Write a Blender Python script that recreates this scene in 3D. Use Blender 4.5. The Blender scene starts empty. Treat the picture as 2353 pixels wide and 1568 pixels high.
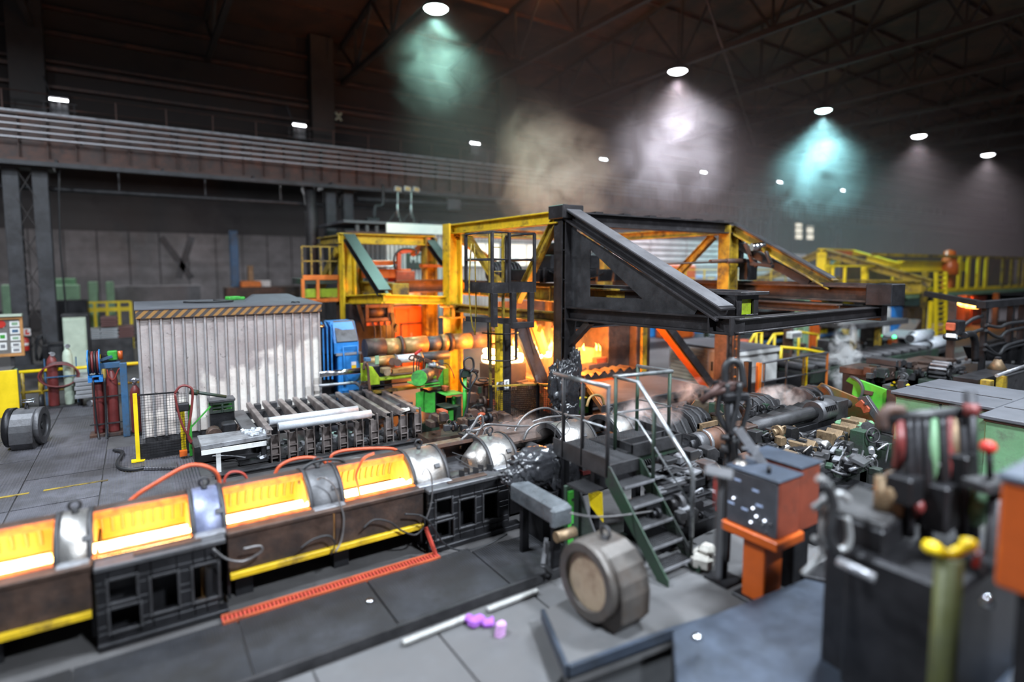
import bpy, bmesh, math, random
from mathutils import Vector, Matrix, noise as mnoise
random.seed(7)
V = Vector
C = bpy.context.scene.collection
# ------------------------------------------------------------------ camera, world, exposure
FP, CX, PY, HC = 1320.0, 1176.5, 724.0, 4.0
TH = math.atan(109 / 1320.0)
AX = math.atan2(2023, 1325)
sA, cA = math.sin(AX), math.cos(AX)
sc = bpy.context.scene
cam = bpy.data.cameras.new('camera')
cam.sensor_width = 100.0
cam.lens = 100.0 * FP / 2353.0
cam.shift_y = -60.0 / 2353.0
cam.clip_start, cam.clip_end = 0.1, 400
cam.dof.use_dof = True
cam.dof.focus_distance = 11.0
cam.dof.aperture_fstop = 0.55
co = bpy.data.objects.new('camera', cam)
C.objects.link(co)
fw = V((cA * math.cos(TH), sA * math.cos(TH), -math.sin(TH)))
co.location = (0, 0, HC)
co.rotation_euler = fw.to_track_quat('-Z', 'Y').to_euler()
sc.camera = co
sc.view_settings.view_transform = 'Standard'
sc.view_settings.look = 'None'
sc.view_settings.gamma = 1
sc.view_settings.use_curve_mapping = False
sc.view_settings.exposure = 0.0
sc.cycles.use_denoising = True
sc.cycles.max_bounces = 6
sc.cycles.diffuse_bounces = 2
sc.cycles.glossy_bounces = 3
sc.cycles.transmission_bounces = 4
sc.cycles.volume_bounces = 1
sc.cycles.sample_clamp_indirect = 3.0
sc.cycles.volume_step_rate = 2.0
sc.cycles.volume_max_steps = 32
sc.cycles.caustics_reflective = False
sc.cycles.caustics_refractive = False
W = bpy.data.worlds.new('world')
sc.world = W
W.use_nodes = True
W.node_tree.nodes['Background'].inputs[0].default_value = (0.66, 0.70, 0.82, 1)
W.node_tree.nodes['Background'].inputs[1].default_value = 0.17

def area(name, loc, size, power, col, tgt=None, shape='DISK', spread=180, sy=None):
    l = bpy.data.lights.new(name, 'AREA')
    l.shape, l.size, l.energy, l.color = shape, size, power, col
    if sy: l.size_y = sy
    l.spread = math.radians(spread)
    o = bpy.data.objects.new(name, l)
    C.objects.link(o)
    o.location = loc
    d = (V(tgt) - V(loc)) if tgt else V((0, 0, -1))
    o.rotation_euler = d.to_track_quat('-Z', 'Y').to_euler()
    return o
def point(name, loc, power, col, r=0.2):
    l = bpy.data.lights.new(name, 'POINT')
    l.energy, l.color, l.shadow_soft_size = power, col, r
    o = bpy.data.objects.new(name, l)
    C.objects.link(o); o.location = loc
    return o
def spot(name, loc, power, col, deg=110, blend=1.0, r=0.3, tgt=None):
    l = bpy.data.lights.new(name, 'SPOT')
    l.energy, l.color, l.spot_size, l.spot_blend, l.shadow_soft_size = power, col, math.radians(deg), blend, r
    o = bpy.data.objects.new(name, l)
    C.objects.link(o); o.location = loc
    d = (V(tgt) - V(loc)) if tgt else V((0, 0, -1))
    o.rotation_euler = d.to_track_quat('-Z', 'Y').to_euler()
    return o
# unseen near-bay lamps without fixtures; the strongest is fill added behind the camera
COOL = (0.80, 0.90, 1.0)
for hx, hy, pw in ((-3.2, 8, 3200), (10.2, 4, 3200), (23.7, 4, 3000), (5, -6, 7500), (-8, 16, 2200)):
    area('hall_lamp_fill', (hx, hy, 13.5), 1.6, pw, COOL)

# ------------------------------------------------------------------ pixel -> world
def ray(px, py):
    r = (px - CX) / FP; u = -(py - PY) / FP
    d = math.cos(TH) + u * math.sin(TH); z = -math.sin(TH) + u * math.cos(TH)
    return V((sA * r + cA * d, -cA * r + sA * d, z))
def GZ(px, py, z=0.0):
    a = ray(px, py); t = (z - HC) / a.z
    return V((a.x * t, a.y * t, z))
def GY(px, py, Y):
    a = ray(px, py); t = Y / a.y
    return V((a.x * t, Y, HC + a.z * t))
def GX(px, py, X):
    a = ray(px, py); t = X / a.x
    return V((X, a.y * t, HC + a.z * t))
def dep(p):
    return (cA * p[0] + sA * p[1]) * math.cos(TH) - (p[2] - HC) * math.sin(TH)
def mpp(p):
    return dep(p) / FP

# ------------------------------------------------------------------ mesh builder
class MB:
    def __init__(s): s.v = []; s.f = []; s.s = []
    def add(s, vs, fs, smooth=False):
        n = len(s.v); s.v += [tuple(a) for a in vs]
        for f in fs: s.f.append([n + i for i in f]); s.s.append(smooth)
        return s
    def hexa(s, p):
        return s.add(p, [(0, 3, 2, 1), (4, 5, 6, 7), (0, 1, 5, 4), (1, 2, 6, 5), (2, 3, 7, 6), (3, 0, 4, 7)])
    def box(s, x0, x1, y0, y1, z0, z1):
        if x1 < x0: x0, x1 = x1, x0
        if y1 < y0: y0, y1 = y1, y0
        if z1 < z0: z0, z1 = z1, z0
        return s.hexa([(x0, y0, z0), (x1, y0, z0), (x1, y1, z0), (x0, y1, z0), (x0, y0, z1), (x1, y0, z1), (x1, y1, z1), (x0, y1, z1)])
    def ob(s, c, h, rz=0, ry=0, rx=0):
        m = Matrix.Rotation(rz, 3, 'Z') @ Matrix.Rotation(ry, 3, 'Y') @ Matrix.Rotation(rx, 3, 'X')
        return s.hexa([V(c) + m @ V((h[0] * a, h[1] * b, h[2] * e)) for e in (-1, 1) for a, b in ((-1, -1), (1, -1), (1, 1), (-1, 1))])
    def _fr(s, d, up=(0, 0, 1)):
        d = V(d).normalized(); up = V(up)
        if abs(d.dot(up)) > .98: up = V((0, 1, 0))
        a = d.cross(up).normalized(); b = a.cross(d).normalized()
        return a, b
    def bar(s, p, q, w, h=None, up=(0, 0, 1)):
        h = h or w; p, q = V(p), V(q); a, b = s._fr(q - p, up)
        k = [(-a * w / 2 - b * h / 2), (a * w / 2 - b * h / 2), (a * w / 2 + b * h / 2), (-a * w / 2 + b * h / 2)]
        return s.hexa([p + i for i in k] + [q + i for i in k])
    def ibm(s, p, q, w, h, t=.03, up=(0, 0, 1)):
        p, q = V(p), V(q); a, b = s._fr(q - p, up)
        s.bar(p + b * (h / 2 - t / 2), q + b * (h / 2 - t / 2), w, t, up)
        s.bar(p - b * (h / 2 - t / 2), q - b * (h / 2 - t / 2), w, t, up)
        return s.bar(p, q, t, h - 2 * t, up)
    def cyl(s, p, q, r, n=12, r2=None, cap=True):
        p, q = V(p), V(q); r2 = r if r2 is None else r2; a, b = s._fr(q - p)
        R = [(a * math.cos(2 * math.pi * i / n) + b * math.sin(2 * math.pi * i / n)) for i in range(n)]
        m = len(s.v)
        s.add([p + k * r for k in R] + [q + k * r2 for k in R], [(i, (i + 1) % n, n + (i + 1) % n, n + i) for i in range(n)], n > 6)
        if cap:
            s.f.append([m + i for i in range(n)][::-1]); s.s.append(False)
            s.f.append([m + n + i for i in range(n)]); s.s.append(False)
        return s
    def tube(s, pts, r, n=8, closed=False, sm=0):
        P = [V(p) for p in pts]
        if sm: P = catmull(P, sm, closed)
        k = len(P); m = len(s.v); prev = None
        for i, p in enumerate(P):
            if closed: t = P[(i + 1) % k] - P[i - 1]
            else: t = P[min(i + 1, k - 1)] - P[max(i - 1, 0)]
            t.normalize()
            if prev is None: a, b = s._fr(t)
            else:
                a = (prev - t * prev.dot(t))
                if a.length < 1e-5: a, b = s._fr(t)
                a.normalize(); b = a.cross(t)
            prev = a
            for j in range(n):
                w = 2 * math.pi * j / n; s.v.append(tuple(p + (a * math.cos(w) + b * math.sin(w)) * r))
        for i in range(k if closed else k - 1):
            i2 = (i + 1) % k
            for j in range(n):
                j2 = (j + 1) % n; s.f.append([m + i * n + j2, m + i * n + j, m + i2 * n + j, m + i2 * n + j2]); s.s.append(True)
        if not closed:
            s.f.append([m + j for j in range(n)]); s.s.append(False)
            s.f.append([m + (k - 1) * n + j for j in range(n)][::-1]); s.s.append(False)
        return s
    def arc(s, p, q, ro, ri, a0, a1, n=16, ez=1.0):
        # shell segment about the axis p->q; angle 0 = side of a, 90 = up
        p, q = V(p), V(q); a, b = s._fr(q - p); m = len(s.v)
        for i in range(n + 1):
            w = math.radians(a0 + (a1 - a0) * i / n); k = a * math.cos(w) + b * math.sin(w) * ez
            s.v += [tuple(p + k * ri), tuple(p + k * ro), tuple(q + k * ro), tuple(q + k * ri)]
        full = abs(abs(a1 - a0) - 360) < .1
        for i in range(n):
            o, e = m + i * 4, m + i * 4 + 4
            for j in range(4):
                j2 = (j + 1) % 4
                s.f.append([o + j, o + j2, e + j2, e + j]); s.s.append(j in (1, 3))
        if not full:
            s.f.append([m, m + 3, m + 2, m + 1]); s.s.append(False)
            e = m + n * 4; s.f.append([e, e + 1, e + 2, e + 3]); s.s.append(False)
        return s
    def prism(s, pts, d):
        P = [V(p) for p in pts]; d = V(d); n = len(P)
        return s.add(P + [p + d for p in P], [list(range(n))[::-1], list(range(n, 2 * n))] + [(i, (i + 1) % n, n + (i + 1) % n, n + i) for i in range(n)])
    def lathe(s, c, prof, n=16, ax=(0, 0, 1)):
        c = V(c); ax = V(ax).normalized(); a, b = s._fr(ax); m = len(s.v); k = len(prof)
        for r, h in prof:
            for j in range(n):
                w = 2 * math.pi * j / n; s.v.append(tuple(c + ax * h + (a * math.cos(w) + b * math.sin(w)) * max(r, 1e-4)))
        for i in range(k - 1):
            for j in range(n):
                j2 = (j + 1) % n; s.f.append([m + i * n + j, m + i * n + j2, m + (i + 1) * n + j2, m + (i + 1) * n + j]); s.s.append(True)
        s.f.append([m + j for j in range(n)][::-1]); s.s.append(False)
        s.f.append([m + (k - 1) * n + j for j in range(n)]); s.s.append(False)
        return s
    def holes(s, x0, x1, z0, z1, y0, y1, hs):
        # plate in the XZ plane with rectangular openings
        xs = sorted({x0, x1, *[h[0] for h in hs], *[h[1] for h in hs]}); zs = sorted({z0, z1, *[h[2] for h in hs], *[h[3] for h in hs]})
        for i in range(len(xs) - 1):
            for j in range(len(zs) - 1):
                cx, cz = (xs[i] + xs[i + 1]) / 2, (zs[j] + zs[j + 1]) / 2
                if not any(h[0] < cx < h[1] and h[2] < cz < h[3] for h in hs): s.box(xs[i], xs[i + 1], y0, y1, zs[j], zs[j + 1])
        return s
    def mesh(s, name, org):
        me = bpy.data.meshes.new(name); o = V(org)
        me.from_pydata([tuple(V(v) - o) for v in s.v], [], s.f)
        me.polygons.foreach_set('use_smooth', s.s)
        bm = bmesh.new(); bm.from_mesh(me); bmesh.ops.recalc_face_normals(bm, faces=bm.faces); bm.to_mesh(me); bm.free()
        me.update(); return me
def catmull(P, k, closed=False):
    n = len(P); out = []
    for i in range(n if closed else n - 1):
        if closed: a, b, c, d = P[i - 1], P[i], P[(i + 1) % n], P[(i + 2) % n]
        else: a, b, c, d = P[max(i - 1, 0)], P[i], P[i + 1], P[min(i + 2, n - 1)]
        for j in range(k):
            t = j / k
            out.append(.5 * ((2 * b) + (c - a) * t + (2 * a - 5 * b + 4 * c - d) * t * t + (3 * b - a - 3 * c + d) * t ** 3))
    if not closed: out.append(P[-1])
    return out

def T(name, label, cat, loc, group=None):
    o = bpy.data.objects.new(name, None); C.objects.link(o)
    o.empty_display_size = .2; o.location = loc; o['label'] = label; o['category'] = cat
    if group: o['group'] = group
    return o
WORLD = {}
def wl(o):
    p = V(o.location)
    while o.parent: o = o.parent; p += V(o.location)
    return p
def clusters(mb):
    # separate pieces of a part (each leg, each bar) become objects of their own
    n = len(mb.v); u = list(range(n))
    def fd(a):
        while u[a] != a: u[a] = u[u[a]]; a = u[a]
        return a
    for f in mb.f:
        r = fd(f[0])
        for i in f[1:]: u[fd(i)] = r
    g = {}
    for i in range(n): g.setdefault(fd(i), []).append(i)
    B = [[[min(mb.v[i][k] for i in q) - .004 for k in range(3)], [max(mb.v[i][k] for i in q) + .004 for k in range(3)], q] for q in g.values()]
    if len(B) > 60: return None
    ch = True
    while ch:
        ch = False
        for i in range(len(B)):
            for j in range(len(B) - 1, i, -1):
                a, b = B[i], B[j]
                if all(a[0][k] <= b[1][k] and b[0][k] <= a[1][k] for k in range(3)):
                    a[0] = [min(a[0][k], b[0][k]) for k in range(3)]; a[1] = [max(a[1][k], b[1][k]) for k in range(3)]; a[2] = a[2] + b[2]; B.pop(j); ch = True
    if len(B) < 2: return None
    out = []
    for b in B:
        idx = {v: k for k, v in enumerate(sorted(b[2]))}; m = MB(); m.v = [mb.v[i] for i in sorted(b[2])]
        for f, s_ in zip(mb.f, mb.s):
            if f[0] in idx: m.f.append([idx[i] for i in f]); m.s.append(s_)
        out.append(m)
    return out
def P(par, name, mat, mb, bev=0, kind=None, label=None):
    org = wl(par)
    if kind != 'stuff':
        cl = clusters(mb)
        if cl: return [P(par, name, mat, m, bev, kind, label) for m in cl][0]
    o = bpy.data.objects.new(name, mb.mesh(name, org)); C.objects.link(o); o.parent = par
    o.data.materials.append(mat)
    if bev: bevel(o, bev)
    if kind: o['kind'] = kind
    if label: o['label'] = label
    return o
def bevel(o, w):
    m = o.modifiers.new('bevel', 'BEVEL'); m.width = w; m.segments = 1; m.limit_method = 'ANGLE'; m.angle_limit = .7
def S(name, label, cat, mat, mb, group=None, bev=0, kind=None):
    lo = [min(v[i] for v in mb.v) for i in range(3)]; hi = [max(v[i] for v in mb.v) for i in range(3)]
    org = ((lo[0] + hi[0]) / 2, (lo[1] + hi[1]) / 2, lo[2])
    o = bpy.data.objects.new(name, mb.mesh(name, org)); C.objects.link(o); o.location = org
    o.data.materials.append(mat)
    if label: o['label'] = label
    if cat: o['category'] = cat
    if group: o['group'] = group
    if kind: o['kind'] = kind
    if bev: bevel(o, bev)
    return o
def ST(name, mat, mb, label=None):
    return S(name, label, None, mat, mb, kind='structure')
KIDS = {}
def dup(root, loc, label, rz=None):
    def kids(o): return [c for c in bpy.data.objects if c.parent == o]
    r = root.copy(); C.objects.link(r); r.location = loc; r['label'] = label
    if rz is not None: r.rotation_euler = (0, 0, rz)
    for ch in kids(root):
        c = ch.copy(); C.objects.link(c); c.parent = r
        for g in kids(ch):
            d = g.copy(); C.objects.link(d); d.parent = c
    return r
def share(par, src, name, loc, rz=0):
    # a further piece that shares the mesh of src, placed at a world offset from the parent's origin
    o = bpy.data.objects.new(name, src.data); C.objects.link(o); o.parent = par
    o.location = V(loc) - wl(par); o.rotation_euler = (0, 0, rz)
    for m in src.modifiers:
        if m.type == 'BEVEL': bevel(o, m.width)
    return o

# ------------------------------------------------------------------ materials
def M(name, col, rough=.5, metal=0., var=.35, scale=3., dirt=None, damt=.45, dscale=1.5, bump=.15, spec=.5, sharp=.1, dirt2=None):
    m = bpy.data.materials.new(name); m.use_nodes = True
    nt = m.node_tree; b = nt.nodes['Principled BSDF']
    tc = nt.nodes.new('ShaderNodeTexCoord')
    n1 = nt.nodes.new('ShaderNodeTexNoise'); n1.inputs['Scale'].default_value = scale; n1.inputs['Detail'].default_value = 6; n1.inputs['Roughness'].default_value = .65
    nt.links.new(tc.outputs['Object'], n1.inputs['Vector'])
    r1 = nt.nodes.new('ShaderNodeValToRGB')
    r1.color_ramp.elements[0].position = .3; r1.color_ramp.elements[1].position = .7
    r1.color_ramp.elements[0].color = (*[c * (1 - var) for c in col], 1)
    r1.color_ramp.elements[1].color = (*[min(1, c * (1 + var * .6)) for c in col], 1)
    nt.links.new(n1.outputs['Fac'], r1.inputs['Fac']); out = r1.outputs['Color']
    for dirt, damt, dscale, sharp in ([(dirt, damt, dscale, sharp)] if dirt else []) + ([dirt2] if dirt2 else []):
        n2 = nt.nodes.new('ShaderNodeTexNoise'); n2.inputs['Scale'].default_value = dscale; n2.inputs['Detail'].default_value = 8; n2.inputs['Roughness'].default_value = .75
        nt.links.new(tc.outputs['Object'], n2.inputs['Vector'])
        r2 = nt.nodes.new('ShaderNodeValToRGB'); p = 1 - damt
        r2.color_ramp.elements[0].position = max(0, p - sharp); r2.color_ramp.elements[1].position = min(1, p + sharp)
        nt.links.new(n2.outputs['Fac'], r2.inputs['Fac'])
        mx = nt.nodes.new('ShaderNodeMix'); mx.data_type = 'RGBA'
        nt.links.new(r2.outputs['Color'], mx.inputs['Factor']); nt.links.new(out, mx.inputs['A']); mx.inputs['B'].default_value = (*dirt, 1); out = mx.outputs['Result']
    nt.links.new(out, b.inputs['Base Color'])
    b.inputs['Metallic'].default_value = metal; b.inputs['Specular IOR Level'].default_value = spec
    mr = nt.nodes.new('ShaderNodeMapRange'); mr.inputs['To Min'].default_value = max(.02, rough - .13); mr.inputs['To Max'].default_value = min(1, rough + .18)
    nt.links.new(n1.outputs['Fac'], mr.inputs['Value']); nt.links.new(mr.outputs['Result'], b.inputs['Roughness'])
    if bump:
        n3 = nt.nodes.new('ShaderNodeTexNoise'); n3.inputs['Scale'].default_value = scale * 9; n3.inputs['Detail'].default_value = 3
        nt.links.new(tc.outputs['Object'], n3.inputs['Vector'])
        bp = nt.nodes.new('ShaderNodeBump'); bp.inputs['Strength'].default_value = bump; bp.inputs['Distance'].default_value = .02
        nt.links.new(n3.outputs['Fac'], bp.inputs['Height']); nt.links.new(bp.outputs['Normal'], b.inputs['Normal'])
    return m
def GL(name, col, st, col2=None, scale=5, st2=None, stretch=(1, 1, 1)):
    # hot steel, flames and lamps: emission that varies with a noise, like scale on a billet
    m = bpy.data.materials.new(name); m.use_nodes = True; nt = m.node_tree
    b = nt.nodes['Principled BSDF']; b.inputs['Base Color'].default_value = (.2, .08, .03, 1); b.inputs['Roughness'].default_value = .7
    b.inputs['Emission Color'].default_value = (*col, 1); b.inputs['Emission Strength'].default_value = st
    if col2:
        tc = nt.nodes.new('ShaderNodeTexCoord'); mp = nt.nodes.new('ShaderNodeMapping'); mp.inputs['Scale'].default_value = stretch
        n = nt.nodes.new('ShaderNodeTexNoise'); n.inputs['Scale'].default_value = scale; n.inputs['Detail'].default_value = 4
        nt.links.new(tc.outputs['Object'], mp.inputs['Vector']); nt.links.new(mp.outputs['Vector'], n.inputs['Vector'])
        r = nt.nodes.new('ShaderNodeValToRGB'); r.color_ramp.elements[0].position = .36; r.color_ramp.elements[1].position = .64
        k = (st2 if st2 else st) / st
        r.color_ramp.elements[0].color = (*col, 1); r.color_ramp.elements[1].color = (*[c * k for c in col2], 1)
        nt.links.new(n.outputs['Fac'], r.inputs['Fac']); nt.links.new(r.outputs['Color'], b.inputs['Emission Color'])
    return m
BLK = (.012, .011, .012)
m_black = M('black_steel', (.030, .029, .032), .42, .6, .5, 3)
m_dark = M('dark_steel', (.055, .053, .056), .5, .5, .5, 3)
m_grey = M('grey_steel', (.13, .128, .135), .48, .5, .4, 3, dirt=(.04, .035, .035), damt=.45)
m_lite = M('light_steel', (.36, .36, .38), .4, .55, .35, 4, dirt=(.10, .09, .09), damt=.4)
m_upr = M('lit_brown_steel', (.27, .225, .21), .45, .4, .35, 4, dirt=(.09, .07, .065), damt=.45)
m_silver = M('polished_shell', (.42, .40, .385), .34, .85, .3, 6, dirt=(.16, .12, .09), damt=.42, bump=.25)
m_chrome = M('chrome', (.7, .72, .76), .15, 1, .15, 5, bump=0)
m_rust = M('rusty_steel', (.16, .075, .045), .6, .35, .5, 3, dirt=(.05, .04, .04), damt=.5)
m_brown = M('brown_scaled_steel', (.10, .060, .045), .55, .45, .5, 4, dirt=(.035, .03, .03), damt=.45)
m_bronze = M('bronze_block', (.28, .19, .11), .5, .5, .4, 5, dirt=(.08, .06, .045), damt=.42)
m_yel = M('yellow_paint', (.72, .47, .015), .42, 0, .3, 1.5, dirt=(.16, .10, .02), damt=.40, dscale=2.5)
m_yeld = M('soiled_yellow_paint', (.50, .33, .02), .5, .05, .4, 2, dirt=(.07, .05, .025), damt=.5, dscale=2)
m_yelb = M('clean_yellow_paint', (.85, .60, .01), .4, 0, .2, 2, dirt=(.35, .22, .03), damt=.3, dscale=4)
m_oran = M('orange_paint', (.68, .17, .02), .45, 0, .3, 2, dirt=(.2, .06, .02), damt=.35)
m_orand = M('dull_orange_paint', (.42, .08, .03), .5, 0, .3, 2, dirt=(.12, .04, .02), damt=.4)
m_red = M('red_paint', (.52, .03, .02), .4, 0, .3, 3)
m_maroon = M('maroon_paint', (.17, .03, .028), .4, 0, .3, 3, dirt=(.08, .03, .03), damt=.35)
m_blue = M('blue_paint', (.03, .23, .62), .4, 0, .3, 2, dirt=(.02, .06, .14), damt=.35)
m_blued = M('soiled_blue_paint', (.05, .15, .30), .5, 0, .4, 3, dirt=(.05, .06, .07), damt=.45)
m_green = M('green_paint', (.06, .42, .05), .42, 0, .35, 2, dirt=(.03, .07, .03), damt=.42)
m_greend = M('dark_green_paint', (.028, .065, .036), .5, .1, .4, 3, dirt=(.03, .03, .03), damt=.5)
m_lime = M('lime_paint', (.33, .48, .02), .45, 0, .35, 2, dirt=(.16, .12, .02), damt=.42)
m_sage = M('sage_paint', (.22, .36, .22), .5, 0, .25, 2, dirt=(.12, .15, .10), damt=.35)
m_cab = M('cabinet_green', (.16, .33, .17), .5, 0, .3, 1.5, dirt=(.10, .13, .09), damt=.42)
m_pale = M('pale_green_paint', (.46, .53, .42), .5, 0, .2, 2, dirt=(.25, .28, .22), damt=.35)
m_white = M('white_paint', (.72, .71, .69), .5, 0, .12, 2, dirt=(.35, .32, .3), damt=.35)
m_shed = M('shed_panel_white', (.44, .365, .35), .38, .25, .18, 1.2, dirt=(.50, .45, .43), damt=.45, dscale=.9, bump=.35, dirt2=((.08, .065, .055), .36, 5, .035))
m_rib = M('shed_rib_grey', (.38, .37, .38), .4, .3, .25, 3, dirt=(.22, .17, .15), damt=.4)
m_roofg = M('roof_sheet_grey', (.095, .098, .112), .55, .1, .35, .8, dirt=(.08, .08, .09), damt=.45)
m_rub = M('black_rubber', (.018, .018, .020), .45, 0, .4, 5, bump=.08)
m_hosered = M('red_hose', (.42, .055, .035), .45, 0, .35, 6)
m_hosegr = M('grey_hose', (.20, .19, .19), .32, .55, .35, 6)
m_film = M('black_film', (.030, .030, .034), .24, .0, .4, 1.6, bump=.3, spec=.9)
m_conc = M('concrete', (.095, .093, .096), .75, 0, .35, 1.2, dirt=(.09, .085, .085), damt=.5, dscale=.8, bump=.3)
m_cloth = M('pale_cloth', (.62, .58, .52), .8, 0, .3, 9, bump=.4)
m_orange_r = M('orange_enamel', (.58, .105, .014), .35, 0, .2, 2, dirt=(.4, .08, .02), damt=.3)
m_purple = M('purple_cloth', (.32, .10, .48), .8, 0, .3, 9)
m_lav = M('lavender_cloth', (.60, .32, .62), .8, 0, .3, 9)
m_paper = M('paper', (.78, .78, .76), .7, 0, .08, 6, bump=0)
m_cork = M('board_backing', (.16, .15, .14), .8, 0, .3, 8)
m_wood = M('wood_frame', (.50, .24, .08), .5, 0, .3, 5)
m_cond = M('conductor_bar', (.30, .29, .30), .38, .8, .3, 1)
m_pipew = M('pale_pipe', (.58, .60, .64), .42, .2, .25, 5, dirt=(.38, .40, .42), damt=.4)
m_hot = GL('white_hot_steel', (1, .50, .12), 17, (1, .70, .30), 6, 28)
m_lining = GL('glowing_lining', (1, .30, .010), 1.05, (1, .40, .022), 2, 1.7, (1, 1, 1))
m_liningd = GL('glowing_lining_rib', (1, .17, .004), .38, (1, .24, .008), 2, .6, (1, 1, 1))
m_warm = GL('glow_lit_edge', (1, .10, .008), .8, (1, .20, .01), 9, 2.0)  # furnace light on the coil edges, put in as red emission
m_flame = GL('flame', (1, .36, .03), 6, (1, .55, .12), 4, 12)
m_ember = GL('warm_orange_steel', (1, .17, .01), .55, (1, .26, .02), 5, 1.3)
# ================================================================== the hall
m_floor = M('floor_concrete', (.085, .080, .080), .62, .0, .4, .7, dirt=(.05, .046, .046), damt=.5, dscale=.5, bump=.25)
m_plate = M('floor_plate_steel', (.15, .145, .165), .5, .45, .3, .9, dirt=(.07, .065, .068), damt=.48, dscale=.7)
def ribbed(m, sc_, d=(1, 0, 0), st=.6):
    nt = m.node_tree; b = nt.nodes['Principled BSDF']
    tc = nt.nodes.new('ShaderNodeTexCoord'); w = nt.nodes.new('ShaderNodeTexWave'); w.inputs['Scale'].default_value = sc_
    w.bands_direction = 'X' if d[0] else 'Y'
    nt.links.new(tc.outputs['Object'], w.inputs['Vector'])
    bp = nt.nodes.new('ShaderNodeBump'); bp.inputs['Strength'].default_value = st; bp.inputs['Distance'].default_value = .02
    nt.links.new(w.outputs['Fac'], bp.inputs['Height']); nt.links.new(bp.outputs['Normal'], b.inputs['Normal'])
ribbed(m_plate, 6)
m_grate = M('walkway_grating', (.050, .050, .056), .5, .5, .4, 1.2, dirt=(.035, .033, .033), damt=.5)
ribbed(m_grate, 9)
m_hwall = M('hall_wall', (.085, .078, .078), .8, 0, .35, .3, dirt=(.045, .04, .042), damt=.5, dscale=.15)
m_hwallb = M('hall_wall_brown', (.05, .036, .032), .8, 0, .4, .3, dirt=(.03, .024, .024), damt=.5, dscale=.15)
m_wallg = M('grey_cladding', (.23, .21, .215), .7, 0, .3, .5, dirt=(.13, .12, .12), damt=.5, dscale=.3)
m_roof = M('roof_deck', (.12, .062, .042), .8, 0, .4, .3, dirt=(.04, .03, .026), damt=.5, dscale=.2)
m_girder = M('girder_paint', (.13, .062, .045), .5, .2, .4, 1, dirt=(.06, .04, .036), damt=.5)
m_beam = M('sooty_beam', (.045, .038, .036), .6, .2, .4, 1)
m_colm = M('column_paint', (.075, .075, .082), .5, .2, .35, 1, dirt=(.04, .038, .04), damt=.5)

fl = ST('floor', m_floor, MB().box(-30, 112, -8, 48, -.4, -.03), None)
# steel plates let into the gangway floor, each with its own edge
k = None
xs = (-5.5, -3.9, GZ(10, 1180).x + .05, GZ(232, 1120).x, .9)
ys = (9.0, 10.6, 12.2, 13.8, 15.3, 17.2, 19.1, 21.0)
for i in range(len(xs) - 1):
    for j in range(len(ys) - 1):
        if xs[i] > -.9 and ys[j] > 15: continue
        P(fl, 'floor_plate', m_plate, MB().box(xs[i] + .012, xs[i + 1] - .012, ys[j] + .012, ys[j + 1] - .012, -.03, random.uniform(-.012, .0)))
for x0, x1, y in ((-3.6, -3.0, 12.95), (-2.75, -1.75, 12.98), (-1.55, -.6, 12.98)):
    P(fl, 'painted_line', m_yeld, MB().box(x0, x1, y, y + .07, -.012, .003))
# dark walkway of ribbed plates in front of the heating line
gx = [-5.2, -3.7, -2.2, -.7, .8, 2.3, 3.8, 5.0]
for i in range(len(gx) - 1):
    P(fl, 'walkway_plate', m_grate, MB().box(gx[i] + .01, gx[i + 1] - .01, 5.85, 6.95 if gx[i] < 3 else 6.85, -.03, random.uniform(.0, .01)))
for i in range(-4, 6):
    P(fl, 'floor_slab', m_conc, MB().box(i * 1.3 + .012, i * 1.3 + 1.288, 3.6, 5.6, -.03, random.uniform(.0, .012)))
P(fl, 'floor_slab', m_conc, MB().box(2.0, 6.2, 1.5, 3.58, -.03, 0)); P(fl, 'floor_slab', m_conc, MB().box(6.52, 9.5, 3.7, 6.6, -.03, .005))

ST('wall_back', m_hwall, MB().box(-30, 112, 47, 47.4, 0, 11))
ST('wall_upper', m_hwallb, MB().box(-30, 112, 33.2, 33.5, 10.6, 17.2))
ST('ceiling', m_roof, MB().prism([(-30, -8, 15.6), (-30, 13, 19.0), (-30, 33.4, 16.4), (-30, 33.4, 16.7), (-30, 13, 19.3), (-30, -8, 15.9)], (142, 0, 0)))
ST('ceiling_low', m_hwallb, MB().box(-30, 112, 33.4, 47.4, 10.6, 10.9))
ST('wall_end', m_hwall, MB().box(112, 112.4, -8, 47.4, 0, 19))
# light grey sheeting bays on the far wall
for i, (x0, x1, z0, z1) in enumerate(((-8, -3, 2.2, 6.6), (-2.4, 3.4, 2.0, 5.2), (4.0, 9.5, 2.2, 4.6), (-2.4, 6, 5.6, 6.6), (10, 18, 2.2, 7))):
    for q in range(int((x1 - x0) / 1.4)):
        pass
far = bpy.data.objects['wall_back']
for i in range(34):
    x0 = -9 + i * 1.75
    P(far, 'sheet_panel', m_wallg, MB().box(x0 + .03, x0 + 1.72, 46.9, 47.0, 1.3, 6.4))
up = bpy.data.objects['wall_upper']
for z, w in ((11.9, .12), (12.65, .16), (13.0, .10), (14.2, .16), (15.3, .12)):
    P(up, 'wall_rail', m_girder, MB().box(-30, 112, 32.9, 33.2, z, z + w))
ceil = bpy.data.objects['ceiling']
def rz(y): return 15.6 + (y + 8) * (3.4 / 21) if y < 13 else 19.0 - (y - 13) * (2.6 / 20.4)
for y in (5, 9.5, 14, 18, 22, 26, 30):
    P(ceil, 'purlin', m_girder, MB().ibm((-30, y, rz(y) - .12), (112, y, rz(y) - .12), .12, .22, .02))

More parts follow.
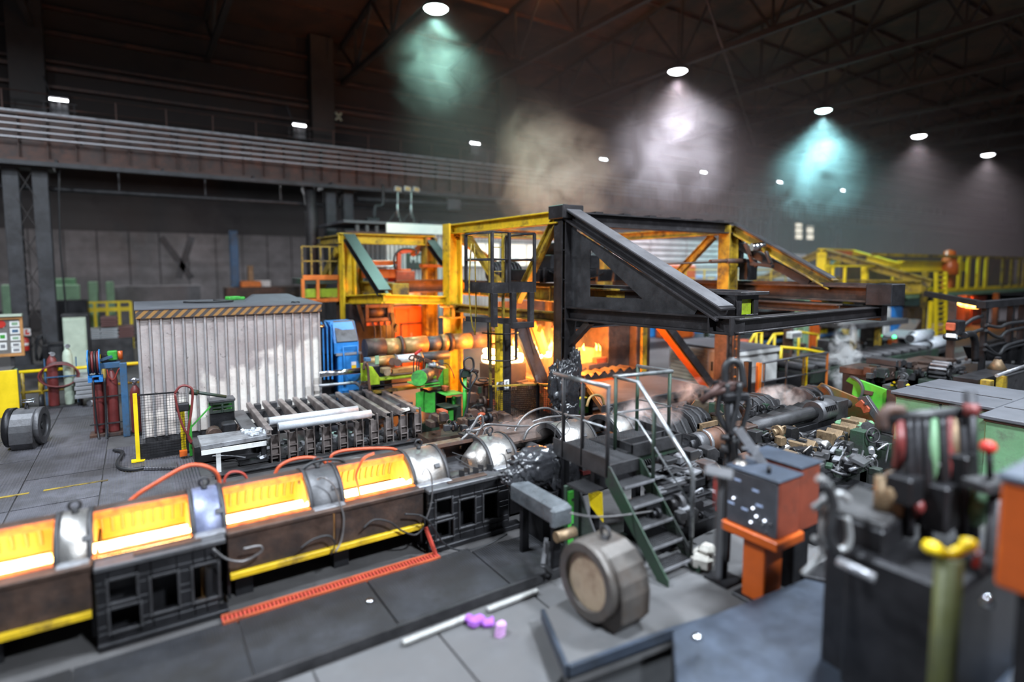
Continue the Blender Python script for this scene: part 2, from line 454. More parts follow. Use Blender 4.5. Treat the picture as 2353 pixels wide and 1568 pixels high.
# roof trusses across the hall
def truss(x, label):
    t = T('roof_truss', label, 'roof truss', (x, 13, 14.3), 'roof trusses across the hall')
    P(t, 'bottom_chord', m_beam, MB().bar((x, -8, 14.3), (x, 33, 14.3), .22, .25))
    P(t, 'top_chord', m_beam, MB().bar((x, -8, 15.4), (x, 13, 18.75), .2, .2)); P(t, 'top_chord', m_beam, MB().bar((x, 13, 18.75), (x, 33, 16.2), .2, .2))
    ys = [-8, -4, 0, 4, 8.5, 13, 18, 23, 28, 33]
    for a, b in zip(ys[:-1], ys[1:]):
        m = (a + b) / 2
        P(t, 'web_member', m_beam, MB().bar((x, a, rz(a) - .25), (x, m, 14.3), .1)); P(t, 'web_member', m_beam, MB().bar((x, m, 14.3), (x, b, rz(b) - .25), .1))
        P(t, 'post_member', m_beam, MB().bar((x, m, 14.3), (x, m, rz(m) - .3), .09))
TX = [-3.2, 3.5, 10.2, 16.9, 23.7, 30.4, 37.3, 44, 50.6, 57.3, 64]
for i, x in enumerate(TX):
    truss(x, 'dark riveted roof truss spanning the hall, ' + ('before the first roof lamp', 'second of the row, before the first roof lamp', 'carrying the teal roof lamp', 'between the two brightest roof lamps', 'carrying the white roof lamp above the smoke', 'between the white and the turquoise roof lamp', 'carrying the turquoise roof lamp', 'just past the turquoise roof lamp', 'carrying the fourth roof lamp', 'between the fourth and fifth roof lamp', 'carrying the fifth, farthest roof lamp')[i])
t = T('tie_rod', 'thin diagonal rod bracing the roof under the trusses near the white lamp', 'roof brace', (27, 20, 14.2))
P(t, 'rod', m_girder, MB().cyl((10.2, 10, 14.25), (44, 30, 14.25), .05, 8)); P(t, 'rod', m_girder, MB().cyl((23.7, 30, 14.25), (50, 12, 14.25), .05, 8))

area('sodium_lamp', tuple(GY(1330, -70, 19.5)), .6, 900, (1, .42, .14), tgt=tuple(GY(1330, -70, 19.5) + V((0, .5, 3))), spread=180)
# ---- crane runway with its conductor rails
gi = T('crane_runway', 'long brown crane runway girder with upright stiffeners along the hall side', 'crane girder', (20, 30, 8.1))
P(gi, 'web', m_girder, MB().box(-20, 105, 29.98, 30.02, 8.3, 10.0)); P(gi, 'top_flange', m_girder, MB().box(-20, 105, 29.7, 30.3, 9.95, 10.05))
P(gi, 'bottom_flange', m_girder, MB().box(-20, 105, 29.7, 30.3, 8.2, 8.3)); P(gi, 'crane_rail', m_lite, MB().box(-20, 105, 29.95, 30.05, 10.05, 10.18))
s0 = P(gi, 'stiffener', m_girder, MB().box(-9, -8.97, 29.75, 29.98, 8.3, 9.95))
for i in range(1, 82): share(gi, s0, 'stiffener', V(gi.location) + V((i * .9, 0, 0)))
for i, z in enumerate((9.75, 9.5, 9.25, 9.0)):
    c = T('conductor_rail', ('uppermost', 'second', 'third', 'lowest')[i] + ' of the four shiny conductor rails beside the crane runway girder', 'conductor rail', (20, 29.4, z), 'crane conductor rails')
    P(c, 'bar', m_cond, MB().box(-20, 105, 29.37, 29.42, z, z + .055))
    b0 = P(c, 'insulator', m_dark, MB().box(-8.04, -7.96, 29.42, 29.75, z, z + .05))
    for j in range(1, 25): share(c, b0, 'insulator', V(c.location) + V((j * 3.2, 0, 0)))
w = T('runway_walkway', 'narrow service walkway with a thin handrail on top of the crane girder', 'walkway', (20, 31, 10.1))
P(w, 'deck', m_beam, MB().box(-20, 105, 30.35, 31.3, 10.05, 10.12))
P(w, 'handrail', m_girder, MB().tube([(-20, 31.2, 11.2), (105, 31.2, 11.2)], .025, 6)); P(w, 'mid_rail', m_girder, MB().tube([(-20, 31.2, 10.65), (105, 31.2, 10.65)], .02, 6))
p0 = P(w, 'rail_post', m_girder, MB().box(-8, -7.95, 31.17, 31.22, 10.1, 11.2))
for i in range(1, 50): share(w, p0, 'rail_post', V(w.location) + V((i * 1.9, 0, 0)))
pp = T('service_pipe', 'dark service pipe slung below the crane runway on thin hangers', 'pipe', (20, 30.3, 7.2))
P(pp, 'pipe', m_dark, MB().tube([(-20, 30.3, 7.2), (40, 30.3, 7.2)], .11, 10))
h0 = P(pp, 'hanger', m_dark, MB().box(-7.03, -6.97, 30.27, 30.33, 7.2, 8.2))
for i in range(1, 14): share(pp, h0, 'hanger', V(pp.location) + V((i * 3.3, 0, 0)))
ld = T('cable_tray', 'long dark cable tray hung under the bottom flange of the crane runway', 'cable tray', (20, 29.6, 7.9))
P(ld, 'tray', m_dark, MB().box(-20, 70, 29.0, 29.44, 7.95, 8.05)); P(ld, 'tray_edge', m_colm, MB().box(-20, 70, 28.96, 29.0, 7.93, 8.1))
a0 = P(ld, 'bracket', m_dark, MB().box(-6.05, -5.95, 29.1, 30.2, 8.16, 8.22).box(-6.05, -5.95, 29.1, 29.16, 8.0, 8.2))
for i in range(1, 16): share(ld, a0, 'bracket', V(ld.location) + V((i * 3.6, 0, 0)))

def column(x, label, cab=False):
    t = T('hall_column', label, 'column', (x, 30, 0), 'columns under the crane runway')
    P(t, 'shaft', m_colm, MB().ibm((x - .45, 30, 0), (x - .45, 30, 8.1), .5, .5, .05, (0, 1, 0)), .01); P(t, 'shaft', m_colm, MB().ibm((x + .45, 30, 0), (x + .45, 30, 8.1), .5, .5, .05, (0, 1, 0)), .01)
    for j in range(6):
        z = .5 + j * 1.25
        P(t, 'lacing_bar', m_beam, MB().bar((x - .3, 29.8, z), (x + .3, 29.8, z + 1.2), .08, .03)); P(t, 'lacing_bar', m_beam, MB().bar((x + .3, 29.78, z), (x - .3, 29.78, z + 1.2), .08, .03))
    P(t, 'cap_plate', m_colm, MB().box(x - .9, x + .9, 29.5, 30.5, 7.9, 8.15)); P(t, 'base_plate', m_colm, MB().box(x - .9, x + .9, 29.5, 30.5, -.03, .12))
    P(t, 'upper_shaft', m_beam, MB().box(x - .6, x + .6, 32.3, 32.9, 8.2, 16.4))
column(-3.45, 'broad dark steel column behind the notice board'); column(8.95, 'dark laced steel column behind the small yellow gantry')
column(20.9, 'laced column in the haze behind the smoke plume'); column(33.2, 'laced column behind the black gantry brackets'); column(45.5, 'laced column left of the far yellow gantry'); column(57.8, 'farthest laced column, pale in the haze')
dp = T('down_pipe', 'fat dark downpipe beside the laced column behind the yellow gantry', 'pipe', (7.6, 29.2, 0))
P(dp, 'pipe', m_dark, MB().tube([(7.4, 29.3, 0), (7.4, 29.3, 6.6), (7.4, 29.5, 7.6), (7.4, 30, 7.9)], .3, 12)); P(dp, 'bracket', m_beam, MB().box(7.2, 7.9, 29.55, 29.8, 4, 4.15))
ca = T('hanging_cable', 'black cable hanging down beside the left-hand column', 'cable', (-2.5, 29.3, 0))
P(ca, 'cable', m_rub, MB().tube([(-2.35, 29.4, 7.9), (-2.45, 29.35, 5), (-2.4, 29.3, 2.3), (-2.5, 29.3, .6)], .035, 6, sm=4))

# ---- fill lights added to brighten the bay behind the columns, without fixtures
for bx_, pw in ((-6, 500), (4, 500), (16, 500), (30, 600), (46, 700)): area('rear_bay_fill', (bx_, 39, 9.8), 1.2, pw, (.92, .95, 1))
# ---- lamps
def lampmat(name, col, st):
    m = bpy.data.materials.new(name); m.use_nodes = True; b = m.node_tree.nodes['Principled BSDF']
    b.inputs['Base Color'].default_value = (.8, .8, .8, 1); b.inputs['Emission Color'].default_value = (*col, 1); b.inputs['Emission Strength'].default_value = st
    return m
TEAL, WHT, TURQ = (.52, 1, .86), (.92, .89, 1), (.42, .93, 1)
lm = {TEAL: lampmat('teal_lamp_glass', (.75, 1, .93), 14), WHT: lampmat('white_lamp_glass', (.93, .94, 1), 14), TURQ: lampmat('turquoise_lamp_glass', (.7, 1, 1), 14)}
def highbay(x, y, z, col, pw, label, r=.5):
    t = T('high_bay_lamp', label, 'ceiling lamp', (x, y, z), 'high bay lamps under the roof')
    P(t, 'reflector', m_dark, MB().lathe((x, y, z), [(r * 1.02, .0), (r * .95, .12), (r * .5, .32), (.14, .42), (.14, .6), (.02, .62)], 20))
    P(t, 'lens', lm[col], MB().lathe((x, y, z), [(.02, -.16), (r * .45, -.13), (r * .8, -.06), (r * .97, .01)], 20))
    P(t, 'hanger', m_beam, MB().cyl((x, y, z + .5), (x, y, min(z + 3, rz(y))), .03, 6))
    if pw: spot('lamp_light', (x, y, z - .2), pw, col, 118, 1.0, .35)
HB = [(10.23, 21.0, 14.0, TEAL, 7500, 'teal-tinted high bay lamp at the top edge, nearest of the row in view'), (23.68, 20.7, 14.0, WHT, 17000, 'brilliant white high bay lamp shining down into the smoke'),
      (37.28, 20.6, 14.0, TURQ, 17000, 'turquoise high bay lamp with a cone of lit haze below'), (50.6, 20.5, 14.0, WHT, 7000, 'small white high bay lamp, fourth of the row'), (64.0, 20.4, 14.0, WHT, 7000, 'small white high bay lamp, fifth and farthest of the row')]
for h in HB: highbay(*h)
def flood(x, y, z, label, w=.62, pw=240):
    t = T('flood_lamp', label, 'flood lamp', (x, y, z), 'flood lamps along the crane walkway')
    P(t, 'housing', m_dark, MB().ob((x, y + .06, z + .04), (w / 2 + .03, .14, .13), 0, 0, -.6), .01)
    P(t, 'lens', lm[WHT], MB().ob((x, y - .05, z - .03), (w / 2, .012, .12), 0, 0, -.6))
    P(t, 'bracket', m_dark, MB().bar((x - .2, y + .15, z), (x - .5, y + .3, z + .9), .05)); P(t, 'stand', m_dark, MB().bar((x, y + .1, 10.1), (x, y + .1, z - .1), .08))
    g = MB()
    for i in range(6): g.box(x - .5 + i * .2 - .012, x - .5 + i * .2 + .012, y - .1, y - .07, z - .75, z - .2)
    for q in (-.75, -.5, -.22): g.box(x - .6, x + .6, y - .1, y - .07, z + q, z + q + .025)
    P(t, 'cage_guard', m_dark, g); P(t, 'ballast_box', m_grey, MB().box(x - .3, x + .3, y, y + .2, z - .7, z - .25), .01)
    if pw: spot('flood_light', (x, y - .3, z - .25), pw, (.85, .92, 1), 130, 1, .2, (x + 1, y - 8, 0))
FL = ('first flood lamp on the runway, above the notice board column', 'flood lamp on the runway, left of the column with the pale cross', 'flood lamp on the runway under the teal roof lamp', 'flood lamp on the runway above the black gantry post', 'tiny flood lamp on the runway under the white roof lamp', 'tiny flood lamp on the runway left of the turquoise cone', 'farthest tiny flood lamp on the runway, in the turquoise haze')
for i, p in enumerate(((135, 226), (687, 285), (1090, 327), (1385, 364), (1615, 394), (1790, 417), (1935, 436))):
    g = GY(p[0], p[1], 30.9); flood(g.x, g.y, g.z, FL[i], pw=(420 if i < 4 else 0))
g = GY(778, 268, 32.27)
S('painted_cross', 'small pale cross-shaped mark on the dark column above the runway', 'mark', m_pale, MB().ob(g, (.26, .02, .05), 0, .9).ob(g, (.26, .02, .05), 0, -.9))
# ================================================================== the induction heating line (runs along X, axis at Y 7.9)
AY, AZ, RO = 7.9, .76, .50
def base_box(x0, x1, label, holed=False):
    t = T('heater_bed', label, 'machine base', ((x0 + x1) / 2, 7.9, 0))
    if not holed:
        n = max(2, round((x1 - x0) / 1.28)); d = (x1 - x0) / n
        for i in range(n): P(t, 'side_panel', m_brown, MB().box(x0 + i * d + .008, x0 + (i + 1) * d - .008, 7.27, 7.33, .40, .84), .008)
        P(t, 'top_lip', m_brown, MB().box(x0, x1, 7.24, 7.46, .84, .90), .01)
        P(t, 'back_panel', m_brown, MB().box(x0, x1, 8.5, 8.56, .1, .92)); P(t, 'bed', m_dark, MB().box(x0, x1, 7.33, 8.5, .3, .42))
        P(t, 'edge_strip', m_yel, MB().box(x0 + .02, x1 - .02, 7.22, 7.30, .33, .40), .006, label='yellow strip along the foot of the panels')
        for i in range(int((x1 - x0) / 1.2) + 1): P(t, 'foot', m_black, MB().box(x0 + .1 + i * 1.2, x0 + .3 + i * 1.2, 7.5, 8.4, -.03, .3))
    else:
        hs = [(x0 + .12, x0 + .36, .46, .70), (x0 + .12, x0 + .38, .14, .38), (x0 + .50, x0 + .74, .22, .62), (x0 + .90, x0 + 1.14, .22, .62)]
        P(t, 'side_casting', m_black, MB().holes(x0, x1 - .22, .0, .82, 7.18, 7.26, hs), .012)
        P(t, 'glow_stop_plate', m_black, MB().box(x0 + .02, x1 - .25, 7.50, 7.53, 0, .82)); P(t, 'foot_flange', m_black, MB().box(x0, x1, 7.12, 7.3, -.02, .05), .01)  # plate behind the windows is added to keep the coil glow out
        for h in hs: P(t, 'window_frame', m_dark, MB().holes(h[0] - .03, h[1] + .03, h[2] - .03, h[3] + .03, 7.16, 7.18, [h]), .006)
        P(t, 'end_casting', m_black, MB().prism([(x1 - .22, 7.18, 0), (x1, 7.5, 0), (x1, 8.5, 0), (x1 - .22, 8.5, 0)], (0, 0, .82)), .01)
        P(t, 'top_plate', m_grey, MB().prism([(x0, 7.16, .82), (x1 - .2, 7.16, .82), (x1 + .02, 7.48, .82), (x1 + .02, 8.52, .82), (x0, 8.52, .82)], (0, 0, .06)) if x0 > 2 else MB().box(x0, x1, 7.16, 7.40, .82, .88), .01)
        P(t, 'cover_plate', m_brown, MB().box(x0 + .35, x0 + 1.0, 7.24, 7.36, .88, .9), .004); P(t, 'back_panel', m_brown, MB().box(x0, x1, 8.46, 8.54, 0, .82))
    P(t, 'glow_stop_end', m_black, MB().box(x0, x0 + .03, 7.34, 8.5, .05, .87)); P(t, 'glow_stop_end', m_black, MB().box(x1 - .03, x1, 7.34 if not holed else 7.5, 8.5, .05, .80))  # end plates added to stop hearth glow leaking through the gaps
    return t
base_box(-5.2, -.52, 'rust-brown heater base with a yellow strip at the lower left corner of the photo')
base_box(-.50, .74, 'black cast heater base with square windows between the two yellow-edged bases', True)
base_box(.76, 3.27, 'rust-brown heater base with a yellow strip in the middle of the heating line')
base_box(3.30, 4.86, 'black cast heater base with square windows beside the wrapped motor', True)

def clamp(x0, x1, m, label, a0=4, a1=176, eye=True, ro=RO, ay=AY, az=AZ, latch=True):
    t = T('clamp_shell', label, 'clamp', ((x0 + x1) / 2, ay, az), 'arched clamps of the heating line')
    P(t, 'shell', m, MB().arc((x0, ay, az), (x1, ay, az), ro, ro - .05, a0, a1, 20), .008)
    P(t, 'rim', m_dark, MB().arc((x0 - .03, ay, az), (x0 + .02, ay, az), ro + .015, ro - .07, a0, a1, 20)); P(t, 'rim', m_dark, MB().arc((x1 - .02, ay, az), (x1 + .03, ay, az), ro + .015, ro - .07, a0, a1, 20))
    P(t, 'foot_strip', m_lite, MB().box(x0, x1, ay - ro - .10, ay - ro + .03, az + .10, az + .15), .005)
    if eye:
        c = V(((x0 + x1) / 2, ay, az + ro + .085))
        P(t, 'lifting_eye', m_dark, MB().tube([c + V((.055 * math.cos(i * math.pi / 6), 0, .055 * math.sin(i * math.pi / 6))) for i in range(12)], .016, 6, True).cyl(c - V((0, 0, .09)), c - V((0, 0, .05)), .035, 10))
    if latch:
        w = math.radians(40); c = V(((x0 + x1) / 2 + .12, ay - math.cos(w) * ro, az + math.sin(w) * ro))
        P(t, 'latch', m_dark, MB().ob(c, (.04, .03, .02), 0, 0, .8))
    return t
clamp(-.82, -.54, m_silver, 'bright arched clamp at the lower left, first in view on the heating line')
m_cblue = M('blue_grey_clamp', (.20, .22, .34), .4, .4, .4, 4, dirt=(.10, .10, .13), damt=.4)
clamp(.44, .76, m_cblue, 'blue-grey arched clamp over the middle of the glowing line')
clamp(1.78, 2.18, m_grey, 'dull grey arched clamp between the two sharpest glowing openings')
clamp(3.22, 3.74, m_silver, 'polished steel arched clamp where the glow ends')
clamp(4.50, 4.98, m_silver, 'polished arched clamp with a hollow side over the cast base end')
clamp(6.05, 6.75, m_silver, 'polished arched clamp behind the stair handrail', ay=8.0, az=.72)
clamp(7.3, 7.7, m_silver, 'dusty arched clamp seen between the handrail posts', ay=8.0, az=.70, latch=False)

def coil(x0, x1, label, n):
    t = T('heating_coil', label, 'heating coil', ((x0 + x1) / 2, AY, AZ), 'glowing coils of the heating line')
    P(t, 'back_lining', m_lining, MB().arc((x0, AY, AZ), (x1, AY, AZ), .44, .42, 84, 186, 14))
    P(t, 'outer_cover', m_brown, MB().arc((x0, AY, AZ), (x1, AY, AZ), .50, .445, 80, 186, 14))
    P(t, 'top_edge', m_warm, MB().arc((x0, AY, AZ), (x1, AY, AZ), .505, .42, 76, 80, 3))
    P(t, 'tray', m_dark, MB().box(x0, x1, 7.38, 8.42, .52, .60).box(x0, x1, 7.36, 7.42, .52, .885))  # tray added to block the coil glow from the casting below
    d = (x1 - x0) / n
    for i in range(n):
        P(t, 'lining_rib', m_liningd, MB().arc((x0 + d * (i + .35), AY, AZ), (x0 + d * (i + .65), AY, AZ), .42, .385, 86, 172, 8))
    P(t, 'hearth', m_hot, MB().box(x0, x1, 7.5, 8.2, .60, .66)); P(t, 'front_wall', m_hot, MB().prism([(x0, 7.47, .66), (x0, 7.54, .66), (x0, 7.50, .90), (x0, 7.46, .90)], (x1 - x0, 0, 0)))
    P(t, 'glow_lit_rim', m_warm, MB().box(x0, x1, 7.40, 7.49, .895, .915))  # red glow on the front lip is painted in as emission
    P(t, 'end_wall', m_lining, MB().arc((x1 - .02, AY, AZ), (x1, AY, AZ), .42, .12, 30, 186, 14)); P(t, 'end_wall', m_lining, MB().arc((x0, AY, AZ), (x0 + .02, AY, AZ), .42, .15, 70, 160, 14))
    return t
coil(-2.6, -.85, 'glowing open coil cut by the left edge of the photo', 14)
coil(-.52, .42, 'glowing open coil left of the blue-grey clamp', 9)
coil(.78, 1.76, 'glowing open coil between the blue-grey and the dull grey clamp', 10)
coil(2.20, 3.20, 'sharpest glowing open coil with visible ribs, just before the polished clamp', 11)
S('hot_bar', 'white-hot steel bar lying through the open coils of the heating line', 'steel bar', m_hot, MB().cyl((-5, 7.78, .78), (3.3, 7.78, .78), .115, 14))
# open, cold section between the two polished clamps
t = T('guide_trough', 'open steamy silver trough between the two polished clamps', 'trough', (4.1, AY, .88))
P(t, 'back_wall', m_rust, MB().arc((3.78, AY, AZ), (4.48, AY, AZ), .48, .43, 100, 186, 12)); P(t, 'back_rim', m_silver, MB().box(3.78, 4.5, 8.25, 8.5, 1.0, 1.12), .01)
P(t, 'front_plate', m_silver, MB().prism([(3.80, 7.44, .89), (4.48, 7.44, .89), (4.48, 7.86, .84), (3.80, 7.86, .84)], (0, 0, .02))); P(t, 'nozzle_cone', m_silver, MB().cyl((4.22, AY - .1, .9), (4.48, AY - .1, .9), .14, 16, .34))
for i in range(5): P(t, 'fin', m_dark, MB().ob((3.95 + i * .12, 7.40 + (i % 2) * .06, .93), (.004, .05, .05), .5))
P(t, 'wiper_rod', m_dark, MB().cyl((3.95, 7.6, 1.12), (4.2, 7.5, .93), .008, 6)); P(t, 'wiper_rod', m_dark, MB().cyl((4.05, 7.9, 1.1), (4.35, 7.6, .98), .008, 6))
t = T('roller_bed', 'dark cooling bed under the line behind the wrapped motor', 'machine base', (6.2, 8, 0))
P(t, 'body', m_black, MB().box(4.9, 7.9, 7.55, 8.5, 0, .70), .01); P(t, 'back_rail', m_rust, MB().box(4.9, 7.9, 8.5, 8.6, .7, 1.05))
P(t, 'duct', m_brown, MB().prism([(5.0, 8.25, .9), (6.05, 8.25, .9), (6.05, 8.6, 1.15), (5.0, 8.6, 1.15)], (0, 0, .04)))
for i in range(4): P(t, 'roller', m_grey, MB().cyl((5.2 + i * .6, 7.6, .75), (5.2 + i * .6, 8.4, .75), .13, 12))

# ---- hoses over the line
def hose(px, Y, r, m, label, cat='hose', name='hose', grp='hoses over the heating line'):
    pts = []
    for i, p in enumerate(px):
        y = Y if not isinstance(Y, (tuple, list)) else Y[0] + (Y[1] - Y[0]) * i / (len(px) - 1)
        pts.append(GY(p[0], p[1], y))
    return S(name, label, cat, m, MB().tube(pts, r, 8, sm=5), grp)
m_hotred = M('scorched_red_hose', (.55, .09, .03), .4, 0, .35, 6)
hose([(285, 1165), (318, 1136), (350, 1116), (419, 1076), (454, 1069), (486, 1078), (501, 1095), (506, 1125)], 8.2, .026, m_hotred, 'long red hose arching over the glowing coil at the left')
hose([(515, 1122), (517, 1100), (530, 1086), (552, 1086), (566, 1098), (570, 1125)], 8.2, .016, m_hosered, 'thin red hose loop beside the blue-grey clamp')
hose([(628, 1108), (632, 1090), (644, 1071), (674, 1056), (715, 1052), (745, 1061), (755, 1085)], 8.2, .024, m_hotred, 'red hose arching to the dull grey clamp')
hose([(688, 1112), (690, 1090), (702, 1074), (723, 1062), (755, 1056), (780, 1057), (790, 1064), (775, 1070)], 7.9, .022, m_rub, 'black hose arching over the second sharp coil')
hose([(757, 1066), (762, 1048), (778, 1039), (806, 1034), (856, 1031), (902, 1032), (916, 1043), (918, 1070), (917, 1095), (928, 1110)], 8.1, .023, m_hotred, 'longest red hose running flat above the sharpest coil')
hose([(860, 1042), (838, 1052), (826, 1072), (818, 1095), (823, 1120), (829, 1150)], 7.6, .018, m_hotred, 'glowing-red hose dropping into the sharpest coil')
hose([(800, 1085), (801, 1066), (812, 1055), (835, 1054), (850, 1060)], 8.3, .014, m_hosegr, 'thin grey hose behind the sharpest coil')
hose([(925, 1050), (937, 1040), (965, 1029), (997, 1023), (1014, 1031), (1022, 1050), (1024, 1070)], 8.2, .024, m_hosegr, 'dark hose bending over the polished clamp')
hose([(1059, 1032), (1061, 1012), (1075, 997), (1090, 974), (1100, 958), (1108, 958), (1109, 974), (1102, 986), (1088, 990), (1074, 988), (1076, 996), (1088, 1000), (1094, 1012), (1092, 1040)], 8.2, .024, m_hosegr, 'tall looped grey hose above the steamy trough')
hose([(1094, 1002), (1105, 984), (1120, 976), (1151, 977), (1190, 980), (1218, 980), (1208, 996), (1201, 1020)], 8.35, .022, m_hosegr, 'grey hose bent square between the looped hose and the wrapped motor')
hose([(1176, 1016), (1188, 980), (1205, 957), (1228, 943), (1251, 938), (1268, 942), (1285, 955), (1296, 985)], (8.4, 8.9), .022, m_hosegr, 'grey hose arching in front of the wire mesh')
hose([(1161, 1008), (1190, 984), (1247, 962), (1285, 957), (1323, 956), (1350, 961), (1362, 976)], 8.6, .022, m_hosegr, 'long low grey hose passing behind the handrail post')
hose([(1203, 1012), (1214, 988), (1232, 976), (1256, 971), (1276, 974), (1286, 992)], 8.1, .022, m_hosegr, 'grey hose hooping over the far clamp')
hose([(1274, 1016), (1276, 988), (1285, 972), (1299, 968), (1308, 980), (1304, 994), (1286, 1012), (1280, 1040)], (7.4, 6.9), .009, m_hosegr, 'thin cable loop beside the handrail post')
hose([(1117, 1012), (1119, 992), (1123, 985), (1116, 986), (1106, 1010)], 8.4, .016, m_hosegr, 'short hooked hose by the lifting eye')
hose([(1160, 1010), (1162, 992), (1170, 984), (1184, 990), (1200, 997), (1222, 994)], 8.5, .014, m_hosegr, 'small grey hose behind the hollow clamp')
hose([(970, 1092), (977, 1077), (986, 1083), (992, 1102), (993, 1140), (988, 1168), (979, 1194)], 7.13, .010, m_hosegr, 'thin cable hanging down from the polished clamp', 'cable', 'cable')
hose([(1141, 1052), (1151, 1043), (1160, 1050), (1165, 1075), (1169, 1118), (1178, 1152)], 7.1, .009, m_hosegr, 'thin cable hanging from the hollow clamp', 'cable', 'cable')
hose([(730, 1102), (745, 1098), (768, 1118), (778, 1150), (790, 1190), (785, 1240), (770, 1270)], (7.42, 7.12), .011, m_hosegr, 'grey cable hanging from the dull grey clamp', 'cable', 'cable')
hose([(835, 1215), (860, 1195), (895, 1200), (920, 1218), (950, 1230), (968, 1220), (976, 1200), (965, 1185), (930, 1182)], 7.15, .012, m_rub, 'black cable looped over the yellow strip', 'cable', 'cable')
hose([(965, 1185), (982, 1195), (998, 1215), (1016, 1245), (1042, 1262), (1080, 1264), (1125, 1250), (1165, 1228)], (7.05, 6.9), .013, m_rub, 'black cable sagging to the walkway below the cast windows', 'cable', 'cable')
hose([(690, 1262), (720, 1240), (755, 1232), (770, 1250), (760, 1275)], 7.12, .012, m_rub, 'black cable loop below the dull grey clamp', 'cable', 'cable')
hose([(490, 1262), (520, 1285), (560, 1290), (600, 1268), (596, 1255), (560, 1262)], 7.1, .013, m_hosegr, 'blurred cable loop below the blue-grey clamp', 'cable', 'cable')
hose([(1310, 1180), (1360, 1188), (1420, 1186), (1500, 1175)], 5.0, .012, m_hosegr, 'cable strung behind the round guard to the stair', 'cable', 'cable')

# ---- red grating strip, pit edge
t = T('hose_tray', 'red meshed strip lying on the walkway edge before the heating line', 'grating', (2.4, 6.95, 0))
n = 60
P(t, 'frame', m_orand, MB().box(.65, 3.35, 6.9, 6.93, -.02, .03).box(.65, 3.35, 7.05, 7.08, -.02, .03)); g = MB()
for i in range(n): g.box(.65 + i * .0455, .675 + i * .0455, 6.93, 7.05, -.005, .02)
P(t, 'mesh', m_hosered, g, kind='stuff'); P(t, 'upright', m_hosered, MB().bar((3.33, 7.0, 0), (3.24, 7.15, .38), .04))

# ---- motor under black film, and the boxes beside it
def film(par, name, c, rx, ry, rz_, seed, amp=.12, m=m_film, seg=64, rings=44, ax='X'):
    mb = MB(); c = V(c); vs = []
    for i in range(rings + 1):
        a = math.pi * i / rings
        for j in range(seg):
            b = 2 * math.pi * j / seg
            d = V((-math.cos(a), math.sin(a) * math.cos(b), math.sin(a) * math.sin(b)))
            d = V([math.copysign(abs(q) ** .75, q) for q in d])
            if ax == 'Z': d = V((d.y, d.z, d.x))
            w = 1 + amp * mnoise.noise(d * 2.3 + V((seed, 0, 0))) + amp * .7 * mnoise.noise(V((d.x * 9, d.y * 4, d.z * 4)) + V((seed, 3, 0)))
            w += amp * 1.5 * (.35 - abs(mnoise.noise(V((d.x * 5, d.y * 3.2, d.z * 3.2)) + V((0, seed, 5))))) + amp * .9 * (.3 - abs(mnoise.noise(V((d.x * 11, d.y * 6, d.z * 6)) + V((seed, seed, 1)))))
            vs.append(c + V((d.x * rx * w, d.y * ry * w, d.z * rz_ * w)))
    fs = []
    for i in range(rings):
        for j in range(seg): fs.append((i * seg + j, i * seg + (j + 1) % seg, (i + 1) * seg + (j + 1) % seg, (i + 1) * seg + j))
    mb.add(vs, fs, True)
    return P(par, name, m, mb)
t = T('wrapped_motor', 'motor wrapped in crumpled black plastic film at the end of the cast base', 'motor', (5.05, 6.75, .3))
film(t, 'film_wrap', (4.95, 6.75, 1.06), .50, .24, .26, 3, .15); film(t, 'film_wrap', (5.24, 6.72, .90), .28, .27, .40, 8, .17); film(t, 'film_tail', (4.46, 6.72, 1.0), .20, .12, .13, 5, .2)
P(t, 'end_block', m_grey, MB().prism([(5.48, 6.5, .75), (5.48, 6.42, .95), (5.48, 6.48, 1.2), (5.48, 6.7, 1.3), (5.48, 6.95, 1.2), (5.48, 6.95, .75)], (.22, 0, 0)), .01)
P(t, 'bracket', m_black, MB().box(4.8, 5.5, 6.5, 6.95, .0, .72), .01); P(t, 'red_band', m_maroon, MB().box(5.47, 5.71, 6.41, 6.6, .90, .96))
t = T('shrouded_boom', 'long square arm under grey plastic film in front of the wrapped motor', 'machine arm', (4.5, 6.15, .1))
m_filmg = M('grey_film', (.12, .13, .14), .28, 0, .4, 5, dirt=(.05, .055, .06), damt=.5, spec=.7)
P(t, 'arm', m_filmg, MB().box(4.30, 4.58, 5.62, 6.62, .72, .96), .02); P(t, 'film_knot', m_filmg, MB().box(4.28, 4.60, 5.58, 5.68, .68, .94), .03)
P(t, 'leg', m_black, MB().box(4.38, 4.50, 5.7, 5.78, .0, .72), .01); P(t, 'leg', m_black, MB().box(4.38, 4.50, 6.42, 6.5, .0, .72), .01)
P(t, 'bracket', m_dark, MB().bar((4.3, 5.75, .5), (4.1, 5.55, .3), .05).bar((4.1, 5.55, .3), (4.3, 5.6, .1), .05).bar((4.2, 5.6, .55), (4.2, 5.6, .1), .04)); P(t, 'clevis', m_bronze, MB().cyl((4.3, 5.55, .6), (4.6, 5.55, .6), .07, 12))
t = T('side_bracket', 'tall green and grey gusset plate beside the stair foot', 'bracket', (5.0, 5.7, .2))
P(t, 'plate', m_greend, MB().box(4.72, 4.99, 5.90, 5.94, .1, 1.06), .01); P(t, 'paint_patch', m_green, MB().box(4.76, 4.86, 5.885, 5.902, .2, .98)); P(t, 'gusset', m_grey, MB().prism([(4.96, 5.92, 1.0), (4.96, 5.92, .1), (4.96, 5.3, .1)], (.03, 0, 0)), .008)
P(t, 'pin', m_dark, MB().cyl((4.84, 5.88, .85), (4.84, 5.91, .85), .02, 8)); P(t, 'pin', m_dark, MB().cyl((4.84, 5.88, .5), (4.84, 5.91, .5), .02, 8))

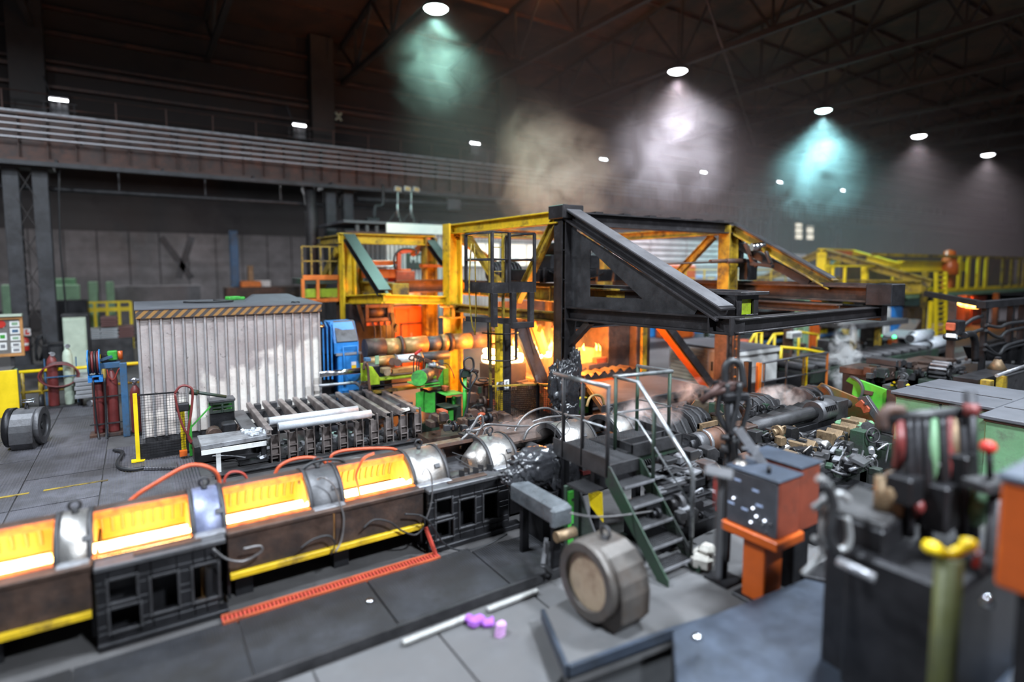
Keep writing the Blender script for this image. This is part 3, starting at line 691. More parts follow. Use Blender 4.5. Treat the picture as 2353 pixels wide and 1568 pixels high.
# ================================================================== stair and crossing platform
ZP = 1.4; SX0, SX1, SY = 5.08, 5.65, 5.47
t = T('steel_stair', 'steel stair with grating treads and pipe handrails crossing the line', 'stair', (5.4, 5.5, .25))
def grid(x0, x1, y0, y1, z, st=.035, b=.006, h=.03):
    g = MB()
    for i in range(int((x1 - x0) / st) + 1): g.box(x0 + i * st, x0 + i * st + b, y0, y1, z - h, z)
    for i in range(int((y1 - y0) / st) + 1): g.box(x0, x1, y0 + i * st, y0 + i * st + b, z - h * .6, z - .002)
    return g
P(t, 'platform_grating', m_grey, grid(SX0, SX1, SY, 6.62, ZP), kind='stuff')
P(t, 'platform_frame', m_dark, MB().box(SX0 - .02, SX1 + .02, SY - .02, SY, ZP - .16, ZP + .01).box(SX0 - .02, SX0, SY, 6.62, ZP - .16, ZP + .1).box(SX1, SX1 + .02, SY, 6.6, ZP - .16, ZP), .004)
P(t, 'deck_grating', m_grey, grid(SX1, 6.72, 5.68, 6.5, ZP + .02), kind='stuff')
P(t, 'kick_plate', m_dark, MB().box(SX1 + .05, 6.74, 5.64, 5.66, ZP - .06, ZP + .13).box(SX1 + .05, SX1 + .07, 5.64, 6.1, ZP, ZP + .13).box(6.72, 6.74, 5.64, 6.5, ZP - .06, ZP + .13).box(SX1 + .05, 6.74, 5.95, 5.97, ZP - .02, ZP + .1), .003)
P(t, 'deck_beam', m_greend, MB().box(SX1, 6.74, 5.70, 5.76, ZP - .16, ZP - .02).box(SX1, 6.74, 6.42, 6.5, ZP - .16, ZP - .02))
SB = 4.56; ZB = .27; ns = 5
for x in (SX0, SX1): P(t, 'stringer', m_greend, MB().prism([(x - .012, SY + .02, ZP), (x - .012, SY + .02, ZP - .24), (x - .012, SB, ZB - .02), (x - .012, SB - .16, ZB - .02), (x - .012, SB - .16, ZB + .06), (x - .012, SY - .06, ZP)], (.024, 0, 0)), .003)
for i in range(ns):
    f = (i + 1) / (ns + .6); y = SY - .06 - f * (SY - SB); z = ZP - f * (ZP - ZB)
    tr = P(t, 'tread', m_dark, MB().box(SX0 + .015, SX1 - .015, y - .085, y - .075, z - .035, z + .006).box(SX0 + .015, SX1 - .015, y + .13, y + .14, z - .035, z), 0)
    gr = bpy.data.objects.new('tread_grating', grid(SX0 + .015, SX1 - .015, y - .075, y + .13, z).mesh('tread_grating', wl(tr))); C.objects.link(gr); gr.parent = tr; gr.data.materials.append(m_grey); gr['kind'] = 'stuff'
    no = bpy.data.objects.new('nosing', MB().box(SX0 + .015, SX1 - .015, y - .095, y - .085, z - .02, z + .012).mesh('nosing', wl(tr))); C.objects.link(no); no.parent = tr; no.data.materials.append(m_lite)
RH = ZP + 1.05; m_rail = M('worn_handrail', (.34, .35, .36), .3, .7, .35, 5, dirt=(.08, .09, .09), damt=.4)
P(t, 'handrail', m_rail, MB().tube([(SX0, SY - .02, RH), (SX0, 6.62, RH)], .031, 10)); P(t, 'mid_rail', m_rail, MB().tube([(SX0, SY, ZP + .5), (SX0, 6.62, ZP + .5)], .013, 8))
for y in (SY, 5.98, 6.4): P(t, 'rail_post', m_dark, MB().tube([(SX0, y, ZP - .14), (SX0, y, RH)], .027, 8))
P(t, 'handrail', m_rail, MB().tube([(6.56, 6.42, RH), (6.66, 5.80, RH), (SX1, 5.97, RH), (SX1, 5.5, RH), (SX1, 4.60, 1.55), (SX1, 4.55, 1.42), (SX1, 4.55, .66)], .029, 10))
P(t, 'mid_rail', m_rail, MB().tube([(6.56, 6.42, ZP + .52), (6.66, 5.80, ZP + .52), (SX1, 5.97, ZP + .52), (SX1, 5.5, ZP + .52), (SX1, 4.56, 1.05)], .013, 8))
for x, y, z0 in ((SX1, 5.93, ZP - .1), (6.64, 5.82, ZP - .1), (6.56, 6.4, ZP - .1), (SX1, 5.2, .95)): P(t, 'rail_post', m_greend, MB().tube([(x, y, z0), (x, y, RH if y > 5.3 else RH - .3)], .027, 8))
P(t, 'rail_post', m_greend, MB().tube([(SX1, 4.55, ZB), (SX1, 4.55, 1.42)], .022, 8))
for x in (SX0 + .05, 6.6): P(t, 'leg', m_black, MB().box(x - .05, x + .05, 6.38, 6.48, 0, ZP - .1).box(x - .05, x + .05, 5.72, 5.80, 0, ZP - .15))
t = T('yellow_guard', 'soiled yellow triangular guard plate under the stair platform', 'guard plate', (5.0, 5.6, .5))
P(t, 'plate', m_yelb, MB().prism([(4.98, 5.75, 1.02), (5.06, 5.55, 1.02), (5.06, 5.52, .62), (4.99, 5.70, .80)], (.012, 0, 0))); P(t, 'mesh_panel', m_dark, grid(4.75, 5.06, 5.5, 5.9, 1.1))
# ================================================================== the big black and yellow gantry
m_gblk = M('sooty_gantry_steel', (.040, .036, .038), .38, .45, .45, 1.5, dirt=(.09, .085, .09), damt=.36, dscale=3)
m_gyel = M('sooty_yellow_gantry', (.42, .27, .02), .45, 0, .5, 1.5, dirt=(.07, .045, .02), damt=.48, dscale=2)
t = T('forging_gantry', 'big black gantry with sloping brackets and yellow rear chords at the centre', 'gantry', (12, 13, 0))
X1, X2, YF, YB = 8.75, 15.0, 11.0, 16.35
TP1 = GX(1684, 746, X1); TP2 = GX(2008, 716, 15.7)
# posts
P(t, 'post', m_gblk, MB().ibm((X1, YF, 0), (X1, YF, 5.25), .34, .46, .05, (0, 1, 0)).box(X1 - .23, X1 - .2, YF - .16, YF + .16, 0, 5.2), .006)
P(t, 'post_head', m_gblk, MB().box(X1 - .32, X1 + .32, YF - .30, YF + .28, 5.15, 5.48), .02)
for z in (.9, 1.6, 2.3, 3.0, 3.7, 4.4): P(t, 'stiffener', m_gblk, MB().box(X1 - .2, X1 + .22, YF - .2, YF + .2, z, z + .03))
P(t, 'post', m_gyel, MB().ibm((X2, YF, 2.9), (X2, YF, 5.25), .40, .44, .05, (1, 0, 0)), .006); P(t, 'post_foot', m_brown, MB().box(14.8, 15.45, YF - .2, YF + .25, -.03, 2.9), .01)
P(t, 'post', m_gblk, MB().box(X2 + .3, X2 + .42, YF - .25, YF + .1, 4.0, 5.2), .01)
P(t, 'rear_post', m_yel, MB().ibm((8.45, YB, 0), (8.45, YB, 5.36), .46, .46, .06, (1, 0, 0)), .006, label='yellow rear post')
P(t, 'rear_post', m_gyel, MB().ibm((14.9, YB, 0), (14.9, YB, 5.2), .40, .44, .05, (1, 0, 0)), .006)
P(t, 'collar', m_gyel, MB().box(8.15, 8.75, 16.0, 16.7, 2.75, 2.84).box(8.15, 8.75, 16.0, 16.7, 2.40, 2.45), .006)
P(t, 'collar_web', m_gyel, MB().box(8.25, 8.35, 16.02, 16.1, 2.45, 2.75).box(8.55, 8.65, 16.02, 16.1, 2.45, 2.75))
# top chords
P(t, 'top_chord', m_gblk, MB().ibm((X1, YF, 5.17), (X2, YF, 5.17), .34, .34, .04), .006, label='sooty front chord')
P(t, 'top_chord', m_yel, MB().ibm((8.6, YF, 5.20), (8.5, YB, 5.20), .30, .30, .04), .006); P(t, 'top_chord', m_gyel, MB().ibm((X2, YF, 5.12), (15.1, YB, 5.12), .30, .28, .04), .006)
P(t, 'top_chord', m_gyel, MB().ibm((8.5, YB, 5.12), (15.0, YB, 5.12), .3, .3, .04), .006)
for i in range(6): P(t, 'clip', m_gblk, MB().box(9.6 + i * .95, 9.85 + i * .95, YF - .12, YF + .12, 5.34, 5.38))
# brackets with diagonals
P(t, 'bracket_beam', m_gblk, MB().ibm((X1, YF, 2.90), (X1, TP1.y - .1, TP1.z - .02), .30, .32, .04), .006)
DT = V((X1, YF - .15, 5.28)); DB = V((X1, TP1.y + .15, TP1.z + .16))
P(t, 'diagonal', m_gblk, MB().ibm(DT, DB, .42, .26, .04), .006, label='grey-topped sloping bracket leg, lamplit on top')
m_cap = M('lamplit_flange_top', (.20, .195, .205), .4, .5, .3, 3, dirt=(.08, .075, .08), damt=.42)  # lamplight on the sloping flange put into a lighter grey
P(t, 'diagonal_cap', m_cap, MB().bar(DT + V((0, 0, .15)), DB + V((0, 0, .15)), .42, .03))
a, b, c = GX(1342, 545, X1), GX(1328, 725, X1), GX(1575, 722, X1); ia, ib, ic = GX(1356, 574, X1), GX(1354, 682, X1), GX(1476, 687, X1)
A0 = V((X1, YF - .2, 4.95)); B0 = V((X1, YF - .2, 2.98)); C0 = V((X1, TP1.y + .9, 3.02)); D0 = V((X1, TP1.y + .75, 3.25))
g = MB()
for q in ([A0, B0, ib, ia], [B0, C0, ic, ib], [C0, D0, ic], [D0, A0, ia, ic]): g.prism(q, (.025, 0, 0))
P(t, 'gusset_plate', m_dark, g, 0, label='plate with a triangular opening')
P(t, 'bracket_beam', m_gblk, MB().ibm((X2 + .5, YF, 3.0), (15.7, TP2.y, TP2.z), .26, .26, .035), .006)
d2t = V((X2 + .15, YF - .1, 5.15)); d2b = GX(1915, 655, 15.6)
P(t, 'diagonal', m_gyel, MB().ibm(d2t, d2b, .34, .30, .04), .006)
P(t, 'diagonal_cap', m_dark, MB().bar(d2t + V((0, 0, .17)), d2b + V((0, 0, .17)), .40, .04)); P(t, 'diagonal_stay', m_gblk, MB().bar(GX(1690, 560, 15.3), GX(1860, 652, 15.5), .16, .22))
P(t, 'front_tie', m_gblk, MB().ibm((X1 - .1, TP1.y - .05, TP1.z - .02), (15.75, TP2.y - .1, TP2.z), .28, .27, .035), .006, label='long tie joining the bracket tips')
for y0 in (-.1, .35): P(t, 'tip_stiffener', m_gblk, MB().box(X1 - .2, X1 + .2, TP1.y + y0, TP1.y + y0 + .03, TP1.z - .18, TP1.z + .14))
P(t, 'corner_block', m_gblk, MB().box(15.55, 15.85, TP2.y - .25, TP2.y + .2, TP2.z - .22, TP2.z + .18), .01)
# rail beams across the gantry
RB = GX(2030, 664, 15.6)
P(t, 'rail_beam', m_brown, MB().ibm((15.6, 18.0, 3.32), (15.6, RB.y, 3.32), .40, .42, .05), .008); P(t, 'rail', m_gblk, MB().box(15.45, 15.75, RB.y, 18, 3.53, 3.60)); P(t, 'end_box', m_black, MB().box(15.25, 15.95, RB.y - .35, RB.y + .25, 3.06, 3.60), .02)
P(t, 'lower_rail_beam', m_brown, MB().ibm((14.9, 17, 2.95), (14.9, 7.6, 2.95), .30, .24, .04), .006)
NB = GX(1706, 690, 9.4)
P(t, 'rail_beam', m_gyel, MB().ibm((9.4, 17.5, 3.30), (9.4, 9.6, 3.30), .36, .42, .05), .008); P(t, 'rail_beam', m_gblk, MB().ibm((9.4, 9.6, 3.30), (9.4, NB.y + .1, 3.30), .36, .42, .05), .008)
P(t, 'rail', m_gblk, MB().box(9.25, 9.55, NB.y, 17.5, 3.51, 3.58)); P(t, 'end_box', m_gblk, MB().holes(9.08, 9.72, 3.05, 3.52, NB.y - .12, NB.y - .08, [(9.22, 9.58, 3.14, 3.42)]).box(9.08, 9.14, NB.y - .1, NB.y + .5, 3.05, 3.5).box(9.66, 9.72, NB.y - .1, NB.y + .5, 3.05, 3.5).box(9.0, 9.85, NB.y - .25, NB.y + .7, 3.5, 3.56), .004)
P(t, 'end_panel', m_lime, MB().box(9.2, 9.6, NB.y - .05, NB.y - .03, 3.12, 3.44))
for i in range(6): P(t, 'rib', m_gyel, MB().box(9.20, 9.24, 12.2 + i * .75, 12.24 + i * .75, 3.1, 3.5))
P(t, 'lower_chord', m_gyel, MB().ibm((8.5, YB, 2.72), (8.7, YF, 2.78), .28, .24, .035), .006); P(t, 'lower_chord', m_gblk, MB().ibm((8.75, YF, 2.6), (15, YF, 2.6), .25, .22, .03), .006)
# braces
P(t, 'brace', m_gyel, MB().ibm(GX(1277, 508, 8.6), GX(1188, 692, 8.6), .18, .22, .03), .004); P(t, 'brace', m_gyel, MB().ibm(GX(1068, 535, 8.5), GX(1148, 655, 8.5), .18, .20, .03), .004)
P(t, 'brace', m_gyel, MB().ibm(GX(1640, 542, 15.05), GX(1545, 642, 15.05), .18, .22, .03), .004); P(t, 'brace', m_gyel, MB().ibm((8.6, YB, 5.0), (11.5, YB, 3.2), .18, .2, .03))
P(t, 'knee_brace', m_gblk, MB().bar((X1, YF - .15, 2.1), (X1, YF - .95, 2.75), .16, .14)); P(t, 'knee_brace', m_oran, MB().bar(GY(1520, 750, 11.2), GY(1622, 884, 11.2), .30, .18), label='orange-firelit strut')  # orange face is firelight put into the strut's colour
P(t, 'knee_cap', m_gblk, MB().bar(GY(1534, 750, 11.05), GY(1634, 884, 11.05), .14, .22))
# roller carried on the right-hand slope
t = T('guide_roller', 'silver roller held in brown arms on the right-hand sloping beam', 'roller', GX(1735, 600, 15.0))
p = GX(1742, 568, 14.9); P(t, 'roller', m_chrome, MB().cyl(p + V((-.18, .08, 0)), p + V((.16, -.08, .03)), .11, 16)); P(t, 'collar', m_dark, MB().cyl(p + V((-.03, .014, .0)), p + V((.03, -.014, .005)), .117, 16))
P(t, 'arm', m_rust, MB().bar(GX(1713, 560, 15), GX(1728, 602, 15), .10, .07).bar(GX(1728, 602, 15), GX(1740, 612, 15), .1, .1)); P(t, 'arm', m_gblk, MB().bar(GX(1760, 578, 15), GX(1772, 606, 15), .12, .06)); P(t, 'seat', m_gblk, MB().bar(GX(1726, 606, 15), GX(1776, 612, 15), .16, .1), .01)
t = T('spindle', 'brown spindle and dark drive box hung on the right-hand yellow post', 'drive', GY(1690, 640, 10.6))
P(t, 'spindle', m_rust, MB().cyl(GY(1632, 601, 10.6), GY(1668, 600, 10.6), .06, 10).cyl(GY(1668, 600, 10.6), GY(1712, 600, 10.6), .075, 10)); P(t, 'drive_box', m_black, MB().box(15.25, 15.75, 10.5, 10.8, 3.62, 4.25), .02)
P(t, 'thin_rod', m_rust, MB().cyl(GY(1500, 608, 10.6), GY(1632, 603, 10.6), .025, 8))

# manipulator machinery riding on the rails behind the post
t = T('press_carriage', 'black press carriage with stepped housings riding on the gantry rails', 'press', (10.2, 13, 3.55))
P(t, 'frame', m_black, MB().box(9.0, 12.4, 12.4, 14.0, 3.6, 3.95), .02); P(t, 'housing', m_black, MB().box(9.6, 11.4, 12.7, 13.6, 3.95, 4.35), .02); P(t, 'top_housing', m_black, MB().box(9.9, 11.1, 12.8, 13.4, 4.35, 4.7), .02)
P(t, 'hatch', m_dark, MB().box(10.2, 10.5, 12.9, 13.2, 4.7, 4.78), .01)
for i in range(5): P(t, 'fin', m_dark, MB().box(9.1 + i * .62, 9.16 + i * .62, 12.3, 12.4, 3.6, 4.0))
for i in range(2): P(t, 'cable', m_rub, MB().tube([(9.3 + i * .9, 12.38, 3.9), (9.8 + i * .9, 12.30, 3.72), (10.4 + i * .8, 12.34, 3.86)], .03, 6, sm=4))
t = T('motor_block', 'black ribbed motor block on the rail left of the press carriage', 'motor', (8.9, 14.2, 3.55))
P(t, 'body', m_black, MB().cyl((8.5, 14.1, 3.85), (9.4, 14.1, 3.85), .3, 12), 0); P(t, 'base', m_black, MB().box(8.5, 9.4, 13.8, 14.4, 3.52, 3.62))
for i in range(7): P(t, 'fin', m_dark, MB().arc((8.55 + i * .12, 14.1, 3.85), (8.59 + i * .12, 14.1, 3.85), .34, .3, 0, 360, 14))
S('hose_bundle', 'black bundled ends of hoses beyond the plate opening', 'hose bundle', m_rub, MB().tube([(12, 14, 4.15), (12.6, 13.6, 4.6), (13.2, 13.3, 4.55)], .07, 6, sm=4).tube([(12, 14.1, 4.1), (12.7, 13.8, 4.75), (13.3, 13.5, 4.72)], .06, 6, sm=4).tube([(12, 14.2, 4.1), (12.6, 14, 4.68), (13.1, 13.8, 4.8)], .06, 6, sm=4))

# ---- access basket and caged ladder on the left of the black post
t = T('access_basket', 'black railed basket platform with a kick plate left of the black gantry post', 'platform', GY(1165, 740, 11.2))
q = GY(1100, 655, 11.6); bx0, bx1, by0, by1, bz = GY(1100, 660, 11.5).x, GY(1222, 660, 11.0).x, 10.9, 12.1, GY(1165, 662, 11.2).z
P(t, 'deck', m_dark, MB().box(bx0, bx1, by0, by1, bz - .05, bz), .004); P(t, 'kick_plate', m_gblk, MB().box(bx0, bx1, by0 - .02, by0, bz - .1, bz + .14).box(bx0 - .02, bx0, by0, by1, bz - .1, bz + .14).box(bx1, bx1 + .02, by0, by1, bz - .1, bz + .14))
for x, y in ((bx0, by0), (bx1, by0), (bx0 + .45, by0), (bx0, by1), (bx1, by1)): P(t, 'rail_post', m_gblk, MB().bar((x, y, bz - .1), (x, y, bz + 1.25), .06))
for z in (bz + 1.25, bz + .65): P(t, 'handrail', m_gblk, MB().tube([(bx0, by1, z), (bx0, by0, z), (bx1, by0, z), (bx1, by1, z)], .03, 8))
P(t, 'hanger_frame', m_gblk, MB().bar((bx0 + .05, by0, bz - .1), (bx0 + .05, by0, bz - .85), .12).bar((bx0 + .55, by0, bz - .1), (bx0 + .55, by0, bz - .9), .12).bar((bx1 - .1, by0, bz - .1), (bx1 - .1, by0, bz - .82), .12).bar((bx0 + .5, by0, bz - .85), (bx1 - .04, by0, bz - .85), .14).bar((bx0, by1, bz - .75), (bx0 + .55, by0, bz - .75), .12), .006)
t = T('caged_ladder', 'yellow and black caged ladder hanging below the railed basket', 'ladder', GY(1140, 800, 12.0))
lx0, lx1 = GY(1126, 700, 12.2).x, GY(1156, 700, 12.2).x; lz0, lz1 = GY(1140, 985, 12.2).z, GY(1140, 532, 12.2).z
P(t, 'stile', m_yeld, MB().bar((lx0, 12.2, max(0, lz0)), (lx0, 12.2, lz1), .06)); P(t, 'stile', m_yeld, MB().bar((lx1, 12.2, max(0, lz0)), (lx1, 12.2, lz1), .06))
r0 = P(t, 'rung', m_yeld, MB().cyl((lx0, 12.2, .3), (lx1, 12.2, .3), .015, 6))
for i in range(1, 16): share(t, r0, 'rung', V(t.location) + V((0, 0, i * .3)))
for z in (1.75, 2.4): P(t, 'cage_hoop', m_gblk, MB().tube([((lx0 + lx1) / 2 - .45 * math.cos(i * math.pi / 8), 12.15 - .6 * math.sin(i * math.pi / 8), z) for i in range(9)], .02, 6))
for i in range(1, 8, 2): P(t, 'cage_strap', m_gblk, MB().bar(((lx0 + lx1) / 2 - .45 * math.cos(i * math.pi / 8), 12.15 - .6 * math.sin(i * math.pi / 8), 1.75), ((lx0 + lx1) / 2 - .45 * math.cos(i * math.pi / 8), 12.15 - .6 * math.sin(i * math.pi / 8), 2.7), .05, .012))
S('hanging_chain', 'thin yellow and black pull lines hanging from the basket', 'cable', m_yeld, MB().tube([GY(1083, 560, 11.8), GY(1078, 660, 11.8), GY(1084, 740, 11.8), GY(1092, 765, 11.8)], .02, 6, sm=4).tube([GY(1090, 560, 11.8), GY(1094, 700, 11.8), GY(1091, 770, 11.8)], .018, 6, sm=4))

# ================================================================== the hot press between the legs
def hb(px0, py0, px1, py1, Y, d, name, label, m, lift=0, grp='white-hot billets in the press'):
    p = GY(px0, py1, Y); q = GY(px1, py0, Y)
    return S(name, label, 'billet', m, MB().box(p.x, q.x, Y, Y + d, min(p.z, q.z), max(p.z, q.z)), grp, .04)
hb(1127, 818, 1149, 838, 12.9, .5, 'hot_billet', 'lower white-hot billet left of the yellow-edged column', m_hot); hb(1129, 804, 1148, 817, 13.0, .5, 'hot_billet', 'upper white-hot billet stacked left of the yellow-edged column', m_hot)
hb(1171, 812, 1204, 836, 13.2, .5, 'hot_billet', 'white-hot billet right of the yellow-edged column', m_hot); hb(1173, 799, 1192, 812, 13.3, .5, 'hot_billet', 'small white-hot billet piled right of the yellow-edged column', m_hot)
hb(1226, 808, 1250, 826, 13.8, .5, 'hot_billet', 'white-hot billet under the press arms', m_hot); hb(1224, 796, 1236, 810, 13.8, .4, 'hot_billet', 'tilted white-hot billet against the press arm', m_hot); hb(1259, 804, 1269, 822, 13.6, .3, 'hot_billet', 'narrow white-hot billet beside the black post', m_hot)
m_panel = GL('glowing_chamber', (1, .40, .035), 1.5, (1, .55, .09), 2.5, 1.9)
t = T('furnace_mouth', 'glowing yellow furnace mouth right of the black post', 'furnace', GY(1360, 836, 13.0))
p = GY(1338, 836, 13.2); q = GY(1382, 803, 13.2)
P(t, 'mouth', m_panel, MB().box(p.x, q.x, 13.2, 13.9, p.z, q.z)); P(t, 'surround', m_brown, MB().box(q.x, q.x + .9, 12.9, 14.0, 0, 2.3), .02, label='brown chamber wall'); P(t, 'surround', m_brown, MB().box(q.x + .9, q.x + 1.5, 12.6, 13.8, 0, 2.7), .02)
P(t, 'sill', m_rust, MB().box(p.x, q.x + .05, 12.9, 13.3, p.z - .14, p.z), .01); P(t, 'charge_block', m_orand, MB().box(p.x + .35, q.x, 12.95, 13.15, p.z, p.z + .16), .01); P(t, 'base', m_brown, MB().box(p.x - .2, q.x, 13, 14, 0, p.z - .1), .01)
P(t, 'wall_strip', m_gyel, MB().box(q.x + 1.05, q.x + 1.25, 12.5, 12.6, .3, 2.7))
def flame(px, py, h, Y, label, w=.35, seed=0):
    b = GY(px, py, Y); hz = h * mpp(b); n = 8; mb = MB(); rings = 9
    for i in range(rings + 1):
        f = i / rings; r = w * hz * (math.sin(math.pi * min(1, f * .9 + .14)) ** 1.2) * (1 - f * .55) + .004
        c = b + V((.16 * hz * math.sin(f * 5 + seed) * f, .05 * f, hz * f))
        mb.v += [tuple(c + V((r * math.cos(2 * math.pi * j / n), r * .6 * math.sin(2 * math.pi * j / n), 0))) for j in range(n)]
    for i in range(rings):
        for j in range(n): mb.f.append([i * n + j, i * n + (j + 1) % n, (i + 1) * n + (j + 1) % n, (i + 1) * n + j]); mb.s.append(True)
    return S('flame', label, 'flame', m_flame, mb, 'flames in the press')
flame(1184, 806, 30, 13.1, 'tall flame over the billets right of the yellow-edged column', .2, 1); flame(1230, 806, 24, 13.7, 'flame licking up beside the press arms', .2, 2); flame(1266, 812, 34, 13.4, 'orange flame tongue beside the black post', .24, 4)
flame(1342, 806, 16, 13.1, 'round flame at the left of the glowing furnace mouth', .3, 3); flame(1371, 806, 18, 13.1, 'flame at the right of the glowing furnace mouth', .22, 5); flame(1379, 806, 16, 13.1, 'thin flame at the edge of the furnace mouth', .16, 6)
point('furnace_fire', (10.2, 13.0, 1.9), 1250, (1, .28, .035), .45); point('furnace_fire', (9.0, 14.0, 1.55), 800, (1, .28, .035), .35); point('furnace_fire', (11.6, 12.75, 1.7), 45, (1, .38, .06), .3); point('furnace_fire', (8.2, 17.6, 2.1), 750, (1, .30, .04), .3)
t = T('manipulator', 'wide grey press arm slanting down in front of the white-hot billets', 'machine arm', GY(1265, 905, 12.4))
m_arm = M('press_arm_steel', (.11, .095, .10), .45, .4, .35, 2, dirt=(.05, .04, .04), damt=.45)
P(t, 'arm', m_arm, MB().bar(GY(1192, 742, 12.6), GY(1258, 905, 12.2), .36, .14, (0, 1, 0)), .01); P(t, 'arm_flange', m_arm, MB().bar(GY(1206, 742, 12.55), GY(1226, 815, 12.4), .07, .18, (0, 1, 0))); P(t, 'pale_plate', m_lite, MB().bar(GY(1234, 862, 12.12), GY(1243, 886, 12.07), .14, .02, (0, 1, 0)))
t = T('manipulator', 'orange-lit channel arm slanting to the billet beside the black post', 'machine arm', GY(1248, 820, 13.4))
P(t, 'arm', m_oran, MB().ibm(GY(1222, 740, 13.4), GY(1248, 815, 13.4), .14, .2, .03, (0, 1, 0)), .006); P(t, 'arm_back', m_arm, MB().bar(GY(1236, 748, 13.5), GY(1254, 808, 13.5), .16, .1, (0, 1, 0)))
S('hanging_tag', 'small orange tag hanging among the press arms', 'tag', m_oran, MB().ob(GY(1240, 756, 13.0), (.07, .01, .10), 0, .4))
t = T('press_column', 'column with a yellow edge standing between two white-hot billets', 'column', GY(1158, 985, 12.0))
cz1 = GY(1158, 745, 11.9).z
xa = GY(1158, 870, 11.9).x; P(t, 'shaft', m_gblk, MB().box(xa - .05, xa + .22, 11.9, 12.25, 0, cz1), .008); P(t, 'yellow_edge', m_yel, MB().box(xa - .14, xa - .06, 11.86, 12.1, 0, cz1)); P(t, 'bracket', m_gblk, MB().cyl((xa - .13, 11.8, 1.0), (xa - .13, 11.8, 1.2), .06, 10))
t = T('back_press', 'brown back frame of the press with lit shelves between the black post and the arms', 'press frame', (11.6, 15, 0))
P(t, 'upright', m_brown, MB().box(GY(1256, 760, 14.5).x, GY(1264, 760, 14.5).x, 14.4, 14.6, 0, 3), .01); P(t, 'upright', m_gyel, MB().box(GY(1470, 800, 15).x, GY(1487, 800, 15).x, 14.9, 15.2, 0, 2.9), .01)
P(t, 'shelf', m_oran, MB().box(GY(1262, 776, 14.6).x, GY(1340, 776, 14.6).x, 14.5, 15.2, 2.0, 2.07)); P(t, 'upper_drum', m_black, MB().cyl((11.3, 14.9, 2.55), (13.4, 14.9, 2.55), .35, 16), 0); P(t, 'back_wall', m_brown, MB().box(9.8, 16, 15.7, 15.8, 0, 2.9))
for i in range(3): P(t, 'drip_plate', m_rust, MB().box(11.4 + i * .8, 12.0 + i * .8, 14.3, 14.45, 2.1, 2.3 + .1 * i), .01)
# lit plates and blocks on the press floor
rnd = random.Random(3)
BL = [(1110, 862, 1150, 872), (1148, 858, 1182, 868), (1176, 866, 1206, 878), (1185, 850, 1216, 860), (1205, 876, 1225, 886), (1208, 858, 1232, 868), (1128, 876, 1152, 884), (1236, 870, 1258, 880), (1152, 880, 1178, 890), (1100, 872, 1126, 880), (1222, 842, 1248, 850), (1160, 846, 1184, 853)]
BLN = ('long', 'second', 'wedge-like', 'high', 'brightest', 'tilted', 'low', 'narrow', 'front', 'leftmost', 'far right', 'far')
for i, b in enumerate(BL):
    p = GZ(b[0], b[3], .86); q = GZ(b[2], b[1], .86); w = max(.25, (b[2] - b[0]) * mpp(p))
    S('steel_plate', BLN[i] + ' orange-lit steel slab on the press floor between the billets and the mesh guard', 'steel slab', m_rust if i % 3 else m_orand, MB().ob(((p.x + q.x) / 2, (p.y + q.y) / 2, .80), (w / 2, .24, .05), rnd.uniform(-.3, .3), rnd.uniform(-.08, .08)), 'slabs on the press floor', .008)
t = T('press_bed', 'brown press bed under the lit slabs', 'press bed', (9.9, 13.5, 0)); P(t, 'bed', m_brown, MB().box(8.9, 12.6, 12.3, 14.8, 0, .75), .02); 
for ab, Yb in (((1127, 1149, 838), 12.9), ((1171, 1204, 836), 13.2), ((1224, 1250, 826), 13.8), ((1259, 1269, 822), 13.6)): p_ = GY(ab[0], ab[2], Yb); q_ = GY(ab[1], ab[2], Yb); P(t, 'anvil', m_brown, MB().box(p_.x - .05, q_.x + .05, Yb - .05, Yb + .5, .75, p_.z), .02)
P(t, 'bed_lip', m_orand, MB().box(8.9, 12.6, 12.2, 12.3, .66, .76))
S('glow_slab', 'slab still glowing on the press floor behind the slanting arm', 'steel slab', m_ember, MB().box(9.3, 10.0, 13.2, 13.7, .77, .84), None, .01)
vb = None
for i in range(6):
    p = GZ(1352 + i * 19, 872 - i * 3.2, .95); lab = ('first', 'second', 'third', 'fourth', 'fifth', 'last')[i] + ' from the black post in the row of notched dark blocks on the grey deck'
    if vb is None:
        vb = T('notched_block', lab, 'steel block', p, 'notched blocks at the deck edge'); w = .24
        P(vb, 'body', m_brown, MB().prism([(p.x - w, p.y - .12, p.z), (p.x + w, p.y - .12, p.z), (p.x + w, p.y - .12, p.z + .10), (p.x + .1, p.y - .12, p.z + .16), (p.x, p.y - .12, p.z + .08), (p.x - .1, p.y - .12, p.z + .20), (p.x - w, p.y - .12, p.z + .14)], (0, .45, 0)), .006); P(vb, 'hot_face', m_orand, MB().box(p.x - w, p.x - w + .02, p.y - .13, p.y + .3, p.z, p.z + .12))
    else: dup(vb, p, lab, -.25 + .1 * (i % 3))
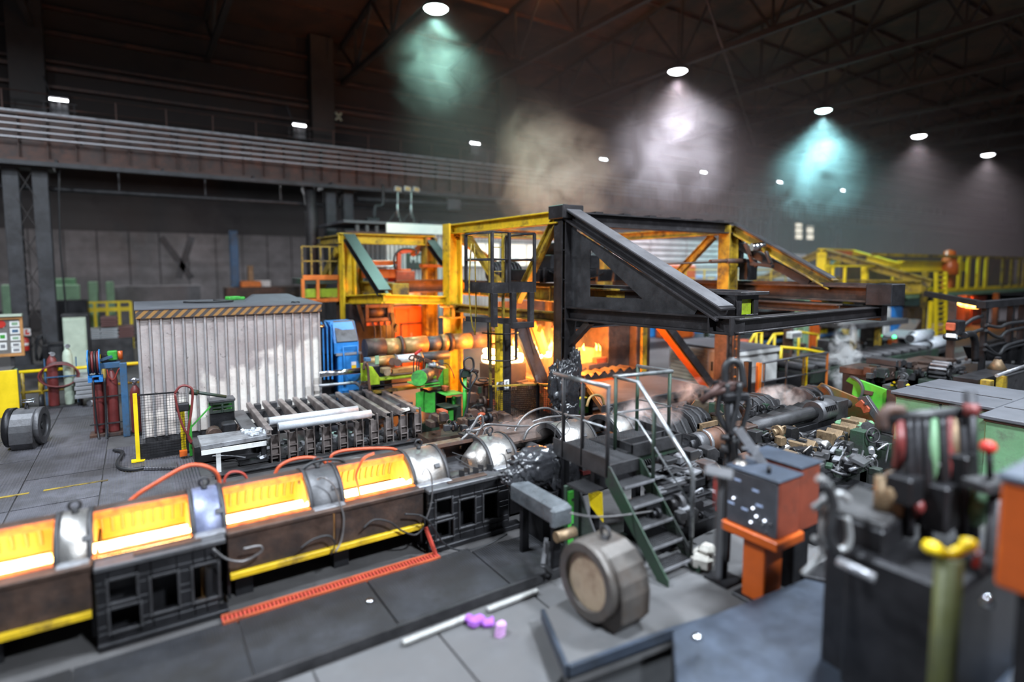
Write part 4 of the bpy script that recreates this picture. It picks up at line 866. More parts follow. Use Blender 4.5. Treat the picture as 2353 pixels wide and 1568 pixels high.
# mesh guard in front of the press with number plates
def meshpanel(par, p, q, z0, z1, m, st=.05, r=.004):
    g = MB(); p, q = V(p), V(q); L = (q - p).length; d = (q - p) / L
    for i in range(int(L / st) + 1): a = p + d * i * st; g.bar((a.x, a.y, z0), (a.x, a.y, z1), r * 2)
    for i in range(int((z1 - z0) / st) + 1): z = z0 + i * st; g.bar((p.x, p.y, z), (q.x, q.y, z), r * 2)
    return P(par, 'mesh_panel', m, g, kind='stuff')
t = T('mesh_guard', 'black wire mesh guard with posts in front of the glowing press', 'mesh fence', (8.2, 10.9, 0))
ma, mb_, mc = GZ(1128, 992, 0), GZ(1235, 985, 0), GZ(1290, 990, 0); mb_.y = max(mb_.y, 10.9)
for a, b in ((ma, mb_), (mb_, mc)):
    meshpanel(t, a, b, .1, 1.1, m_black); P(t, 'top_bar', m_yeld, MB().bar((a.x, a.y, 1.12), (b.x, b.y, 1.12), .04)); P(t, 'post', m_black, MB().bar((a.x, a.y, 0), (a.x, a.y, 1.15), .06))
P(t, 'green_cover', m_green, MB().box(9.4, 9.9, 11.3, 11.5, .2, .6)); P(t, 'red_cover', m_orand, MB().box(8.7, 9.1, 11.6, 11.8, .3, .9))
def letters(cu, par, loc, ink):
    tmp = bpy.data.objects.new('lettering', cu); C.objects.link(tmp); dg = bpy.context.evaluated_depsgraph_get(); dg.update()
    me = bpy.data.meshes.new_from_object(tmp.evaluated_get(dg)); bpy.data.objects.remove(tmp); bpy.data.curves.remove(cu)
    me.materials.clear(); me.materials.append(ink)
    o = bpy.data.objects.new('lettering', me); C.objects.link(o); o.parent = par; o.rotation_euler = (math.pi / 2, 0, 0); o.location = loc; return o
def sign(txt, loc, size, label, w, h, m=m_paper, ink=m_black, rot=0, name='number_plate', dy=-.004):
    t = T(name, label, 'sign', loc); loc = V(loc)
    P(t, 'plate', m, MB().ob(loc, (w / 2, .006, h / 2), rot), 0)
    cu = bpy.data.curves.new('lettering', 'FONT'); cu.body = txt; cu.size = size; cu.align_x = 'CENTER'; cu.align_y = 'CENTER'; cu.extrude = .001
    letters(cu, t, (0, -.009, 0), ink)
    return t
sg = sign('5', GY(1164, 884, 11.85), .2, 'white number plate reading 5 on the yellow-edged column', .14, .24)
sign('8', GY(1145, 888, 11.9), .16, 'small white number plate reading 8 beside the yellow-edged column', .09, .2)
# film-wrapped foot of the black post
t = T('wrapped_valve', 'bundle in crumpled black film tied round the foot of the black post', 'wrapped bundle', (8.55, 10.55, 0))
film(t, 'film_wrap', GY(1295, 885, 10.5), .34, .26, .52, 11, .22, ax='Z'); film(t, 'film_skirt', GY(1300, 945, 10.5), .30, .26, .40, 14, .2, ax='Z'); film(t, 'film_tail', GY(1322, 850, 10.6), .12, .12, .45, 17, .25, ax='Z'); P(t, 'stand', m_black, MB().box(8.4, 8.7, 10.4, 10.7, 0, .5))

# ================================================================== the small yellow gantry behind
t = T('yellow_gantry', 'small yellow gantry with grey sloping bracket left of the big yellow post', 'gantry', (7.5, 19, 0))
xa, xb, ya = 6.2, 9.3, 19.9; tip = GX(888, 682, 6.2)
P(t, 'post', m_yel, MB().ibm((xa, ya, 0), (xa, ya, 5.1), .46, .46, .06, (1, 0, 0)), .006); P(t, 'post', m_yeld, MB().ibm((xa + .55, ya + .6, 0), (xa + .55, ya + .6, 5.0), .3, .3, .05, (1, 0, 0)), .006); P(t, 'post', m_gyel, MB().ibm((xb, ya, 0), (xb, ya, 5.1), .46, .46, .06, (1, 0, 0)), .006)
P(t, 'top_chord', m_yel, MB().ibm((xa - .3, ya, 5.0), (xb + .2, ya, 5.0), .36, .36, .04), .006); P(t, 'top_chord', m_yeld, MB().ibm((xa, ya, 5.0), (xa - .1, ya + 3, 5.0), .3, .3, .04)); P(t, 'cap_plate', m_brown, MB().box(xa - .1, xb + .1, ya - .2, ya + .2, 5.19, 5.24))
P(t, 'diagonal', m_black, MB().ibm((xa, ya - .2, 5.05), (xa, tip.y + .15, tip.z + .1), .40, .24, .04), .006, label='grey-topped sloping leg'); P(t, 'diagonal', m_black, MB().ibm(GX(982, 548, xb), GX(1024, 605, xb), .36, .24, .04), .006)
P(t, 'bracket_beam', m_yel, MB().ibm((xa, ya, 2.88), (xa, tip.y, tip.z - .05), .32, .30, .04), .006); P(t, 'front_tie', m_yel, MB().ibm((xa - .1, tip.y, tip.z - .06), (8.4, 16.5, 2.95), .28, .26, .04), .006)
P(t, 'rail_beam', m_yeld, MB().ibm((xa + .7, ya + .4, 3.3), (xa + .7, 17.0, 3.3), .3, .4, .05), .006); P(t, 'end_box', m_yeld, MB().box(xa + .45, xa + 1.0, 16.9, 17.1, 3.05, 3.5), .01); P(t, 'rail_beam', m_brown, MB().ibm((7.4, 18.6, 3.35), (10, 18.6, 3.35), .3, .45, .05))
P(t, 'brace', m_oran, MB().bar(GX(985, 552, xb - .1), GX(948, 584, xb - .1), .18, .18)); P(t, 'brace', m_yeld, MB().bar((xa - .2, ya + .3, 4.6), (xa - .4, ya + 2.4, 3.1), .25, .25))
P(t, 'bracing_band', m_oran, MB().box(xb - .4, xb + .5, ya - .3, ya, 4.0, 4.12))
t = T('press_unit', 'orange press head with stacked plates seen under the small yellow gantry', 'press head', GY(905, 640, 19.0))
p = GY(848, 640, 19.2); q = GY(945, 606, 19.2); P(t, 'lower_plate', m_orange_r, MB().box(p.x, q.x, 19.2, 20, p.z, p.z + .32), .02); P(t, 'upper_plate', m_orange_r, MB().box(p.x, q.x - .5, 19.2, 20, p.z + .4, p.z + .62), .02); P(t, 'side_block', m_orand, MB().box(q.x - .6, q.x + .1, 19.1, 20, p.z - .15, p.z + .25), .02)
P(t, 'swing_arm', m_orand, MB().bar(GY(916, 620, 19), GY(916, 580, 19), .14).bar(GY(916, 580, 19), GY(945, 575, 19), .14), .01); P(t, 'cable', m_rub, MB().tube([GY(908, 620, 18.9), GY(906, 590, 18.9), GY(925, 572, 18.9), GY(955, 575, 18.9), GY(955, 585, 18.9)], .04, 6, sm=4)); P(t, 'pipe', m_lite, MB().tube([GY(845, 612, 19), GY(900, 613, 19), GY(920, 607, 19)], .04, 6))
t = T('orange_cabinet', 'tall orange double-door cabinet standing under the small yellow gantry', 'cabinet', GY(940, 790, 20.5))
p = GY(906, 782, 20.4); q = GY(969, 703, 20.4); P(t, 'body', m_orange_r, MB().box(p.x, q.x, 20.4, 21, 0, q.z), .01)
mid = (p.x + q.x) / 2
for a, b in ((p.x + .03, mid - .01), (mid + .01, q.x - .03)): P(t, 'door', m_orange_r, MB().box(a, b, 20.36, 20.4, .2, q.z - .08), .006)
P(t, 'handle', m_lite, MB().box(mid + .08, mid + .12, 20.33, 20.36, 1.2, 1.5)); P(t, 'frame_strip', m_black, MB().box(p.x - .06, p.x, 20.3, 20.45, 0, q.z - .5).box(mid - .35, mid - .3, 20.3, 20.35, 0, 1.9).box(mid - .35, mid + .5, 20.3, 20.35, 1.85, 1.9))
S('low_cabinet', 'low orange louvred cabinet left of the tall orange one', 'cabinet', m_orange_r, MB().box(p.x - .9, p.x - .1, 20.1, 20.7, 0, 1.35), None, .01)
t = T('duct_box', 'pale sheet-metal duct above the tall orange cabinet', 'duct', GY(940, 700, 20.8)); p2 = GY(905, 705, 20.6); q2 = GY(970, 690, 20.6); P(t, 'body', m_white, MB().box(p2.x, q2.x + .3, 20.6, 21.4, p2.z + .05, q2.z + .35), .02); P(t, 'rim', m_grey, MB().box(p2.x, q2.x + .3, 20.55, 20.6, p2.z + .02, p2.z + .08))
t = T('press_mechanism', 'dark rusty mechanism hanging under the small yellow gantry', 'mechanism', GY(860, 760, 18.5))
p = GY(838, 740, 18.6); q = GY(896, 698, 18.6); P(t, 'frame', m_rust, MB().holes(p.x, q.x, p.z, q.z, 18.5, 18.6, [(p.x + .12, q.x - .12, p.z + .12, q.z - .12)]), .01); P(t, 'drum', m_brown, MB().cyl((p.x, 18.8, (p.z + q.z) / 2), (q.x, 18.8, (p.z + q.z) / 2), .2, 14)); P(t, 'link_arm', m_black, MB().bar(GY(822, 700, 18.5), GY(840, 760, 18.5), .12)); P(t, 'link_arm', m_black, MB().bar(GY(900, 720, 18.5), GY(908, 765, 18.5), .14)); P(t, 'hook', m_black, MB().bar(GY(905, 765, 18.4), GY(914, 745, 18.4), .08)); P(t, 'cross_bar', m_orand, MB().box(p.x, q.x, 18.4, 18.55, p.z - .12, p.z - .02)); P(t, 'back_box', m_black, MB().box(p.x - .4, q.x + .3, 19, 19.4, .2, q.z), .01)
for i in range(4): P(t, 'cable', m_rub, MB().tube([(p.x + .2 + i * .22, 18.4, p.z), (p.x + .25 + i * .2, 18.3, p.z - .4), (p.x + .1 + i * .25, 18.4, .9)], .025, 6, sm=3))
t = T('side_gallery', 'orange-yellow railed gallery at the left side of the small yellow gantry', 'gallery', GY(725, 690, 20.5))
gp = GY(692, 640, 20.6); gq = GY(775, 632, 20.6); zf = GY(730, 640, 20.6).z
P(t, 'deck', m_greend, MB().box(gp.x, gq.x, 20.4, 22, zf - .2, zf), .01); P(t, 'toe_board', m_oran, MB().box(gp.x, gq.x, 20.36, 20.4, zf - .05, zf + .12))
for i in range(5): P(t, 'rail_post', m_yeld, MB().bar((gp.x + i * (gq.x - gp.x) / 4, 20.4, zf), (gp.x + i * (gq.x - gp.x) / 4, 20.4, zf + 1.1), .06))
for z in (1.1, .6): P(t, 'rail', m_yeld, MB().bar((gp.x, 20.4, zf + z), (gq.x, 20.4, zf + z), .05))
zl = GY(730, 690, 20.6).z; P(t, 'lower_deck', m_oran, MB().box(gp.x, gq.x, 20.4, 21.5, zl - .06, zl + .06)); P(t, 'lower_beam', m_lime, MB().box(gp.x, gq.x + .3, 20.5, 20.7, zl + .1, zl + .4))
for x in (gp.x, gp.x + .5, gq.x): P(t, 'strut', m_oran, MB().bar((x, 20.4, zl), (x, 20.4, zf), .10)); P(t, 'leg', m_brown, MB().bar((x, 20.6, 0), (x, 20.6, zl), .1))

# ---- roll barrels lying between blue drive and press
def barrel(px0, px1, py0, py1, Y, segs, name, label, mats):
    p = GY(px0, py0, Y); q = GY(px1, py1, Y); q = V((q.x, Y, p.z)); t = T(name, label, 'roll', V(((p.x + q.x) / 2, Y, 0)))
    L = q.x - p.x
    for i, (a, b, r) in enumerate(segs): P(t, ('barrel', 'collar')[r > .265 and b - a < .08], mats[i % len(mats)], MB().cyl((p.x + L * a, Y, p.z), (p.x + L * b, Y, p.z), r, 20), 0)
    P(t, 'cradle', m_brown, MB().box(p.x + .3, p.x + .5, Y - .3, Y + .3, 0, p.z - .15).box(q.x - .6, q.x - .4, Y - .3, Y + .3, 0, p.z - .15)); return t
m_rollo = M('tan_roll', (.42, .26, .10), .42, .35, .35, 4, dirt=(.16, .10, .06), damt=.4)
barrel(838, 1160, 802, 800, 15.2, [(0, .12, .27), (.12, .22, .24), (.215, .235, .29), (.235, .40, .24), (.40, .50, .215), (.50, .55, .25), (.55, .58, .28), (.58, .72, .24), (.72, .86, .25), (.86, 1, .21)], 'large_roll', 'large stepped roll lit orange between the blue drive and the press', [m_brown, m_rollo, m_rust, m_rollo, m_grey, m_rollo])
barrel(848, 1030, 832, 822, 14.6, [(0, .3, .13), (.3, .32, .15), (.32, .62, .12), (.62, .64, .15), (.64, 1, .13)], 'slim_roll', 'slim pale roll lying in front of the large stepped roll', [m_rollo, m_grey, m_pipew])
# ================================================================== left half: shed, cooling rack, gas bottles
t = T('cabin', 'white corrugated steel cabin with a hazard-striped top edge', 'cabin', (2, 16.3, 0))
m_haz = bpy.data.materials.new('hazard_stripes'); m_haz.use_nodes = True
nt = m_haz.node_tree; b = nt.nodes['Principled BSDF']; b.inputs['Roughness'].default_value = .5
tc = nt.nodes.new('ShaderNodeTexCoord'); sx = nt.nodes.new('ShaderNodeSeparateXYZ'); nt.links.new(tc.outputs['Object'], sx.inputs[0])
def mth(op, a, bb):
    n = nt.nodes.new('ShaderNodeMath'); n.operation = op
    for i, v in enumerate((a, bb)):
        if isinstance(v, (int, float)): n.inputs[i].default_value = v
        elif v is not None: nt.links.new(v, n.inputs[i])
    return n.outputs[0]
k = mth('GREATER_THAN', mth('FRACT', mth('MULTIPLY', mth('SUBTRACT', sx.outputs['X'], sx.outputs['Z']), 5.2), None), .5)
cr = nt.nodes.new('ShaderNodeMix'); cr.data_type = 'RGBA'; nt.links.new(k, cr.inputs['Factor']); cr.inputs['A'].default_value = (.055, .045, .042, 1); cr.inputs['B'].default_value = (.27, .14, .04, 1); nt.links.new(cr.outputs['Result'], b.inputs['Base Color'])
# reflected glow painted into the lower sheets: brighter, ragged upper edge, higher to the right
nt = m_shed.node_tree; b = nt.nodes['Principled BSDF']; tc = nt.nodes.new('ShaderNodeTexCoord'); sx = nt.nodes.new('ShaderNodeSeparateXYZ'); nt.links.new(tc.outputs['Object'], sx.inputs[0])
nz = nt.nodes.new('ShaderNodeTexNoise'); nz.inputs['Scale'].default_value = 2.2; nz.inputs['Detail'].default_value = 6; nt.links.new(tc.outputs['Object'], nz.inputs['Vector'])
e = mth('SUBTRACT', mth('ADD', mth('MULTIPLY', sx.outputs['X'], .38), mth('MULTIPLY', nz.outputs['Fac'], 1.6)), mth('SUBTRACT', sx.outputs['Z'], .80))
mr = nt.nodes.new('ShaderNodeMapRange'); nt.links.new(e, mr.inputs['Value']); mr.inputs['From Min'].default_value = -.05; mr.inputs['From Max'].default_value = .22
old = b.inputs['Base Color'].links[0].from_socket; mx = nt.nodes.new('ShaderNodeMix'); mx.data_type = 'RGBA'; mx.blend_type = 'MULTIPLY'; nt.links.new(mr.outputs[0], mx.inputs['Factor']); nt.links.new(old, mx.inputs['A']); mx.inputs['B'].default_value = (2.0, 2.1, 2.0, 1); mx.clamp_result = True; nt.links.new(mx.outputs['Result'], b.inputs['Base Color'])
n = 18; d = 3.98 / n
P(t, 'back_body', m_grey, MB().box(.03, 3.95, 15.36, 17.5, .14, 2.95)); P(t, 'plinth', m_dark, MB().box(.03, 3.95, 15.36, 17.5, -.02, .14))
for i in range(n):
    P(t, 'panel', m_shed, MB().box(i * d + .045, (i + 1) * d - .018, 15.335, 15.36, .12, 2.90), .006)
    P(t, 'rib', m_rib, MB().prism([(i * d - .026, 15.36, .12), (i * d - .012, 15.285, .12), (i * d + .026, 15.285, .12), (i * d + .048, 15.36, .12)], (0, 0, 2.78 + .02 * (i % 2))))
P(t, 'rib', m_rib, MB().box(3.95, 4.0, 15.28, 15.4, .1, 2.9)); 
for j in range(9): P(t, 'side_panel', m_rib, MB().box(-.01, .03, 15.4 + j * .235, 15.6 + j * .235, .12, 2.9), .006)
P(t, 'fascia', m_haz, MB().box(-.03, 4.03, 15.22, 15.27, 2.86, 3.05), 0, label='hazard-striped fascia')
P(t, 'roof', m_roofg, MB().prism([(-.05, 15.2, 3.05), (4.05, 15.2, 3.05), (4.05, 17.6, 3.10), (-.05, 17.6, 3.10)], (0, 0, .03))); P(t, 'roof_sheet', m_roofg, MB().prism([(2.3, 16.2, 3.08), (3.9, 16.2, 3.08), (3.6, 16.9, 3.26), (2.7, 16.9, 3.26)], (0, .4, 0)))
P(t, 'roof_loop', m_black, MB().tube([(3.45 + .1 * math.cos(i * .7), 15.5 + .08 * math.sin(i * .7), 3.1 + .02 * (i % 2)) for i in range(9)], .012, 6))
S('roof_hose', 'dark hose coil lying on the cabin roof', 'hose', m_rub, MB().tube([(1.0, 16.6, 3.13), (1.6, 16.2, 3.14), (2.1, 16.5, 3.13), (1.7, 16.9, 3.14)], .03, 6, sm=4)); S('green_rag', 'bright green rag on the cabin roof', 'rag', m_green, MB().ob((2.2, 17.2, 3.17), (.16, .12, .05), .4).ob((2.4, 17.25, 3.16), (.1, .1, .04)), None, .02)

# ---- cooling rack
t = T('cooling_rack', 'dark cooling rack of ten curved rails and slotted uprights', 'rack', (3.9, 13.3, 0))
xs = [2.12 + i * .352 for i in range(10)]
rail0 = up0 = None
for i, x in enumerate(xs):
    if rail0 is None:
        g = MB().prism([(x - .05, 12.05, .70), (x - .05, 12.05, .75), (x - .05, 14.7, .78), (x - .05, 14.7, .70), (x - .05, 14.0, .60), (x - .05, 13.2, .58), (x - .05, 12.5, .60)], (.02, 0, 0)).prism([(x - .05, 12.05, .75), (x + .055, 12.05, .75), (x + .055, 14.7, .78), (x - .05, 14.7, .78)], (0, 0, .02)).prism([(x - .05, 12.05, .66), (x + .03, 12.05, .66), (x + .03, 13.2, .58), (x - .05, 13.2, .58)], (0, 0, .015)).prism([(x - .05, 13.2, .58), (x + .03, 13.2, .58), (x + .03, 14.7, .69), (x - .05, 14.7, .69)], (0, 0, .015))
        rail0 = P(t, 'rail', m_upr, g, .004); ux = x + .14
        g = MB()
        for s_ in (-.09, .07):
            g.prism([(ux + s_, 12.30, .0), (ux + s_, 12.48, .0), (ux + s_, 12.44, .70), (ux + s_, 12.34, .70)], (.022, 0, 0))
        g.box(ux - .07, ux + .07, 12.40, 12.42, .05, .55); g.box(ux - .07, ux + .07, 12.32, 12.42, .30, .32).box(ux - .07, ux + .07, 12.32, 12.42, .14, .16)
        up0 = P(t, 'upright', m_upr, g, .003)
    else:
        share(t, rail0, 'rail', V(t.location) + V((x - xs[0], 0, 0))); share(t, up0, 'upright', V(t.location) + V((x - xs[0], 0, 0)))
P(t, 'front_beam', m_dark, MB().ibm((1.1, 12.02, .0), (5.9, 12.02, .0), .18, .14, .03), .004); P(t, 'rear_beam', m_dark, MB().box(1.9, 5.6, 14.4, 14.6, .45, .62), .01); P(t, 'mid_beam', m_black, MB().box(1.9, 5.6, 13.0, 13.15, .40, .56))
for x in (2.0, 3.2, 4.4, 5.5): P(t, 'leg', m_black, MB().box(x, x + .12, 14.4, 14.55, -.02, .45).box(x, x + .12, 13.0, 13.12, -.02, .4))
for i in range(9): P(t, 'saddle', m_dark, MB().ob((xs[i] + .17, 14.5, .72), (.07, .1, .06)), .01)
P(t, 'drip_tray', m_dark, MB().box(1.6, 5.7, 12.5, 14.3, .0, .05))
for i in range(26): 
    r = random.Random(i); S('scale_lump', None, None, m_lite, MB().ob((0, 0, 0), (.01,) * 3)) if False else None
def chunk(n, x0, x1, y0, y1, z, par, m, s=.06):
    r = random.Random(n); g = MB()
    for i in range(n): g.ob((r.uniform(x0, x1), r.uniform(y0, y1), z + r.uniform(0, .03)), (s * r.uniform(.4, 1), s * r.uniform(.4, 1), s * .5), r.uniform(0, 3), r.uniform(-.4, .4), r.uniform(-.4, .4))
    return P(par, 'scale_flakes', m, g, kind='stuff')
chunk(110, 1.8, 5.6, 12.5, 13.6, .06, t, m_lite)
def pipe(a, b, r, label, m=m_pipew, g='pale pipes on the cooling rack'):
    t = T('steel_pipe', label, 'pipe', V(((a[0] + b[0]) / 2, (a[1] + b[1]) / 2, a[2] - r)), g)
    P(t, 'barrel', m, MB().cyl(a, b, r, 16)); d = (V(b) - V(a)).normalized()
    P(t, 'end_face', m_grey, MB().cyl(V(a) - d * .004, V(a), r * .62, 12)); return t
pa, pb, pc, pd = GZ(617, 968, .86), GZ(826, 944, .86), GZ(638, 980, .86), GZ(851, 950, .86)
ya = (pa.y + pb.y) / 2 + .04; yb = (pc.y + pd.y) / 2 - .04
pipe((pa.x, ya, .86), (pb.x, ya, .86), .085, 'rear one of the two pale pipes lying across the cooling rack'); pipe((pc.x, yb, .86), (pd.x, yb, .86), .085, 'front one of the two pale pipes lying across the cooling rack')
S('rag', 'cream rag draped on the second upright from the right of the cooling rack', 'rag', m_cloth, MB().ob((xs[8] + .14, 12.38, .715), (.13, .10, .012), .3, .15).ob((xs[8] + .18, 12.33, .70), (.1, .06, .012), -.3, -.2, .3), None, .01)
t = T('work_table', 'grey steel table plate streaked with scale, left of the cooling rack', 'table', GZ(500, 1045, 0))
c = [GZ(452, 996, .62), GZ(612, 986, .62), GZ(585, 972, .62), GZ(545, 976, .62)]
yt0 = 12.05; tx0, tx1 = GZ(455, 1012, .6).x, GZ(612, 992, .6).x
P(t, 'top', m_lite, MB().prism([(tx0, 12.05, .56), (tx1, 12.15, .56), (tx1, 12.75, .56), (tx0, 12.85, .56)], (0, 0, .09)), .008); P(t, 'apron', m_white, MB().box(tx0, tx1 - .1, 12.03, 12.05, .47, .56)); P(t, 'leg', m_white, MB().box(tx0 + .25, tx0 + .33, 12.1, 12.16, -.02, .56)); P(t, 'leg', m_dark, MB().box(tx1 - .1, tx1, 12.6, 12.7, -.02, .56))
S('plank', 'grey steel plank leading from the table back to the cabin', 'plank', m_grey, MB().box(1.72, 2.0, 12.75, 14.6, .60, .66), None, .01)
chunk(24, tx1 - .5, tx1, 12.2, 12.7, .655, t, m_pipew, .05)
t = T('green_block', 'green open-fronted steel block behind the grey table', 'machine block', GZ(508, 960, 0))
p = GY(482, 950, 14.0); q = GY(537, 919, 14.0); P(t, 'frame', m_greend, MB().holes(p.x, q.x, p.z, q.z, 13.9, 13.95, [(p.x + .05, (p.x + q.x) / 2 - .02, p.z + .05, (p.z + q.z) / 2 - .02), ((p.x + q.x) / 2 + .02, q.x - .05, p.z + .05, (p.z + q.z) / 2 - .02), (p.x + .05, (p.x + q.x) / 2 - .02, (p.z + q.z) / 2 + .02, q.z - .05), ((p.x + q.x) / 2 + .02, q.x - .05, (p.z + q.z) / 2 + .02, q.z - .05)]), .004); P(t, 'back', m_green, MB().box(p.x, q.x, 14.2, 14.22, p.z, q.z)); P(t, 'lid', m_grey, MB().box(p.x - .02, q.x + .02, 13.88, 14.25, q.z, q.z + .06), .01); P(t, 'stand', m_black, MB().box(p.x, q.x, 13.95, 14.2, 0, p.z), .01)
t = T('roller_pair', 'pair of dark rollers with a black bearing block behind the grey table', 'roller', GZ(510, 985, 0)); p = GZ(486, 985, .5)
for x in (p.x, p.x + .55): P(t, 'roller', m_brown, MB().cyl((x, 13.2, .5), (x, 13.5, .5), .15, 14))
P(t, 'bearing', m_black, MB().box(p.x + .15, p.x + .42, 13.2, 13.5, .3, .72), .03); P(t, 'base', m_dark, MB().box(p.x - .4, p.x + .8, 13.1, 13.6, 0, .35), .01)
t = T('valve_stand', 'green valve stand with a drooping red hose and a yellow post', 'valve stand', GZ(432, 1050, 0)); B = GZ(440, 1048, 0)
P(t, 'post', m_green, MB().bar((B.x, B.y, 0), (B.x, B.y, 1.1), .06), .005); P(t, 'yellow_post', m_yelb, MB().bar((B.x - .12, B.y + .3, 0), (B.x - .12, B.y + .3, .98), .09)); P(t, 'cylinder', m_greend, MB().cyl(GY(436, 900, B.y), GY(520, 912, B.y), .035, 10).cyl(GY(436, 900, B.y), GY(455, 903, B.y), .06, 10)); P(t, 'valve_block', m_black, MB().box(B.x - .25, B.x, B.y - .1, B.y + .1, 1.0, 1.16), .02); P(t, 'brace', m_green, MB().bar((B.x, B.y, .6), (B.x + .4, B.y, 1.02), .03))
P(t, 'hose', m_maroon, MB().tube([GY(x, y, B.y - .1) for x, y in ((402, 905), (412, 890), (428, 887), (442, 898), (440, 940), (432, 1000), (440, 1020))], .025, 8, sm=4)); P(t, 'hose', m_maroon, MB().tube([GY(x, y, B.y - .1) for x, y in ((402, 905), (408, 940), (420, 980), (438, 1010), (446, 1030))], .022, 8, sm=4)); P(t, 'red_lamp', m_orange_r, MB().box(B.x - .22, B.x - .08, B.y - .12, B.y, .05, .16))
for i in range(6): P(t, 'coil_turn', m_grey, MB().tube([(B.x + .12 + .05 * math.cos(j * math.pi / 5), B.y - .2 + .05 * math.sin(j * math.pi / 5), .02 + i * .035) for j in range(10)], .012, 5, True))
S('floor_rod', 'bent pale rod running along the floor under the grey table', 'rod', m_lite, MB().tube([GZ(455, 1055, .06), GZ(470, 1050, .1), GZ(520, 1048, .1), GZ(565, 1052, .06)], .02, 6, sm=4))
t = T('mesh_fence', 'low black mesh fence with a yellow end post beside the cabin', 'fence', GZ(370, 1055, 0)); a = GZ(318, 1060, 0); b2 = GZ(436, 1042, 0)
P(t, 'post', m_yelb, MB().bar((a.x, a.y, 0), (a.x, a.y, 1.42), .075), .004); P(t, 'foot', m_yelb, MB().box(a.x - .12, a.x + .12, a.y - .08, a.y + .08, 0, .03)); P(t, 'top_bar', m_black, MB().bar((a.x, a.y, 1.38), (GY(410, 900, b2.y).x, b2.y, 1.36), .03)); meshpanel(t, a, b2, .05, 1.36, m_black, .055, .003); P(t, 'bottom_bar', m_black, MB().bar((a.x, a.y, .04), (b2.x, b2.y, .04), .05)); P(t, 'toe_panel', m_dark, MB().bar((a.x, a.y + .05, .2), (b2.x, b2.y + .05, .2), .02, .28))
S('floor_step', 'ribbed pale steel cover plate on the floor before the mesh fence', 'cover plate', m_plate, MB().prism([GZ(330, 1082, 0), GZ(408, 1080, 0), GZ(405, 1062, 0), GZ(332, 1064, 0)], (0, 0, .06)), None, .01); S('cover_box', 'pale blue-grey low box behind the long red hose', 'box', m_lite, MB().box(GZ(335, 1110, 0).x, GZ(455, 1105, 0).x, 10.0, 10.9, 0, .16), None, .01)
S('floor_hose', 'thick grey hose lying on the floor left of the yellow fence post', 'hose', m_rub, MB().tube([GZ(x, y, .04) for x, y in ((262, 1035), (282, 1040), (270, 1062), (275, 1075), (300, 1080), (332, 1075))], .035, 8, sm=5))

# ---- gas bottle rack, hose reel
def bottle(c, h, r, m, label, grp='gas bottles'):
    t = T('gas_bottle', label, 'gas bottle', c, grp); P(t, 'body', m, MB().lathe(c, [(r * .95, 0), (r, .03), (r, h * .8), (r * .85, h * .87), (r * .4, h * .93), (r * .3, h * .95)], 16)); P(t, 'valve', m_lite, MB().cyl(V(c) + V((0, 0, h * .95)), V(c) + V((0, 0, h)), .022, 8).cyl(V(c) + V((-.05, 0, h * .98)), V(c) + V((.05, 0, h * .98)), .014, 6)); return t
g0 = GZ(245, 1000, 0)
bottle((g0.x - .12, g0.y + .1, .06), 1.5, .115, m_maroon, 'dark red gas bottle at the left of the blue-posted rack'); bottle((g0.x + .16, g0.y + .05, .06), 1.56, .12, m_maroon, 'dark red gas bottle next to the blue post'); bottle((g0.x + .62, g0.y - .35, .06), 1.2, .11, m_maroon, 'dark red gas bottle standing right of the blue post')
t = T('bottle_rack', 'blue-posted rack holding dark red gas bottles', 'rack', g0)
P(t, 'tray', m_rust, MB().box(g0.x - .32, g0.x + .36, g0.y - .12, g0.y + .3, -.02, .06), .005); P(t, 'post', m_blued, MB().box(g0.x + .34, g0.x + .48, g0.y - .35, g0.y - .23, -.02, 1.75), .008); P(t, 'post', m_blued, MB().bar((g0.x + .02, g0.y - .15, 0), (g0.x + .02, g0.y - .15, 1.0), .03)); P(t, 'top_box', m_blued, MB().box(g0.x - .25, g0.x + .35, g0.y + .0, g0.y + .3, 1.6, 1.74), .01)
for z in (.3, .95): P(t, 'strap', m_dark, MB().bar((g0.x - .3, g0.y - .1, z), (g0.x + .36, g0.y - .1, z), .02, .03))
P(t, 'tool_clutter', m_black, MB().ob((g0.x + .1, g0.y + .15, 1.83), (.16, .1, .09), .3).ob((g0.x - .12, g0.y + .1, 1.80), (.05, .05, .16), 0, .3), .02); P(t, 'green_box', m_green, MB().box(g0.x + .1, g0.x + .3, g0.y + .05, g0.y + .25, 1.78, 2.0), .02); P(t, 'yellow_handle', m_yelb, MB().bar((g0.x - .05, g0.y + .05, 1.6), (g0.x - .05, g0.y + .05, 1.95), .05)); P(t, 'red_handle', m_orange_r, MB().cyl((g0.x + .36, g0.y, 1.8), (g0.x + .36, g0.y, 2.0), .05, 8)); P(t, 'grey_hood', m_lite, MB().lathe((g0.x - .18, g0.y + .15, 1.78), [(.14, 0), (.13, .1), (.08, .18), (.01, .2)], 12))
t = T('hose_reel', 'blue hose reel wound with hose beside the gas bottle rack', 'hose reel', (g0.x - .42, g0.y, 1.0)); rc = GY(216, 833, g0.y - .05)
for dx in (-.11, .11): P(t, 'flange', m_blue, MB().arc(rc + V((dx - .012, 0, 0)), rc + V((dx + .012, 0, 0)), .30, .2, 0, 360, 20)); P(t, 'spoke_disc', m_blue, MB().cyl(rc + V((dx - .008, 0, 0)), rc + V((dx + .008, 0, 0)), .08, 12))
for i in range(4): P(t, 'hose_turn', m_maroon if i % 2 else m_rub, MB().tube([rc + V((-.08 + i * .052, .24 * math.cos(j * math.pi / 9), .24 * math.sin(j * math.pi / 9))) for j in range(18)], .026, 6, True))
